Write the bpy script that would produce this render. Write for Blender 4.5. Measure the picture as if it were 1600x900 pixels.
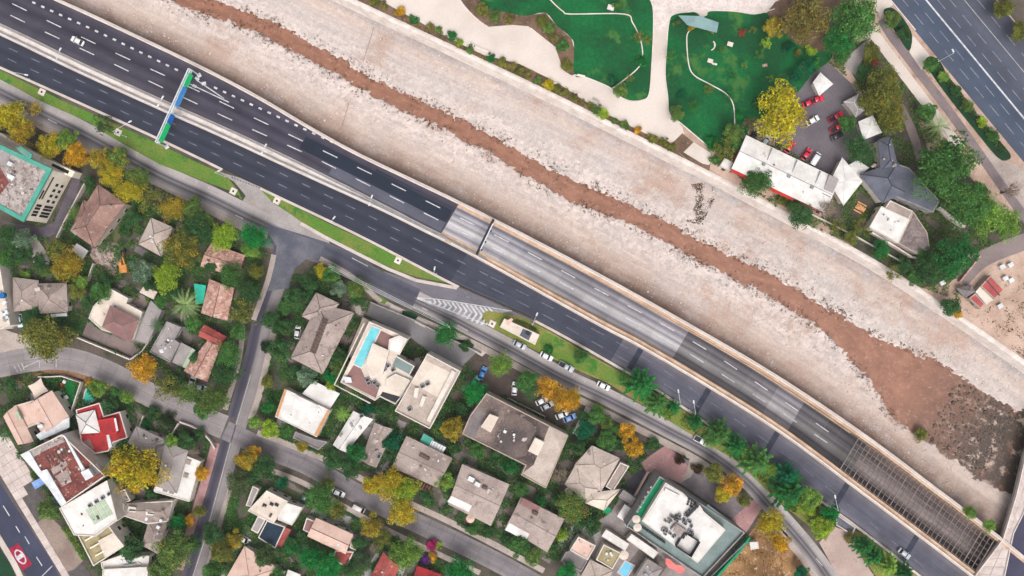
import bpy, bmesh, math, random
from mathutils import Vector, Matrix, noise
from mathutils.geometry import tessellate_polygon

for o in list(bpy.data.objects): bpy.data.objects.remove(o)
scene = bpy.context.scene
C = scene.collection
RND = random.Random(11)
S = 0.2            # metres per photo pixel on the ground
H = 250.0          # camera height
# ------------------------------------------------------------------ camera, sky, sun, exposure
cam_d = bpy.data.cameras.new('camera'); cam = bpy.data.objects.new('camera', cam_d); C.objects.link(cam)
cam.location = (0, 0, H); cam.rotation_euler = (0, 0, 0)
cam_d.sensor_width = 36; cam_d.lens = 36 * H / 320.0; cam_d.clip_end = 3000; cam_d.clip_start = 1
scene.camera = cam
SUN_EL, SUN_AZ = math.radians(60), math.radians(172)     # light comes from the bottom of the picture
world = bpy.data.worlds.new('World'); scene.world = world; world.use_nodes = True
wn = world.node_tree.nodes; wl = world.node_tree.links
bg = wn['Background']; sky = wn.new('ShaderNodeTexSky'); sky.sky_type = 'NISHITA'; sky.sun_disc = False
sky.sun_elevation = SUN_EL; sky.sun_rotation = SUN_AZ; sky.dust_density = 6; sky.air_density = 1.0; sky.ozone_density = 0.6
hs = wn.new('ShaderNodeHueSaturation'); hs.inputs['Saturation'].default_value = 0.25   # thin even cloud whitens the sky
wl.new(sky.outputs[0], hs.inputs['Color']); wl.new(hs.outputs[0], bg.inputs['Color'])
bg.inputs['Strength'].default_value = 0.15
sun_d = bpy.data.lights.new('sun', 'SUN'); sun_d.energy = 0.9; sun_d.angle = math.radians(40); sun_d.color = (1.0, 0.97, 0.935)
sun = bpy.data.objects.new('sun', sun_d); C.objects.link(sun)
sd = Vector((math.sin(SUN_AZ) * math.cos(SUN_EL), math.cos(SUN_AZ) * math.cos(SUN_EL), math.sin(SUN_EL)))
sun.rotation_euler = sd.to_track_quat('Z', 'Y').to_euler(); sun.location = sd * 300
vs = scene.view_settings; vs.view_transform = 'Standard'; vs.look = 'None'; vs.gamma = 1; vs.use_curve_mapping = False
vs.exposure = 0.56

# ------------------------------------------------------------------ helpers
def W(px, py, z=0.0):
    k = S * (H - z) / H
    return Vector(((px - 800) * k, (450 - py) * k, z))
KE = 1.35
def lin(c): return tuple(((v / 255.0) ** 2.2) / KE for v in c) + (1,)
_m = {}
def newmat(name):
    m = bpy.data.materials.new(name); m.use_nodes = True
    return m, m.node_tree.nodes, m.node_tree.links, m.node_tree.nodes['Principled BSDF']
def mixn(n, l, a, b, f, blend='MIX'):
    x = n.new('ShaderNodeMix'); x.data_type = 'RGBA'; x.blend_type = blend
    for i, v in ((6, a), (7, b), (0, f)):
        if hasattr(v, 'node'): l.new(v, x.inputs[i])
        else: x.inputs[i].default_value = v
    return x.outputs[2]
def ramp(n, l, src, stops):
    r = n.new('ShaderNodeValToRGB'); e = r.color_ramp.elements
    while len(e) < len(stops): e.new(0.5)
    for k, (p, c) in enumerate(stops): e[k].position = p; e[k].color = c if len(c) == 4 else tuple(c) + (1,)
    l.new(src, r.inputs[0]); return r.outputs[0]
def noisen(n, l, vec, scale, detail=4, rough=0.6):
    t = n.new('ShaderNodeTexNoise'); t.inputs['Scale'].default_value = scale; t.inputs['Detail'].default_value = detail
    t.inputs['Roughness'].default_value = rough
    if vec is not None: l.new(vec, t.inputs['Vector'])
    return t.outputs[0]
G = lambda v: (v, v, v, 1)
def mat(name, c, c2=None, sc=0.25, amt=0.22, rough=0.9, speck=None, speck_sc=1.2, speck_pos=0.62, metal=0, vary=0, bump=0.0, c2lo=0.42, c2hi=0.6, fine=1.7, spec=0.25):
    """procedural surface: two weathered colours, fine grain, optional specks, optional per-object variation"""
    if name in _m: return _m[name]
    m, n, l, b = newmat(name)
    pos = n.new('ShaderNodeNewGeometry').outputs['Position']
    if c2 is None: c2 = tuple(v * 0.86 for v in c)
    col = ramp(n, l, noisen(n, l, pos, sc, 5), [(c2lo, lin(c)), (c2hi, lin(c2))])
    g = ramp(n, l, noisen(n, l, pos, fine, 3, 0.7), [(0.3, G(1 - amt)), (0.7, G(1 + amt))])
    col = mixn(n, l, col, g, 1.0, 'MULTIPLY')
    if speck:
        f = ramp(n, l, noisen(n, l, pos, speck_sc, 4, 0.75), [(speck_pos - 0.03, G(0)), (speck_pos + 0.05, G(1))])
        col = mixn(n, l, col, lin(speck), f)
    if vary:
        oi = n.new('ShaderNodeObjectInfo').outputs['Random']
        col = mixn(n, l, col, ramp(n, l, oi, [(0, G(1 - vary)), (1, G(1 + vary))]), 1.0, 'MULTIPLY')
    l.new(col, b.inputs['Base Color']); b.inputs['Roughness'].default_value = rough; b.inputs['Metallic'].default_value = metal
    b.inputs['Specular IOR Level'].default_value = spec
    if bump:
        bp = n.new('ShaderNodeBump'); bp.inputs['Strength'].default_value = bump; bp.inputs['Distance'].default_value = 0.2
        l.new(noisen(n, l, pos, 2.5, 4, 0.7), bp.inputs['Height']); l.new(bp.outputs[0], b.inputs['Normal'])
    _m[name] = m; return m
def roadmat(name, stops, streak=0.25, patch=0.15, rough=0.85, su=0.02, sv=6.0, vary=0):
    """asphalt or concrete: wheel tracks across (UV v), wear streaks along (UV u), patches and grain"""
    if name in _m: return _m[name]
    m, n, l, b = newmat(name)
    uv = n.new('ShaderNodeUVMap').outputs[0]
    sp = n.new('ShaderNodeSeparateXYZ'); l.new(uv, sp.inputs[0])
    wob = n.new('ShaderNodeMath'); wob.operation = 'MULTIPLY_ADD'; wob.inputs[1].default_value = 0.05; 
    pos = n.new('ShaderNodeNewGeometry').outputs['Position']
    l.new(noisen(n, l, pos, 0.03, 2), wob.inputs[0]); 
    ad = n.new('ShaderNodeMath'); ad.operation = 'ADD'; ad.inputs[1].default_value = -0.025; l.new(sp.outputs[1], ad.inputs[0])
    l.new(ad.outputs[0], wob.inputs[2])
    col = ramp(n, l, wob.outputs[0], [(p, lin(c)) for p, c in stops])
    mp = n.new('ShaderNodeMapping'); mp.inputs['Scale'].default_value = (su, sv, 1); l.new(uv, mp.inputs[0])
    st = ramp(n, l, noisen(n, l, mp.outputs[0], 2.0, 5, 0.65), [(0.3, G(1 - streak)), (0.7, G(1 + streak))])
    col = mixn(n, l, col, st, 1.0, 'MULTIPLY')
    pt = ramp(n, l, noisen(n, l, pos, 0.12, 5, 0.6), [(0.35, G(1 - patch)), (0.65, G(1 + patch))])
    col = mixn(n, l, col, pt, 1.0, 'MULTIPLY')
    gr = ramp(n, l, noisen(n, l, pos, 2.2, 3, 0.8), [(0.3, G(0.88)), (0.7, G(1.12))])
    col = mixn(n, l, col, gr, 1.0, 'MULTIPLY')
    if vary:
        oi = n.new('ShaderNodeObjectInfo').outputs['Random']
        col = mixn(n, l, col, ramp(n, l, oi, [(0, G(1 - vary)), (1, G(1 + vary))]), 1.0, 'MULTIPLY')
    l.new(col, b.inputs['Base Color']); b.inputs['Roughness'].default_value = rough; b.inputs['Specular IOR Level'].default_value = 0.2
    _m[name] = m; return m

ORG = {}
LABELS = {}
def mk(name, data, parent=None):
    o = bpy.data.objects.new(name, data); C.objects.link(o)
    if parent is not None: o.parent = parent; ORG[o.name] = ORG.get(parent.name, Vector((0, 0, 0)))
    else: ORG[o.name] = Vector((0, 0, 0))
    return o
def tag(o, label, cat, group=None):
    o['label'] = label; o['category'] = cat
    if group: o['group'] = group
    LABELS.setdefault(label, []).append((o.name, group)); return o
def thing(name, label, cat, loc, group=None):
    o = mk(name, None); o.location = loc; o.empty_display_size = 0.5; ORG[o.name] = Vector(loc); return tag(o, label, cat, group)
def mesh(name, v, f, m=None, uv=None, smooth=False):
    me = bpy.data.meshes.new(name); me.from_pydata([tuple(p) for p in v], [], f)
    if m is not None:
        for q in (m if isinstance(m, (list, tuple)) else [m]): me.materials.append(q)
    if uv:
        ul = me.uv_layers.new(name='UVMap')
        for lp in me.loops: ul.data[lp.index].uv = uv[lp.vertex_index]
    if smooth: me.polygons.foreach_set('use_smooth', [True] * len(me.polygons))
    me.update(); return me
def part(name, v, f, m, parent=None, uv=None, smooth=False, kind=None):
    off = ORG[parent.name] if parent is not None else Vector((0, 0, 0))
    o = mk(name, mesh(name, [Vector(p) - off for p in v], f, m, uv, smooth), parent)
    if kind: o['kind'] = kind
    return o
def struct(name, v, f, m, uv=None, smooth=False, parent=None): return part(name, v, f, m, parent, uv, smooth, None if parent else 'structure')
def ccw(p):
    a = sum(p[i].x * p[(i + 1) % len(p)].y - p[(i + 1) % len(p)].x * p[i].y for i in range(len(p)))
    return p if a > 0 else p[::-1]
def tess(p): return [tuple(t) for t in tessellate_polygon([[Vector((q.x, q.y, 0)) for q in p]])]
def up(v, f):
    r = []
    for t in f:
        a, b, c = (v[t[0]], v[t[1]], v[t[2]])
        r.append(t if (b.x - a.x) * (c.y - a.y) - (b.y - a.y) * (c.x - a.x) > 0 else t[::-1])
    return r
def crom(p, n=6, closed=False):
    p = [Vector((q[0], q[1], 0)) for q in p]; out = []; L = len(p)
    for i in range(L if closed else L - 1):
        g = (lambda k: p[k % L]) if closed else (lambda k: p[max(0, min(L - 1, k))])
        a, b, c, d = g(i - 1), g(i), g(i + 1), g(i + 2)
        for j in range(n):
            t = j / n
            out.append(0.5 * ((2 * b) + (c - a) * t + (2 * a - 5 * b + 4 * c - d) * t * t + (3 * b - a - 3 * c + d) * t ** 3))
    if not closed: out.append(p[-1].copy())
    return [(q.x, q.y) for q in out]
HARD = set('workshop_yard car_ramp junction parking_court pink_forecourt hotel_drive hotel_ramp slip_road office_drive paved_court garden_drive footpath bike_lane garden_road residential_street curved_street side_street sidewalk frontage_road frontage_road_east frontage_road_west service_road service_yard pavement brown_court house_drive plaza park_lawn driveway white_drive garden_path merge_lane path_apron'.split())
EXCL = []
def keepout(name, v):
    if name in HARD: p = [(q.x / S + 800, 450 - q.y / S) for q in v]; EXCL.append((min(a for a, _ in p), max(a for a, _ in p), min(b for _, b in p), max(b for _, b in p), p))
def sheet(name, pts, z, m, smooth=0, parent=None, kind='structure', jit=0):
    if smooth: pts = crom(pts, smooth, True)
    v = ccw([W(x + RND.uniform(-jit, jit), y + RND.uniform(-jit, jit), 0) for x, y in pts]); v = [Vector((q.x, q.y, z)) for q in v]; keepout(name, v)
    return part(name, v, up(v, tess(v)), m, parent, kind=None if parent else kind)
def prismw(v2, z0, z1):
    v2 = ccw(v2); n = len(v2)
    v = [Vector((p.x, p.y, z1)) for p in v2] + [Vector((p.x, p.y, z0)) for p in v2]
    f = up(v, tess(v2)) + [(i, n + i, n + (i + 1) % n, (i + 1) % n) for i in range(n)]
    return v, f
def prism(name, pts, z0, z1, m, parent=None, zref=None, kind=None):
    v, f = prismw([W(x, y, z1 if zref is None else zref) for x, y in pts], z0, z1)
    return part(name, v, f, m, parent, kind=kind)
def insetw(p, d):
    p = ccw(p); n = len(p); out = []
    for i in range(n):
        a, b, c = p[i - 1], p[i], p[(i + 1) % n]
        e1 = (b - a); e1.z = 0; e1.normalize(); e2 = (c - b); e2.z = 0; e2.normalize()
        n1 = Vector((-e1.y, e1.x, 0)); n2 = Vector((-e2.y, e2.x, 0)); k = 1 + n1.dot(n2)
        out.append(b + (n1 + n2) * (d / max(k, 0.35)))
    return out
def ringprism(name, outer, inner, z0, z1, m, parent, kind=None):
    n = len(outer)
    v = [Vector((p.x, p.y, z)) for p in outer for z in (z0, z1)] + [Vector((p.x, p.y, z)) for p in inner for z in (z0, z1)]
    f = []
    for i in range(n):
        j = (i + 1) % n
        f += [(2 * i, 2 * j, 2 * j + 1, 2 * i + 1), (2 * n + 2 * j, 2 * n + 2 * i, 2 * n + 2 * i + 1, 2 * n + 2 * j + 1), (2 * i + 1, 2 * j + 1, 2 * n + 2 * j + 1, 2 * n + 2 * i + 1)]
    return part(name, v, f, m, parent, kind=kind)
def boxv(cx, cy, w, l, z0, z1, ang=0, taper=1.0):
    c, s = math.cos(ang), math.sin(ang); v = []
    for z, k in ((z0, 1), (z1, taper)):
        for sx, sy in ((-1, -1), (1, -1), (1, 1), (-1, 1)):
            x, y = sx * w / 2 * k, sy * l / 2 * k; v.append(Vector((cx + x * c - y * s, cy + x * s + y * c, z)))
    return v
BF = [(3, 2, 1, 0), (4, 5, 6, 7), (0, 1, 5, 4), (1, 2, 6, 5), (2, 3, 7, 6), (3, 0, 4, 7)]
def box(name, px, py, w, l, z0, z1, ang, m, parent=None, taper=1.0, zref=None):
    p = W(px, py, z1 if zref is None else zref); return part(name, boxv(p.x, p.y, w, l, z0, z1, math.radians(ang), taper), BF, m, parent)
def multi(boxes):
    v, f = [], []
    for b in boxes: k = len(v); v += b; f += [tuple(i + k for i in q) for q in BF]
    return v, f
def tube(p0, p1, r0, r1=None, n=8):
    r1 = r0 if r1 is None else r1; p0, p1 = Vector(p0), Vector(p1); d = (p1 - p0).normalized()
    a = d.orthogonal().normalized(); b = d.cross(a); v = []
    for p, r in ((p0, r0), (p1, r1)):
        for i in range(n): t = 2 * math.pi * i / n; v.append(p + (a * math.cos(t) + b * math.sin(t)) * r)
    f = [(i, (i + 1) % n, n + (i + 1) % n, n + i) for i in range(n)] + [tuple(range(n))[::-1], tuple(range(n, 2 * n))]
    return v, f
def join(*vf):
    v, f = [], []
    for a, b in vf: k = len(v); v += list(a); f += [tuple(i + k for i in q) for q in b]
    return v, f
def cyl(name, px, py, r, z0, z1, m, parent=None, n=16, r1=None):
    p = W(px, py, z1); v, f = tube((p.x, p.y, z0), (p.x, p.y, z1), r, r1, n); return part(name, v, f, m, parent)
def ribbonw(pts, w, z, off=0):
    """pts in pixels (smoothed), w in pixels; returns verts, faces, uv"""
    v, f, uv = [], [], []; L = 0
    P = [Vector((x, y, 0)) for x, y in pts]
    for i, p in enumerate(P):
        t = (P[min(i + 1, len(P) - 1)] - P[max(i - 1, 0)]).normalized(); nn = Vector((t.y, -t.x, 0))
        if i: L += (p - P[i - 1]).length * S
        for s in (1, -1):
            q = p + nn * (off + s * w / 2); v.append(Vector((*W(q.x, q.y, 0).xy, z))); uv.append((L, 0 if s == 1 else 1))
        if i: k = 2 * i; f.append((k - 2, k - 1, k + 1, k))
    return v, f, uv
def ribbon(name, pts, w, z, m, smooth=6, off=0, parent=None, kind='structure'):
    v, f, uv = ribbonw(crom(pts, smooth) if smooth else pts, w, z, off); keepout(name, v[0::2] + v[1::2][::-1])
    return part(name, v, up2(v, f), m, parent, uv, kind=None if parent else kind)
def up2(v, f):
    r = []
    for q in f:
        a, b, c = v[q[0]], v[q[1]], v[q[2]]
        r.append(q if (b.x - a.x) * (c.y - a.y) - (b.y - a.y) * (c.x - a.x) > 0 else q[::-1])
    return r
def wallline(name, pts, w, z0, z1, m, parent=None, smooth=0, kind=None, off=0):
    """a wall or kerb of width w px along a pixel polyline"""
    pts = crom(pts, smooth) if smooth else pts
    v, f, uv = ribbonw(pts, w, z1, off); n = len(v)
    v2 = v + [Vector((p.x, p.y, z0)) for p in v]; f2 = up2(v, f)
    for i in range(0, n - 2, 2): f2 += [(i, i + 2, n + i + 2, n + i), (i + 3, i + 1, n + i + 1, n + i + 3)]
    f2 += [(1, 0, n, n + 1), (n - 2, n - 1, 2 * n - 1, 2 * n - 2)]
    return part(name, v2, f2, m, parent, kind=kind)
def ss(a, b, x):
    t = max(0.0, min(1.0, (x - a) / (b - a))); return t * t * (3 - 2 * t)
# ================================================================== materials
ASPH_S = roadmat('asphalt_south', [(0.0, (70, 72, 84)), (0.08, (52, 55, 68)), (0.3, (60, 62, 75)), (0.5, (50, 53, 67)), (0.7, (60, 62, 74)), (0.93, (52, 54, 66)), (1.0, (72, 72, 80))], 0.12, 0.12)
ASPH_SE = roadmat('asphalt_worn', [(0.0, (112, 108, 116)), (0.2, (92, 91, 102)), (0.5, (84, 84, 97)), (0.8, (94, 92, 102)), (1.0, (116, 110, 114))], 0.16, 0.18)
ASPH_M = roadmat('asphalt_middle', [(0.0, (86, 86, 96)), (0.1, (66, 68, 80)), (0.5, (64, 66, 79)), (0.9, (68, 69, 81)), (1.0, (88, 86, 94))], 0.14, 0.16)
ASPH_N = roadmat('asphalt_north', [(0.0, (84, 79, 88)), (0.2, (62, 59, 71)), (0.33, (74, 70, 81)), (0.5, (54, 52, 65)), (0.66, (72, 68, 79)), (0.8, (58, 56, 69)), (1.0, (80, 75, 85))], 0.2, 0.16)
DARKPATCH = roadmat('new_asphalt', [(0, (40, 46, 60)), (1, (38, 46, 58))], 0.12, 0.12)
GREYPATCH = roadmat('grey_asphalt', [(0, (92, 92, 104)), (1, (84, 86, 98))], 0.14, 0.12)
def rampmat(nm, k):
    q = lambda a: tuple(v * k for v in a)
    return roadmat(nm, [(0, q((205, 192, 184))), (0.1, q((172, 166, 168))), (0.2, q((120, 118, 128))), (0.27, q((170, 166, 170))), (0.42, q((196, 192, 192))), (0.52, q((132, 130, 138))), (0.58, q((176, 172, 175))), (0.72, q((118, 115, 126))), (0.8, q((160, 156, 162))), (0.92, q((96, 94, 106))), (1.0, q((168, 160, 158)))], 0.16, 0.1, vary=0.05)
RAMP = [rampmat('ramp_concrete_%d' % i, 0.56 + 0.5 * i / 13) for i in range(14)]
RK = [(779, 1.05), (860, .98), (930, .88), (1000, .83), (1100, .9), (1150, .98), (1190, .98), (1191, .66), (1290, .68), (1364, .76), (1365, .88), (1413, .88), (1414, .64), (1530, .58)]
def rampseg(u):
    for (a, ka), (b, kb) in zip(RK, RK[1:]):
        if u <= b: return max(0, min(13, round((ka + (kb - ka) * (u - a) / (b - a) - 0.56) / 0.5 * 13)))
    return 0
STREET_F = roadmat('frontage_asphalt', [(0.0, (168, 160, 158)), (0.3, (160, 153, 152)), (0.40, (120, 115, 118)), (0.46, (84, 81, 88)), (0.56, (128, 122, 124)), (0.66, (82, 79, 86)), (0.76, (118, 112, 115)), (0.9, (150, 143, 142)), (1.0, (160, 152, 149))], 0.14, 0.12)
STREET_F2 = roadmat('frontage_dark', [(0.0, (92, 92, 102)), (0.3, (72, 73, 86)), (0.5, (84, 83, 94)), (0.7, (78, 78, 88)), (1.0, (120, 116, 120))], 0.18, 0.18)
STREET_A = roadmat('side_street', [(0.0, (134, 126, 126)), (0.35, (136, 129, 129)), (0.5, (122, 116, 118)), (0.57, (80, 76, 88)), (0.78, (66, 64, 78)), (1.0, (92, 88, 96))], 0.12, 0.14)
STREET_D = roadmat('dark_street', [(0.0, (70, 68, 88)), (0.3, (66, 68, 88)), (0.6, (62, 66, 84)), (1.0, (60, 62, 80))], 0.12, 0.14)
SLAB = roadmat('street_concrete', [(0.0, (150, 141, 140)), (0.25, (136, 128, 130)), (0.5, (148, 140, 140)), (0.75, (134, 126, 128)), (1.0, (152, 143, 141))], 0.10, 0.14, vary=0.07, sv=3)
SLAB2 = roadmat('street_concrete_dark', [(0.0, (132, 125, 126)), (0.25, (116, 110, 114)), (0.5, (128, 121, 124)), (0.75, (114, 108, 112)), (1.0, (136, 128, 128))], 0.12, 0.18, vary=0.08, sv=3)
CONC = mat('concrete', (205, 193, 186), (190, 176, 168), 0.2, 0.10)
CONCW = mat('pale_concrete', (226, 214, 206), (208, 194, 186), 0.3, 0.10, speck=(170, 155, 148), speck_sc=0.8, speck_pos=0.66)
CONCG = mat('grey_concrete', (165, 158, 155), (150, 142, 140), 0.2, 0.12)
SIDEWALK = mat('sidewalk', (176, 163, 155), (158, 144, 136), 0.15, 0.14, speck=(135, 122, 114), speck_sc=0.5, speck_pos=0.64)
TAN = mat('tan_ledge', (205, 176, 152), (182, 150, 126), 0.2, 0.14)
PAINT = mat('road_paint', (208, 206, 208), (176, 174, 178), 0.8, 0.12)
PAINTF = mat('faded_paint', (122, 122, 134), (96, 96, 110), 0.6, 0.2)
REDP = mat('red_road_paint', (164, 38, 68), (140, 34, 58), 0.8, 0.15)
EARTH = mat('yard_earth', (96, 86, 79), (68, 68, 56), 0.12, 0.25, bump=0.3)
EARTH2 = mat('brown_earth', (120, 96, 80), (92, 74, 60), 0.2, 0.25, speck=(150, 125, 100), speck_sc=0.9)
LOT = mat('building_lot_soil', (160, 122, 84), (118, 88, 62), 0.12, 0.25, speck=(196, 170, 140), speck_sc=0.6, speck_pos=0.6, bump=0.5)
LAWN = mat('park_lawn', (8, 98, 52), (18, 76, 42), 0.07, 0.28, speck=(64, 108, 52), speck_sc=0.08, speck_pos=0.59, fine=1.1, bump=0.3)
VERGE = mat('verge_grass', (88, 124, 48), (116, 126, 62), 0.07, 0.24, speck=(62, 112, 44), speck_sc=0.15, speck_pos=0.58, bump=0.3)
VERGE2 = mat('dry_grass', (112, 124, 56), (142, 132, 74), 0.09, 0.22, speck=(172, 140, 90), speck_sc=0.22, speck_pos=0.66, bump=0.3)
TURF = mat('artificial_turf', (10, 114, 54), (8, 104, 50), 0.4, 0.12)
DLAWN = mat('dark_lawn', (22, 66, 42), (30, 56, 36), 0.2, 0.3)
PINKP = mat('pink_paving', (178, 138, 136), (160, 120, 120), 0.15, 0.12, speck=(196, 160, 152), speck_sc=0.5)
PLAZA = mat('plaza_gravel', (216, 203, 194), (204, 190, 180), 0.06, 0.06)
COBB = mat('plaza_cobble', (222, 210, 204), (205, 190, 184), 0.5, 0.14, speck=(176, 158, 152), speck_sc=1.1, speck_pos=0.6)
YARDA = mat('yard_asphalt', (112, 104, 110), (98, 92, 98), 0.1, 0.14)
DIRT = mat('pale_dirt', (196, 168, 152), (170, 142, 126), 0.1, 0.16, speck=(150, 124, 108), speck_sc=0.4, speck_pos=0.62)
BROWNP = mat('brown_paving', (134, 118, 114), (118, 104, 102), 0.2, 0.12)
METALW = mat('white_metal', (220, 222, 224), (200, 202, 205), 0.5, 0.05, rough=0.5)
METALG = mat('grey_metal', (150, 152, 156), (130, 132, 136), 0.5, 0.08, rough=0.5)
DARK = mat('dark_metal', (44, 44, 50), (34, 34, 40), 0.5, 0.1, rough=0.6)

# ================================================================== highway lines (pixel space, ordered by distance along the road)
UX, UY = 0.86, 0.51
class Line:
    def __init__(s, pts):
        s.p = crom(pts, 6); s.u = [x * UX + y * UY for x, y in s.p]
    def at(s, u, off=0):
        U, P = s.u, s.p; lo, hi = 0, len(U) - 2
        while lo < hi:
            m = (lo + hi + 1) // 2
            if U[m] <= u: lo = m
            else: hi = m - 1
        t = (u - U[lo]) / (U[lo + 1] - U[lo])
        return (P[lo][0] + (P[lo + 1][0] - P[lo][0]) * t + UY * off, P[lo][1] + (P[lo + 1][1] - P[lo][1]) * t - UX * off)
SE = Line([(-400, -75), (-200, 15), (0, 103), (255, 218), (407, 292), (560, 365), (717, 446), (840, 501), (985, 582), (1050, 622), (1150, 690), (1300, 792), (1437, 897), (1600, 1030), (1800, 1200)])
MD = Line([(-400, -135), (-200, -45), (0, 45), (125, 105), (250, 162), (380, 220), (580, 315), (660, 355), (745, 398), (935, 503), (1000, 537), (1112, 603), (1225, 675), (1350, 768), (1520, 897), (1680, 1025), (1850, 1165)])
NE = Line([(-400, -250), (-200, -142), (0, -41), (82, 0), (150, 31), (300, 102), (400, 154), (480, 201), (562, 246), (717, 320), (877, 402), (1040, 491), (1200, 584), (1340, 677), (1450, 759), (1562, 845), (1700, 960), (1900, 1130)])
NB = Line([(-150, -330), (200, -160), (400, -63), (530, 0), (700, 80), (850, 151), (1000, 226), (1094, 273), (1180, 318), (1290, 376), (1375, 424), (1467, 484), (1600, 576), (1800, 720), (1950, 830)])
def hwid(u): return 8 - 4 * ss(480, 760, u)
def zr(u): return -5.6 * ss(800, 1480, u) if u < 1480 else -5.6
zero = lambda u: 0.0
def strip(name, LA, oa, LB, ob, u0, u1, z, m, step=12, parent=None, top=None, kind='structure'):
    """sheet between two lines (offsets px), z(u); with top given: a solid block from z to top"""
    n = max(2, int((u1 - u0) / step)); v, uv, f = [], [], []
    fa = oa if callable(oa) else (lambda u: oa); fb = ob if callable(ob) else (lambda u: ob)
    zf = z if callable(z) else (lambda u: z)
    for i in range(n + 1):
        u = u0 + (u1 - u0) * i / n; a, b = LA.at(u, fa(u)), LB.at(u, fb(u))
        for q, t in ((a, 0), (b, 1)): v.append(Vector((*W(*q).xy, zf(u)))); uv.append((u * S, t))
        if i: k = 2 * i; f.append((k - 2, k - 1, k + 1, k))
    f = up2(v, f)
    if top is not None:
        N = len(v); tf = top if callable(top) else (lambda u: top)
        tv = [Vector((p.x, p.y, tf(u0 + (u1 - u0) * (i // 2) / n))) for i, p in enumerate(v)]
        f2 = list(f)
        for i in range(0, N - 2, 2): f2 += [(i, i + 2, N + i + 2, N + i), (i + 3, i + 1, N + i + 1, N + i + 3)]
        f2 += [(1, 0, N, N + 1), (N - 2, N - 1, 2 * N - 1, 2 * N - 2)]
        v = tv + v; uv = uv + uv; f = f2
    return part(name, v, f, m, parent, uv, kind=None if parent else kind)

# ---- terrain south of the road and north of the river
def linepts(L, u0, u1, off=0, n=60): return [L.at(u0 + (u1 - u0) * i / n, off) for i in range(n + 1)]
sheet('south_ground', linepts(SE, -300, 1980, 1) + [(2400, 1700), (2400, 2400), (-1800, 2400), (-1800, -300)], 0.0, EARTH)
nb_top = linepts(NB, -280, 1980, 9)
sheet('north_ground', nb_top + [(2500, 400), (2500, -1600), (-1200, -1600), (-900, -700)], 0.0, DIRT)

# ---- river bed, stream
CS = Line([(-200, -215), (100, -80), (200, -38), (300, 4), (372, 24), (450, 62), (520, 100), (600, 146), (680, 182), (760, 222), (820, 258), (880, 290), (960, 325), (1040, 362), (1100, 395), (1160, 424), (1225, 457), (1290, 499), (1340, 537), (1390, 578), (1440, 617), (1510, 664), (1600, 716), (1700, 775), (1900, 900)])
def shw(u): return 11.5 + 2 * ss(600, 1000, u) + 1.5 * ss(1000, 1300, u) + 5 * ss(1340, 1400, u) + 10 * ss(1390, 1480, u) + 26 * ss(1440, 1560, u) + 6 * ss(1600, 1750, u)
NU, NV = 760, 150
v, f, uv = [], [], []
for i in range(NU + 1):
    u = -260 + (1900 + 260) * i / NU
    a, b, c = NE.at(u, 4), NB.at(u, 3), CS.at(u); hw = shw(u)
    for j in range(NV + 1):
        t = j / NV; x = a[0] + (b[0] - a[0]) * t; y = a[1] + (b[1] - a[1]) * t
        p = W(x, y, -4)
        d = (x - c[0]) * UY - (y - c[1]) * UX
        nz = noise.noise(Vector((p.x * 0.09, p.y * 0.09, 1))) * 5 + noise.noise(Vector((p.x * 0.33, p.y * 0.33, 4))) * 5 + noise.noise(Vector((p.x * 0.95, p.y * 0.95, 9))) * 6
        dd = abs(d) - hw + nz
        z = -4 + 0.10 * noise.noise(Vector((p.x * 0.5, p.y * 0.5, 2))) + 0.05 * noise.noise(Vector((p.x * 1.7, p.y * 1.7, 7)))
        z -= 0.75 * (1 - ss(-4, 2.2, dd))
        if u > 1560: z += 0.3 * max(0, noise.noise(Vector((p.x * 0.5, p.y * 0.28, 30))) - 0.15) * (1 - ss(-10, 0, dd)) * ss(1600, 1680, u) * 1.6
        v.append(Vector((p.x, p.y, z))); uv.append((u * S, t))
        if i and j: k = i * (NV + 1) + j; f.append((k - NV - 2, k - 1, k, k - NV - 1))
m, n, l, bsdf = newmat('river_bed')
pos = n.new('ShaderNodeNewGeometry').outputs['Position']; uvn = n.new('ShaderNodeUVMap').outputs[0]
sp = n.new('ShaderNodeSeparateXYZ'); l.new(uvn, sp.inputs[0])
wob = n.new('ShaderNodeMath'); wob.operation = 'MULTIPLY_ADD'; wob.inputs[1].default_value = 0.22; l.new(noisen(n, l, pos, 0.05, 5, 0.7), wob.inputs[0])
ad = n.new('ShaderNodeMath'); ad.operation = 'ADD'; ad.inputs[1].default_value = -0.11; l.new(sp.outputs[1], ad.inputs[0]); l.new(ad.outputs[0], wob.inputs[2])
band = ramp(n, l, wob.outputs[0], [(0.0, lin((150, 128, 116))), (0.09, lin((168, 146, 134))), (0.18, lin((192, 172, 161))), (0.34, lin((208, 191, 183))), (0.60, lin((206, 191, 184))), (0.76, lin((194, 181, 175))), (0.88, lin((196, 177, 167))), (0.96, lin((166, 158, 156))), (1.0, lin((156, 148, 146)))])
grey = ramp(n, l, noisen(n, l, pos, 0.11, 6, 0.72), [(0.50, G(0)), (0.66, G(0.55))])
col = mixn(n, l, band, lin((180, 170, 168)), grey)
brn = ramp(n, l, noisen(n, l, pos, 0.045, 6, 0.75), [(0.52, G(0)), (0.64, G(0.8))])
col = mixn(n, l, col, lin((176, 147, 132)), brn)
vo = n.new('ShaderNodeTexVoronoi'); vo.inputs['Scale'].default_value = 0.9; l.new(pos, vo.inputs['Vector'])
cell = n.new('ShaderNodeSeparateColor'); l.new(vo.outputs['Color'], cell.inputs[0])
mp = n.new('ShaderNodeMapping'); mp.inputs['Scale'].default_value = (0.05, 26, 1); l.new(uvn, mp.inputs[0])
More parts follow.
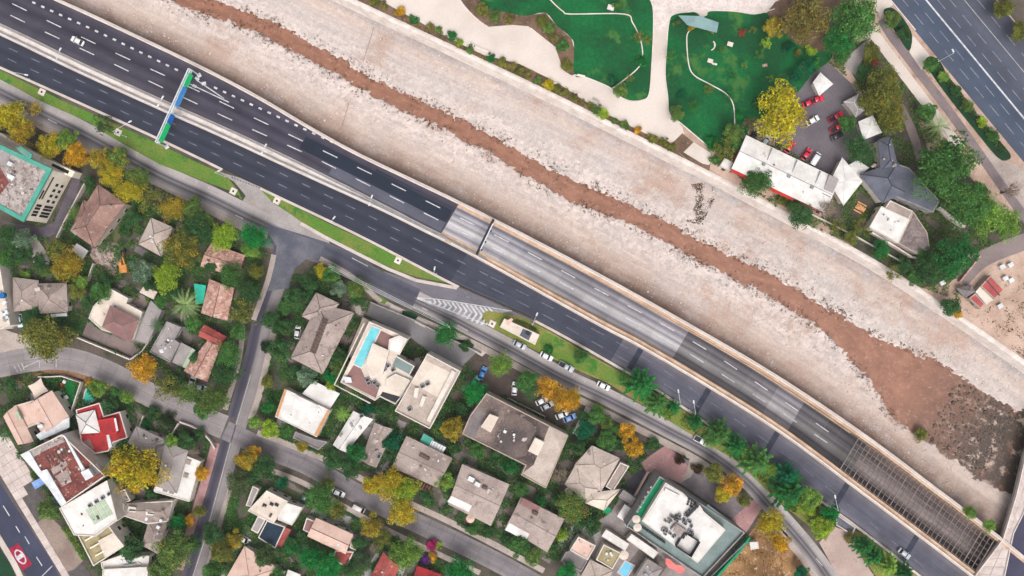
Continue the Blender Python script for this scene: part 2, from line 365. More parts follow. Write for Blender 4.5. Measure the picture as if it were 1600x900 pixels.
col = mixn(n, l, col, ramp(n, l, noisen(n, l, mp.outputs[0], 1.0, 5, 0.65), [(0.3, G(0.86)), (0.7, G(1.12))]), 1.0, 'MULTIPLY')
mott = ramp(n, l, sp.outputs[1], [(0.16, G(0.12)), (0.34, G(0.75)), (0.62, G(0.75)), (0.82, G(0.15)), (0.93, G(0.5))])
col = mixn(n, l, col, ramp(n, l, cell.outputs[0], [(0, G(0.78)), (1, G(1.16))]), mott, 'MULTIPLY')
wht = ramp(n, l, noisen(n, l, pos, 0.5, 6, 0.8), [(0.5, G(0)), (0.62, G(0.4))])
wm_ = n.new('ShaderNodeMath'); wm_.operation = 'MULTIPLY'; l.new(wht, wm_.inputs[0]); l.new(mott, wm_.inputs[1]); col = mixn(n, l, col, lin((212, 205, 202)), wm_.outputs[0])
col = mixn(n, l, col, ramp(n, l, noisen(n, l, pos, 1.4, 4, 0.8), [(0.3, G(0.84)), (0.7, G(1.14))]), 1.0, 'MULTIPLY')
dk = ramp(n, l, noisen(n, l, pos, 0.55, 5, 0.8), [(0.64, G(0)), (0.74, G(0.5))])
col = mixn(n, l, col, lin((120, 100, 92)), dk)
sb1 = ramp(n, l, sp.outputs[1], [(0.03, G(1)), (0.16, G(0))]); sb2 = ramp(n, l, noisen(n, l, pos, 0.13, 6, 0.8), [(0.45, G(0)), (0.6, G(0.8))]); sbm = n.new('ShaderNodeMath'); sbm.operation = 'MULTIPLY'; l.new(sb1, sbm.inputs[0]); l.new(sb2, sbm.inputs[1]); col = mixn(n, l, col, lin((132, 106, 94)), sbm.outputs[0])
spz = n.new('ShaderNodeSeparateXYZ'); l.new(pos, spz.inputs[0])
mr = n.new('ShaderNodeMapRange'); mr.inputs[1].default_value = -4.30; mr.inputs[2].default_value = -4.12; l.new(spz.outputs[2], mr.inputs[0])
mru = n.new('ShaderNodeMapRange'); mru.inputs[1].default_value = 306; mru.inputs[2].default_value = 332; l.new(sp.outputs[0], mru.inputs[0])
mud = mixn(n, l, lin((112, 74, 58)), lin((74, 62, 55)), mru.outputs[0]); col = mixn(n, l, mud, col, mr.outputs[0])        # mud under the water line
l.new(col, bsdf.inputs['Base Color']); bsdf.inputs['Roughness'].default_value = 0.95
bp = n.new('ShaderNodeBump'); bp.inputs['Strength'].default_value = 0.4; bp.inputs['Distance'].default_value = 0.2
l.new(noisen(n, l, pos, 1.6, 5, 0.75), bp.inputs['Height']); l.new(bp.outputs[0], bsdf.inputs['Normal'])
struct('river_bed', v, f, m, uv, True)
# muddy stream surface
m, n, l, bsdf = newmat('muddy_water')
pos = n.new('ShaderNodeNewGeometry').outputs['Position']; uvn = n.new('ShaderNodeUVMap').outputs[0]
mp = n.new('ShaderNodeMapping'); mp.inputs['Scale'].default_value = (0.12, 4.0, 1); l.new(uvn, mp.inputs[0])
col = ramp(n, l, noisen(n, l, mp.outputs[0], 1.6, 5, 0.6), [(0.3, lin((130, 89, 72))), (0.7, lin((157, 111, 91)))])
col = mixn(n, l, col, ramp(n, l, noisen(n, l, pos, 0.25, 5, 0.7), [(0.3, G(0.86)), (0.7, G(1.12))]), 1.0, 'MULTIPLY')
spu = n.new('ShaderNodeSeparateXYZ'); l.new(uvn, spu.inputs[0])
rap = n.new('ShaderNodeMapRange'); rap.inputs[1].default_value = 304; rap.inputs[2].default_value = 336; l.new(spu.outputs[0], rap.inputs[0])
mpf = n.new('ShaderNodeMapping'); mpf.inputs['Scale'].default_value = (0.22, 9, 1); l.new(uvn, mpf.inputs[0]); foam = ramp(n, l, noisen(n, l, mpf.outputs[0], 1.0, 6, 0.75), [(0.54, G(0)), (0.62, G(1))])
rmx = n.new('ShaderNodeMath'); rmx.operation = 'MULTIPLY'; l.new(rap.outputs[0], rmx.inputs[0])
rd = ramp(n, l, noisen(n, l, pos, 0.16, 5, 0.8), [(0.28, G(0)), (0.46, G(1))]); l.new(rd, rmx.inputs[1])
col = mixn(n, l, col, lin((72, 60, 52)), rmx.outputs[0])
fm = n.new('ShaderNodeMath'); fm.operation = 'MULTIPLY'; l.new(foam, fm.inputs[0])
fs = n.new('ShaderNodeMapRange'); fs.inputs[3].default_value = 0.0; fs.inputs[4].default_value = 0.8; fs.inputs[1].default_value = 312; fs.inputs[2].default_value = 335; l.new(spu.outputs[0], fs.inputs[0])
l.new(fs.outputs[0], fm.inputs[1]); col = mixn(n, l, col, lin((196, 172, 156)), fm.outputs[0])
ff = ramp(n, l, noisen(n, l, pos, 0.8, 5, 0.85), [(0.56, G(0)), (0.66, G(0.45))])
col = mixn(n, l, col, lin((205, 172, 154)), ff)
l.new(col, bsdf.inputs['Base Color']); bsdf.inputs['Roughness'].default_value = 0.35; bsdf.inputs['Specular IOR Level'].default_value = 0.3
bp = n.new('ShaderNodeBump'); bp.inputs['Strength'].default_value = 0.5; bp.inputs['Distance'].default_value = 0.15
l.new(noisen(n, l, pos, 1.5, 4, 0.7), bp.inputs['Height']); l.new(bp.outputs[0], bsdf.inputs['Normal'])
n_ = 200; v, f, uv = [], [], []
for i in range(n_ + 1):
    u = -230 + 2120 * i / n_; hw = shw(u) + 14
    for s, t in ((-1, 0), (1, 1)):
        q = CS.at(u, s * hw); v.append(Vector((*W(q[0], q[1], -4.24).xy, -4.24))); uv.append((u * S, t))
    if i: k = 2 * i; f.append((k - 2, k - 1, k + 1, k))
struct('stream_water', v, up2(v, f), m, uv)

# ---- river walls
WU = [(-270 + 2230 * i / 170) for i in range(171)]; v, f = [], []
for i, u in enumerate(WU):
    for off, z in ((-1.5, -4.3), (3.5, 0.35), (9, 0.45), (9, -0.6)): v.append(Vector((*W(*NB.at(u, off)).xy, z)))
    if i: k = 4 * i; f += [(k - 4 + j, k + j, k + j + 1, k - 3 + j) for j in range(3)]
w = tag(part('river_wall', v, f, CONCW, kind='structure'), 'long pale concrete wall along the north bank of the river', 'wall')
del w['kind']
cap = strip('coping', NB, 9.05, NB, 11.5, -270, 1960, -0.3, CONCW, parent=w, top=0.2)
w = tag(strip('flood_wall', NE, 0.5, NE, 5.5, -280, 1960, -4.6, CONCW, top=0.8), 'long pale concrete wall between motorway and river bed', 'wall'); del w['kind']
strip('coping', NE, 1.8, NE, 4.2, -280, 1960, 0.79, CONC, parent=w, top=0.95)
# ---- south carriageway
hw_s = strip('motorway_south', SE, 0, MD, lambda u: -hwid(u), -300, 830, zero, ASPH_S)
strip('motorway_south_middle', SE, 0, MD, lambda u: -hwid(u), 830, 1108, zero, ASPH_M)
hw_s2 = strip('motorway_south_east', SE, 0, MD, lambda u: -hwid(u), 1108, 1970, zero, ASPH_SE)
# darker bands across the worn asphalt
for u in (1135, 1258, 1385, 1520, 1655):
    strip('asphalt_joint', SE, 3, MD, -6, u, u + 9, 0.008, ASPH_S, parent=hw_s2, step=5)
# ---- north carriageway
hw_n = strip('motorway_north', MD, lambda u: hwid(u), NE, 0.5, -280, 779, zero, ASPH_N)
strip('new_asphalt_patch', MD, lambda u: hwid(u) + 19, MD, lambda u: hwid(u) + 40, 520, 776, 0.006, DARKPATCH, parent=hw_n)
strip('grey_asphalt_patch', MD, lambda u: hwid(u) + 3, MD, lambda u: hwid(u) + 18.5, 580, 776, 0.006, GREYPATCH, parent=hw_n)
strip('new_asphalt_patch', MD, lambda u: hwid(u) + 44, NE, -8, 640, 776, 0.006, DARKPATCH, parent=hw_n)
# ---- ramp into the tunnel, in concrete panels, three lanes wide
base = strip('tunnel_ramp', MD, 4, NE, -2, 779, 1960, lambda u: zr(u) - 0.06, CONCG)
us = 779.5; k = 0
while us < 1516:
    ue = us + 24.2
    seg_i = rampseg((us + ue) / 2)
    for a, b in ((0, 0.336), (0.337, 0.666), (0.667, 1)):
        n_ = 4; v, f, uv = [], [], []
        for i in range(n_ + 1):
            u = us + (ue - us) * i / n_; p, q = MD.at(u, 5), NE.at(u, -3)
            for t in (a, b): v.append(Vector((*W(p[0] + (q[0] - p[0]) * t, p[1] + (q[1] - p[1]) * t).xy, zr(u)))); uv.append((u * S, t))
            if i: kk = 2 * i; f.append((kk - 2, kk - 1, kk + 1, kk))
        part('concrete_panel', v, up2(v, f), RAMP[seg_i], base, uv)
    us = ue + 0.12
TRENCH = roadmat('trench_floor', [(0, (108, 96, 94)), (0.2, (70, 62, 66)), (0.4, (150, 138, 136)), (0.6, (120, 110, 110)), (0.8, (84, 74, 76)), (1, (120, 104, 96))], 0.35, 0.15, su=0.05, sv=8)
strip('trench_floor', MD, 5, NE, -3, us, 1955, lambda u: zr(u) + 0.0, TRENCH, parent=base)
RW = mat('ramp_wall_concrete', (186, 164, 148), (160, 138, 124), 0.3, 0.15)
w = tag(strip('retaining_wall', MD, 2.4, MD, 5, 779, 1960, lambda u: zr(u) - 0.5, TAN, top=0.25), 'tan retaining wall along the south side of the sunken ramp', 'wall'); del w['kind']
w = tag(strip('retaining_wall', NE, -3, NE, 0.4, 779, 1960, lambda u: zr(u) - 0.5, TAN, top=0.2), 'tan ledge wall on the river side of the sunken ramp', 'wall'); del w['kind']
strip('ramp_kerb', NE, -4.4, NE, -3.05, 779, 1500, lambda u: zr(u) - 0.05, TAN, parent=base, top=lambda u: zr(u) + 0.22)
strip('ramp_kerb', MD, 5.05, MD, 6.8, 779, 1500, lambda u: zr(u) - 0.05, TAN, parent=base, top=lambda u: zr(u) + 0.22)
# ---- median with two barrier rails
med = strip('median_strip', MD, lambda u: -hwid(u), MD, lambda u: hwid(u), -300, 790, -0.1, CONCW, top=0.14)
strip('median_strip_east', MD, -4.0, MD, 2.35, 790, 1970, -0.1, TAN, top=0.12)
b = tag(strip('barrier', MD, lambda u: hwid(u) - 4.2, MD, lambda u: hwid(u) - 2.2, -290, 860, 0.1, METALG, top=0.85), 'thin grey crash barrier along the north edge of the median', 'barrier'); del b['kind']
b = tag(strip('barrier', MD, lambda u: -hwid(u) + 2.2, MD, lambda u: -hwid(u) + 4.2, -290, 790, 0.1, METALG, top=0.85), 'thin grey crash barrier along the south edge of the median', 'barrier'); del b['kind']
b = tag(strip('barrier', MD, -3.6, MD, -1.2, 800, 1965, 0.1, CONCW, top=0.85), 'white concrete barrier between the sunken ramp and south carriageway', 'barrier'); del b['kind']
strip('median_kerb', MD, lambda u: -hwid(u) - 1.5, MD, lambda u: -hwid(u) - 0.1, -290, 1960, -0.1, CONC, parent=med, top=0.10)
# ---- kerb along the south edge
for a, b_ in ((-300, 434), (500, 845), (975, 1970)):
    strip('kerb', SE, -4.2, SE, -0.3, a, b_, -0.1, CONC, parent=hw_s, top=0.14)

# ---- lane markings
def along(L, u0, u1, gap, ln, w, z, m, par, off=0):
    u = u0
    while u < u1:
        a, b = L.at(u, off), L.at(u + ln, off)
        zz = z if callable(z) else (lambda q: z)
        t = Vector((b[0] - a[0], b[1] - a[1])).normalized(); nn = Vector((-t.y, t.x)) * w / 2; v = []
        for q, uu in ((a, u), (b, u + ln)):
            for s in (1, -1): v.append(Vector((*W(q[0] + s * nn.x, q[1] + s * nn.y).xy, zz(uu))))
        part('lane_dash', v, up2(v, [(0, 1, 3, 2)]), m, par)
        u += gap
LN1 = Line([(-60, -33), (65, 28), (172, 79), (277, 127), (384, 178), (489, 228), (595, 279), (700, 331), (804, 383), (910, 440), (1017, 496), (1117, 553), (1216, 619), (1320, 690), (1400, 750)])
LN2 = Line([(-60, -14), (60, 45), (165, 94), (267, 143), (376, 194), (482, 242), (587, 295), (691, 347), (797, 401), (902, 455), (1059, 541), (1157, 602), (1257, 666), (1330, 716), (1400, 770)])
zlane = lambda u: zr(u) + 0.025
along(LN1, -40, 1490, 59.4, 25, 1.5, zlane, PAINT, hw_n); along(LN2, -33, 1470, 59.4, 25, 1.5, zlane, PAINT, hw_n)
LS1 = Line([(-80, 32), (20, 78), (229, 174), (399, 252), (607, 352), (712, 405), (851, 475), (950, 527), (1025, 571), (1120, 635), (1250, 728), (1400, 850), (1520, 950)])
LS2 = Line([(-80, 48), (13, 92), (223, 189), (392, 267), (600, 366), (738, 435), (844, 489), (972, 560), (1050, 608), (1150, 676), (1300, 785), (1420, 885), (1520, 970)])
along(LS1, -27, 870, 38.6, 14.5, 1.3, 0.02, PAINTF, hw_s); along(LS2, -20, 870, 38.6, 14.5, 1.3, 0.02, PAINTF, hw_s)
along(LS1, 880, 1760, 44, 22, 1.1, 0.02, PAINTF, hw_s2); along(LS2, 890, 1760, 44, 22, 1.1, 0.02, PAINTF, hw_s2)
LD = Line([(-60, -52), (46, 1), (162, 54), (280, 111), (334, 136), (515, 220), (555, 239), (640, 282)])
along(LD, -47, 302, 15.3, 5.6, 3.0, 0.02, PAINT, hw_n); along(LD, 357, 612, 15.3, 5.6, 3.0, 0.02, PAINT, hw_n)
def seg(name, a, b, w, z, m, par):
    t = (Vector(b) - Vector(a)).normalized(); nn = Vector((-t.y, t.x)) * w / 2
    v = [Vector((*W(p[0] + s * nn.x, p[1] + s * nn.y).xy, z)) for p in (a, b) for s in (1, -1)]
    return part(name, v, up2(v, [(0, 1, 3, 2)]), m, par)
seg('merge_line', (292, 129), (358, 160), 1.5, 0.024, PAINT, hw_n); seg('merge_line', (307, 125), (350, 154), 1.5, 0.028, PAINT, hw_n)
seg('merge_block', (305, 121), (311, 125), 4, 0.02, PAINT, hw_n); seg('merge_block', (315, 131), (322, 130), 5, 0.033, PAINT, hw_n)
seg('merge_block', (301, 133), (307, 136), 4, 0.02, PAINT, hw_n)
for i in range(12): 
    x, y = 362 + i * 4.2, 278 + i * 1.55 - 2; seg('rumble_mark', (x, y), (x + 2.2, y + 3.4), 1.6, 0.03, PAINTF, hw_s)

# ================================================================== verges and the frontage road
VB = lambda nm, p: sheet(nm, p, 0.012, CONC)
sheet('verge_grass', [(-80, 74), (0, 110), (100, 158), (200, 203), (255, 228), (342, 270), (364, 287), (378, 308), (374, 310), (358, 297), (250, 256), (160, 205), (140, 192), (60, 156), (0, 125), (-80, 88)], 0.10, VERGE, 2, jit=0.8)
sheet('slip_road', [(338, 267), (372, 277), (407, 292), (425, 316), (468, 343), (512, 372), (520, 392), (470, 402), (430, 388), (395, 350), (378, 316), (384, 306), (366, 284)], 0.022, CONCG)
sheet('verge_grass', [(411, 296), (480, 333), (560, 371), (640, 411), (690, 434), (712, 445), (690, 440), (650, 433), (605, 416), (560, 393), (505, 366), (470, 346), (430, 318), (414, 304)], 0.10, VERGE, 2, jit=0.6)
wallline('sidewalk', [(470, 349), (505, 369), (560, 397), (606, 420), (650, 438), (714, 450)], 5, -0.05, 0.13, CONC, kind='structure')
sheet('verge_grass', [(753, 495), (755, 489), (762, 485), (783, 488), (819, 497), (860, 518), (920, 554), (985, 590), (1050, 630), (1150, 698), (1230, 752), (1300, 802), (1303, 822), (1290, 845), (1262, 820), (1217, 784), (1150, 720), (1060, 667), (1000, 630), (950, 599), (900, 577), (845, 552), (802, 529), (768, 512)], 0.10, VERGE2, 0, jit=0.5)
sheet('verge_grass', [(845, 530), (860, 521), (920, 557), (975, 588), (960, 600), (905, 576), (850, 550)], 0.115, VERGE, 3, jit=0.6)
sheet('verge_grass', [(1328, 826), (1348, 834), (1440, 906), (1480, 960), (1420, 960), (1380, 915), (1345, 868), (1335, 850)], 0.10, VERGE2, 0)
sheet('east_paving', [(1280, 848), (1302, 822), (1330, 833), (1345, 868), (1385, 930), (1400, 980), (1330, 980), (1312, 905)], 0.03, mat('pinkish_paving', (186, 164, 154), (170, 148, 140), 0.1, 0.1, speck=(150, 132, 126), speck_sc=0.3))
# frontage road
FR1 = [(-80, 104), (0, 141), (60, 172), (140, 212), (250, 272), (330, 308), (390, 338), (440, 362)]
fr = ribbon('frontage_road', FR1, 33, 0.035, STREET_F)
wallline('sidewalk', FR1[:-1] + [(382, 334)], 9, -0.05, 0.13, SIDEWALK, kind='structure', smooth=5, off=-21)
FR2 = [(430, 372), (470, 384), (530, 405), (585, 437), (650, 468), (700, 492), (745, 516), (800, 545), (875, 586), (950, 621), (1050, 673), (1110, 706), (1165, 748), (1207, 793), (1262, 856), (1300, 908), (1340, 970)]
FRN = crom(FR2, 6)
fr2a = ribbon('frontage_road_west', [(418, 368)] + FR2[:5], 35, 0.045, STREET_F2)
fr2 = ribbon('frontage_road_east', FR2[4:], 27, 0.04, STREET_F)
sheet('merge_lane', [(600, 424), (650, 440), (717, 449), (760, 468), (850, 508), (800, 492), (760, 483), (690, 466), (650, 468), (600, 448)], 0.03, ASPH_SE)
# intersection fan
sheet('junction', [(412, 350), (440, 358), (480, 372), (505, 382), (515, 405), (480, 404), (460, 420), (452, 450), (418, 455), (428, 415), (432, 385), (420, 365)], 0.052, mat('junction_asphalt', (112, 110, 118), (86, 88, 100), 0.12, 0.15, c2lo=0.4, c2hi=0.6))
ribbon('sidewalk', [(592, 470), (650, 498), (710, 523), (762, 548), (870, 606), (945, 644), (1050, 697), (1100, 725), (1140, 755)], 10, 0.065, SIDEWALK)
ribbon('sidewalk', [(1206, 822), (1237, 853), (1265, 888), (1300, 940)], 9, 0.065, SIDEWALK)
wallline('sidewalk', [(500, 404), (530, 420), (560, 440), (595, 472)], 8, -0.05, 0.13, SIDEWALK, kind='structure', smooth=4)
# chevrons between the roads
chev = sheet('painted_island', [(648, 465), (690, 467), (760, 482), (800, 486), (783, 489), (762, 486), (754, 492), (753, 500), (764, 508), (740, 505), (700, 491)], 0.07, mat('island_asphalt', (150, 146, 148), (130, 127, 130), 0.2, 0.15))
for i in range(13):
    x = 676 + i * 7.2; top = 467.5 + (x - 676) * 0.155; bot = min(471 + i * 3.4 + 4, 508); mid = (top + bot) / 2 + 1
    w_ = 1.5 + i * 0.42
    if x - w_ * 2 > 757: continue
    v = [Vector((*W(a, b).xy, 0.085)) for a, b in ((x, top), (x + 3.4, top + 0.5), (x + w_ * 2 + 3.4, mid), (x + w_ * 0.6 + 2.4, bot), (x + w_ * 0.6 - 1.2, bot - 1), (x + w_ * 2, mid))]
    part('chevron', v, up2(v, [(0, 1, 2, 5), (5, 2, 3, 4)]), PAINT, chev)
seg('island_edge', (652, 466), (760, 507), 1.3, 0.09, PAINT, chev); seg('island_edge', (652, 465), (690, 468), 1.3, 0.094, PAINT, chev); seg('island_edge', (690, 468), (800, 486), 1.3, 0.09, PAINT, chev); seg('island_nose', (652, 466), (674, 473), 3.2, 0.098, PAINT, chev)
seg('arrow_mark', (712, 460), (745, 467), 2.2, 0.05, PAINTF, fr2a)
# parking bay ticks on the frontage road
for i in range(19):
    t = i / 18; k = int(t * (len(FRN) - 1))
    pass
F1 = crom(FR1, 8)
def bays(line, off, step, z, par, i0=0, i1=1):
    P = [Vector((x, y)) for x, y in line]; acc = 0
    for a, b in zip(P, P[1:]):
        acc += (b - a).length
        if acc > step:
            acc = 0; t = (b - a).normalized(); nn = Vector((t.y, -t.x)); c = b + nn * off
            seg('bay_mark', tuple(c - nn * 3), tuple(c + nn * 3), 1.0, z, PAINTF2, par); seg('bay_mark', tuple(c + nn * 3 - t * 2.5), tuple(c + nn * 3 + t * 2.5), 1.0, z + 0.005, PAINTF2, par)
PAINTF2 = mat('worn_white_paint', (186, 180, 178), (164, 158, 156), 0.6, 0.15)
bays(F1, 10, 20, 0.045, fr); bays(crom(FR2[7:15], 16), 8, 18, 0.05, fr2)
for a, b in (((75, 186), (89, 193)), ((368, 336), (380, 342)), ((715, 508), (731, 517)), ((660, 481), (668, 485)), ((550, 403), (575, 416)), ((1275, 872), (1285, 884))): seg('lane_dash', a, b, 1.3, 0.06, PAINTF2, fr2)
# ---- side streets
SA = [(446, 378), (434, 430), (412, 500), (396, 570), (364, 680), (332, 795), (312, 865), (285, 960)]
sa = ribbon('side_street', SA, 33, 0.048, STREET_A)
SAs = crom(SA, 6)
ribbon('sidewalk', [(428, 398), (418, 440), (396, 500)], 8, 0.065, SIDEWALK, off=0); ribbon('sidewalk', [(380, 500), (374, 560), (352, 640)], 8, 0.066, SIDEWALK)
ribbon('sidewalk', [(337, 692), (318, 760), (300, 820), (280, 890)], 13, 0.066, PINKP); ribbon('sidewalk', [(428, 520), (415, 575), (404, 620), (392, 655)], 10, 0.066, SIDEWALK)
ribbon('sidewalk', [(366, 745), (352, 790), (335, 850), (322, 900)], 8, 0.066, SIDEWALK)
along_pts = crom([(392, 585), (376, 640), (358, 700), (338, 775), (318, 850), (300, 905)], 1)
for a, b in zip(along_pts, along_pts[1:]): seg('centre_line', a, b, 1.1, 0.062, PAINTF2, sa)
def panels(parent, pts, w, z, m, ln, cols):
    P = [Vector(q) for q in crom(pts, 10)]; cum = [0]
    for a, b in zip(P, P[1:]): cum.append(cum[-1] + (b - a).length)
    def at(d):
        for i in range(len(P) - 1):
            if cum[i + 1] >= d or i == len(P) - 2:
                t = (d - cum[i]) / (cum[i + 1] - cum[i]); q = P[i].lerp(P[i + 1], t); tt = (P[i + 1] - P[i]).normalized(); return q, Vector((tt.y, -tt.x))
    d = 0
    while d + ln < cum[-1]:
        for c in range(cols):
            v, uv = [], []
            for dd in (d, d + ln - 0.35):
                q, nn = at(dd)
                for t in (c / cols + 0.006, (c + 1) / cols - 0.006):
                    r = q + nn * (0.5 - t) * w; v.append(Vector((*W(r.x, r.y).xy, z))); uv.append((d * S + (dd - d) * S, t))
            part('concrete_slab', v, up2(v, [(0, 1, 3, 2)]), m, parent, uv)
        d += ln
SB = [(352, 672), (420, 703), (480, 727), (560, 772), (640, 812), (700, 840), (780, 880), (860, 925)]
JT = mat('slab_joint', (96, 90, 90), (84, 78, 78), 0.5, 0.1)
sb = ribbon('residential_street', SB, 30, 0.05, JT); panels(sb, SB, 30, 0.062, SLAB2, 22, 2)
ribbon('sidewalk', [(402, 676), (440, 690), (505, 717), (565, 748), (640, 786), (700, 814), (775, 852), (850, 892)], 9, 0.075, SIDEWALK)
ribbon('sidewalk', [(410, 730), (475, 755), (548, 797), (612, 831), (690, 868), (750, 895)], 8, 0.075, SIDEWALK)
SC = [(-80, 585), (-20, 575), (50, 562), (110, 562), (170, 583), (230, 615), (290, 643), (362, 672)]
sc_ = ribbon('curved_street', SC, 38, 0.055, JT); panels(sc_, SC, 38, 0.066, SLAB, 24, 2)
sheet('west_forecourt', [(-60, 512), (0, 512), (22, 520), (60, 530), (60, 545), (0, 556), (-60, 570)], 0.03, SIDEWALK)
ribbon('planting_verge', [(25, 597), (60, 583), (105, 583), (160, 600), (210, 628)], 7, 0.075, mat('kerb_planting', (150, 110, 88), (112, 92, 60), 0.25, 0.25))
for a, b in (((38, 574), (62, 563)), ((62, 563), (62, 575)), ((88, 562), (88, 574)), ((22, 571), (28, 582)), ((28, 569), (34, 580)), ((34, 567), (38, 578))): seg('street_mark', a, b, 1.6, 0.08, PAINTF2, sc_)
SD = [(-60, 690), (-10, 768), (40, 850), (75, 908), (110, 970)]
sd_ = ribbon('dark_street', SD, 50, 0.05, STREET_D)
for a, b in (((5, 790), (15, 806)), ((25, 822), (31, 832)), ((39, 838), (46, 850)), ((57, 870), (66, 884)), ((66, 900), (82, 884))): seg('lane_dash', a, b, 1.4, 0.065, PAINT, sd_)
# red speed marking with elongated white ring
a_ = math.radians(-56); cx, cy = 32, 870
def mk_local(pts): return [(cx + x * math.cos(-a_) - y * math.sin(-a_), cy + x * math.sin(-a_) + y * math.cos(-a_)) for x, y in pts]
red = mk_local([(-20, -9), (20, -9), (20, 9), (-20, 9)]); v = ccw([W(*q) for q in red]); v = [Vector((p.x, p.y, 0.062)) for p in v]; part('red_marking', v, [(0, 1, 2, 3)], REDP, sd_)
o_ = [W(*q) for q in mk_local([(13 * math.cos(t) + 0, 7 * math.sin(t)) for t in [i * math.pi / 14 for i in range(28)]])]; i_ = [W(*q) for q in mk_local([(10.6 * math.cos(t), 4.8 * math.sin(t)) for t in [i * math.pi / 14 for i in range(28)]])]
v = [Vector((p.x, p.y, 0.07)) for p in o_ + i_]; part('white_ring_marking', v, up2(v, [(i, (i + 1) % 28, 28 + (i + 1) % 28, 28 + i) for i in range(28)]), PAINT, sd_)
v = [Vector((*W(*q).xy, 0.074)) for q in mk_local([(-4, -5.2), (3, -5.2), (3, 5.2), (-4, 5.2)])]; part('white_block_marking', v, up2(v, [(0, 1, 2, 3)]), PAINT, sd_)
# wide slab pavement beside the dark street
PAVE = mat('pavement_slab', (205, 190, 184), (190, 174, 168), 0.3, 0.10, vary=0.08)
pv = sheet('pavement', [(-60, 640), (10, 690), (24, 714), (60, 770), (76, 800), (110, 860), (140, 895), (150, 960), (112, 940), (82, 878), (18, 782), (-5, 745), (-60, 660)], 0.055, JT)
dvec = Vector((0.52, 0.854)); nv = Vector((0.854, -0.52))
for i in range(-2, 17):
    for j in range(4):
        o0 = Vector((-12, 722)) + dvec * (i * 14.5); wds = [(0.3, 10.7), (11, 21.7), (22, 32.7), (33, 43)][j]
        if j >= 2 and i > 3: continue
        if j == 1 and i > 4: continue
        q = [o0 + nv * wds[0], o0 + nv * wds[1], o0 + nv * wds[1] + dvec * 14.1, o0 + nv * wds[0] + dvec * 14.1]
        v = ccw([W(*p) for p in q]); v2, f2 = prismw(v, 0.05, 0.085); part('paving_slab', v2, f2, PAVE, pv)
sheet('dirt_strip', [(53, 822), (75, 803), (100, 828), (130, 876), (116, 890), (98, 895)], 0.07, mat('grey_dirt', (150, 132, 122), (132, 114, 106), 0.15, 0.18))
wallline('sidewalk', [(-30, 800), (0, 843), (22, 880), (34, 905), (40, 950)], 9, -0.05, 0.13, CONC, kind='structure')
sheet('corner_lawn', [(-60, 820), (-5, 850), (16, 880), (26, 905), (28, 960), (-60, 960)], 0.04, DLAWN)

# ================================================================== north side: plaza, lawns, yard, second motorway
sheet('plaza', [(560, -30), (600, 12), (714, 68), (760, 88), (815, 102), (869, 130), (914, 160), (953, 183), (1009, 211), (1048, 222), (1070, 214), (1066, 198), (1050, 180), (1100, 120), (1300, 20), (1330, -40)], 0.02, PLAZA)
sheet('cobbled_plaza', [(1018, -40), (1020, 15), (1019, 52), (1044, 48), (1046, 28), (1070, 15), (1195, 19), (1262, -8), (1290, -40)], 0.034, COBB)
LA_ = [(747, -20), (756, 11), (784, 18), (821, 25), (852, 20), (870, 40), (893, 60), (897, 75), (897, 117), (915, 121), (945, 133), (958, 141), (970, 152), (985, 157), (1003, 156), (1014, 147), (1017, 110), (1020, 50), (1019, 10), (1010, -8), (1000, -30), (760, -40)]
sheet('park_lawn', LA_, 0.06, LAWN, 3)
wallline('lawn_kerb', [(897, 117), (915, 121), (945, 133), (958, 141), (970, 152), (985, 158), (1003, 157), (1014, 148), (1018, 110), (1021, 50), (1020, 10), (1010, -10)], 1.7, 0.0, 0.16, CONCW, kind='structure', smooth=5)
wallline('lawn_path', [(855, -6), (866, 6), (880, 18), (892, 22), (975, 22), (988, 35), (1000, 60), (1004, 85), (998, 105), (975, 125), (957, 138)], 1.7, 0.0, 0.085, CONCW, kind='structure', smooth=5)
sheet('shrub_bed', [(708, -30), (722, 5), (744, 29), (762, 42), (800, 39), (825, 41), (868, 75), (875, 95), (880, 110), (893, 118), (897, 117), (897, 75), (893, 60), (870, 40), (852, 20), (821, 25), (784, 18), (756, 11), (745, -30)], 0.05, EARTH2)
wallline('bed_kerb', [(710, -20), (722, 5), (744, 29), (764, 43)], 1.6, 0, 0.2, CONCW, kind='structure', smooth=4); wallline('bed_kerb', [(829, 44), (868, 75)], 1.6, 0, 0.2, CONCW, kind='structure')
LB_ = [(1064, 193), (1046, 178), (1043, 150), (1039, 115), (1041, 80), (1045, 35), (1054, 22), (1085, 19), (1096, 27), (1104, 24), (1110, 17), (1150, 18), (1180, 22), (1200, 20), (1240, 30), (1290, 60), (1300, 90), (1270, 115), (1240, 150), (1180, 190), (1165, 212), (1140, 240), (1118, 240), (1090, 215)]
sheet('park_lawn', LB_, 0.064, LAWN, 3)
wallline('lawn_kerb', [(1120, 240), (1090, 215), (1064, 193), (1046, 178), (1043, 150), (1039, 115), (1041, 80), (1045, 35), (1054, 22), (1085, 18)], 1.7, 0, 0.2, CONCW, kind='structure', smooth=5)
wallline('lawn_kerb', [(1104, 24), (1110, 17), (1150, 18), (1180, 22), (1210, 14)], 1.4, 0, 0.2, CONCW, kind='structure', smooth=4)
wallline('lawn_path', [(1077, 48), (1073, 60), (1076, 100), (1085, 118), (1110, 132), (1135, 147), (1146, 165), (1148, 195)], 1.6, 0.0, 0.085, CONCW, kind='structure', smooth=5)
sheet('planting_strip', linepts(NB, 470, 1050, 11, 30) + [(1045, 222), (1009, 209), (953, 181), (914, 158), (869, 128), (812, 100), (756, 86), (714, 66), (620, 15), (585, -5)], 0.045, EARTH2)
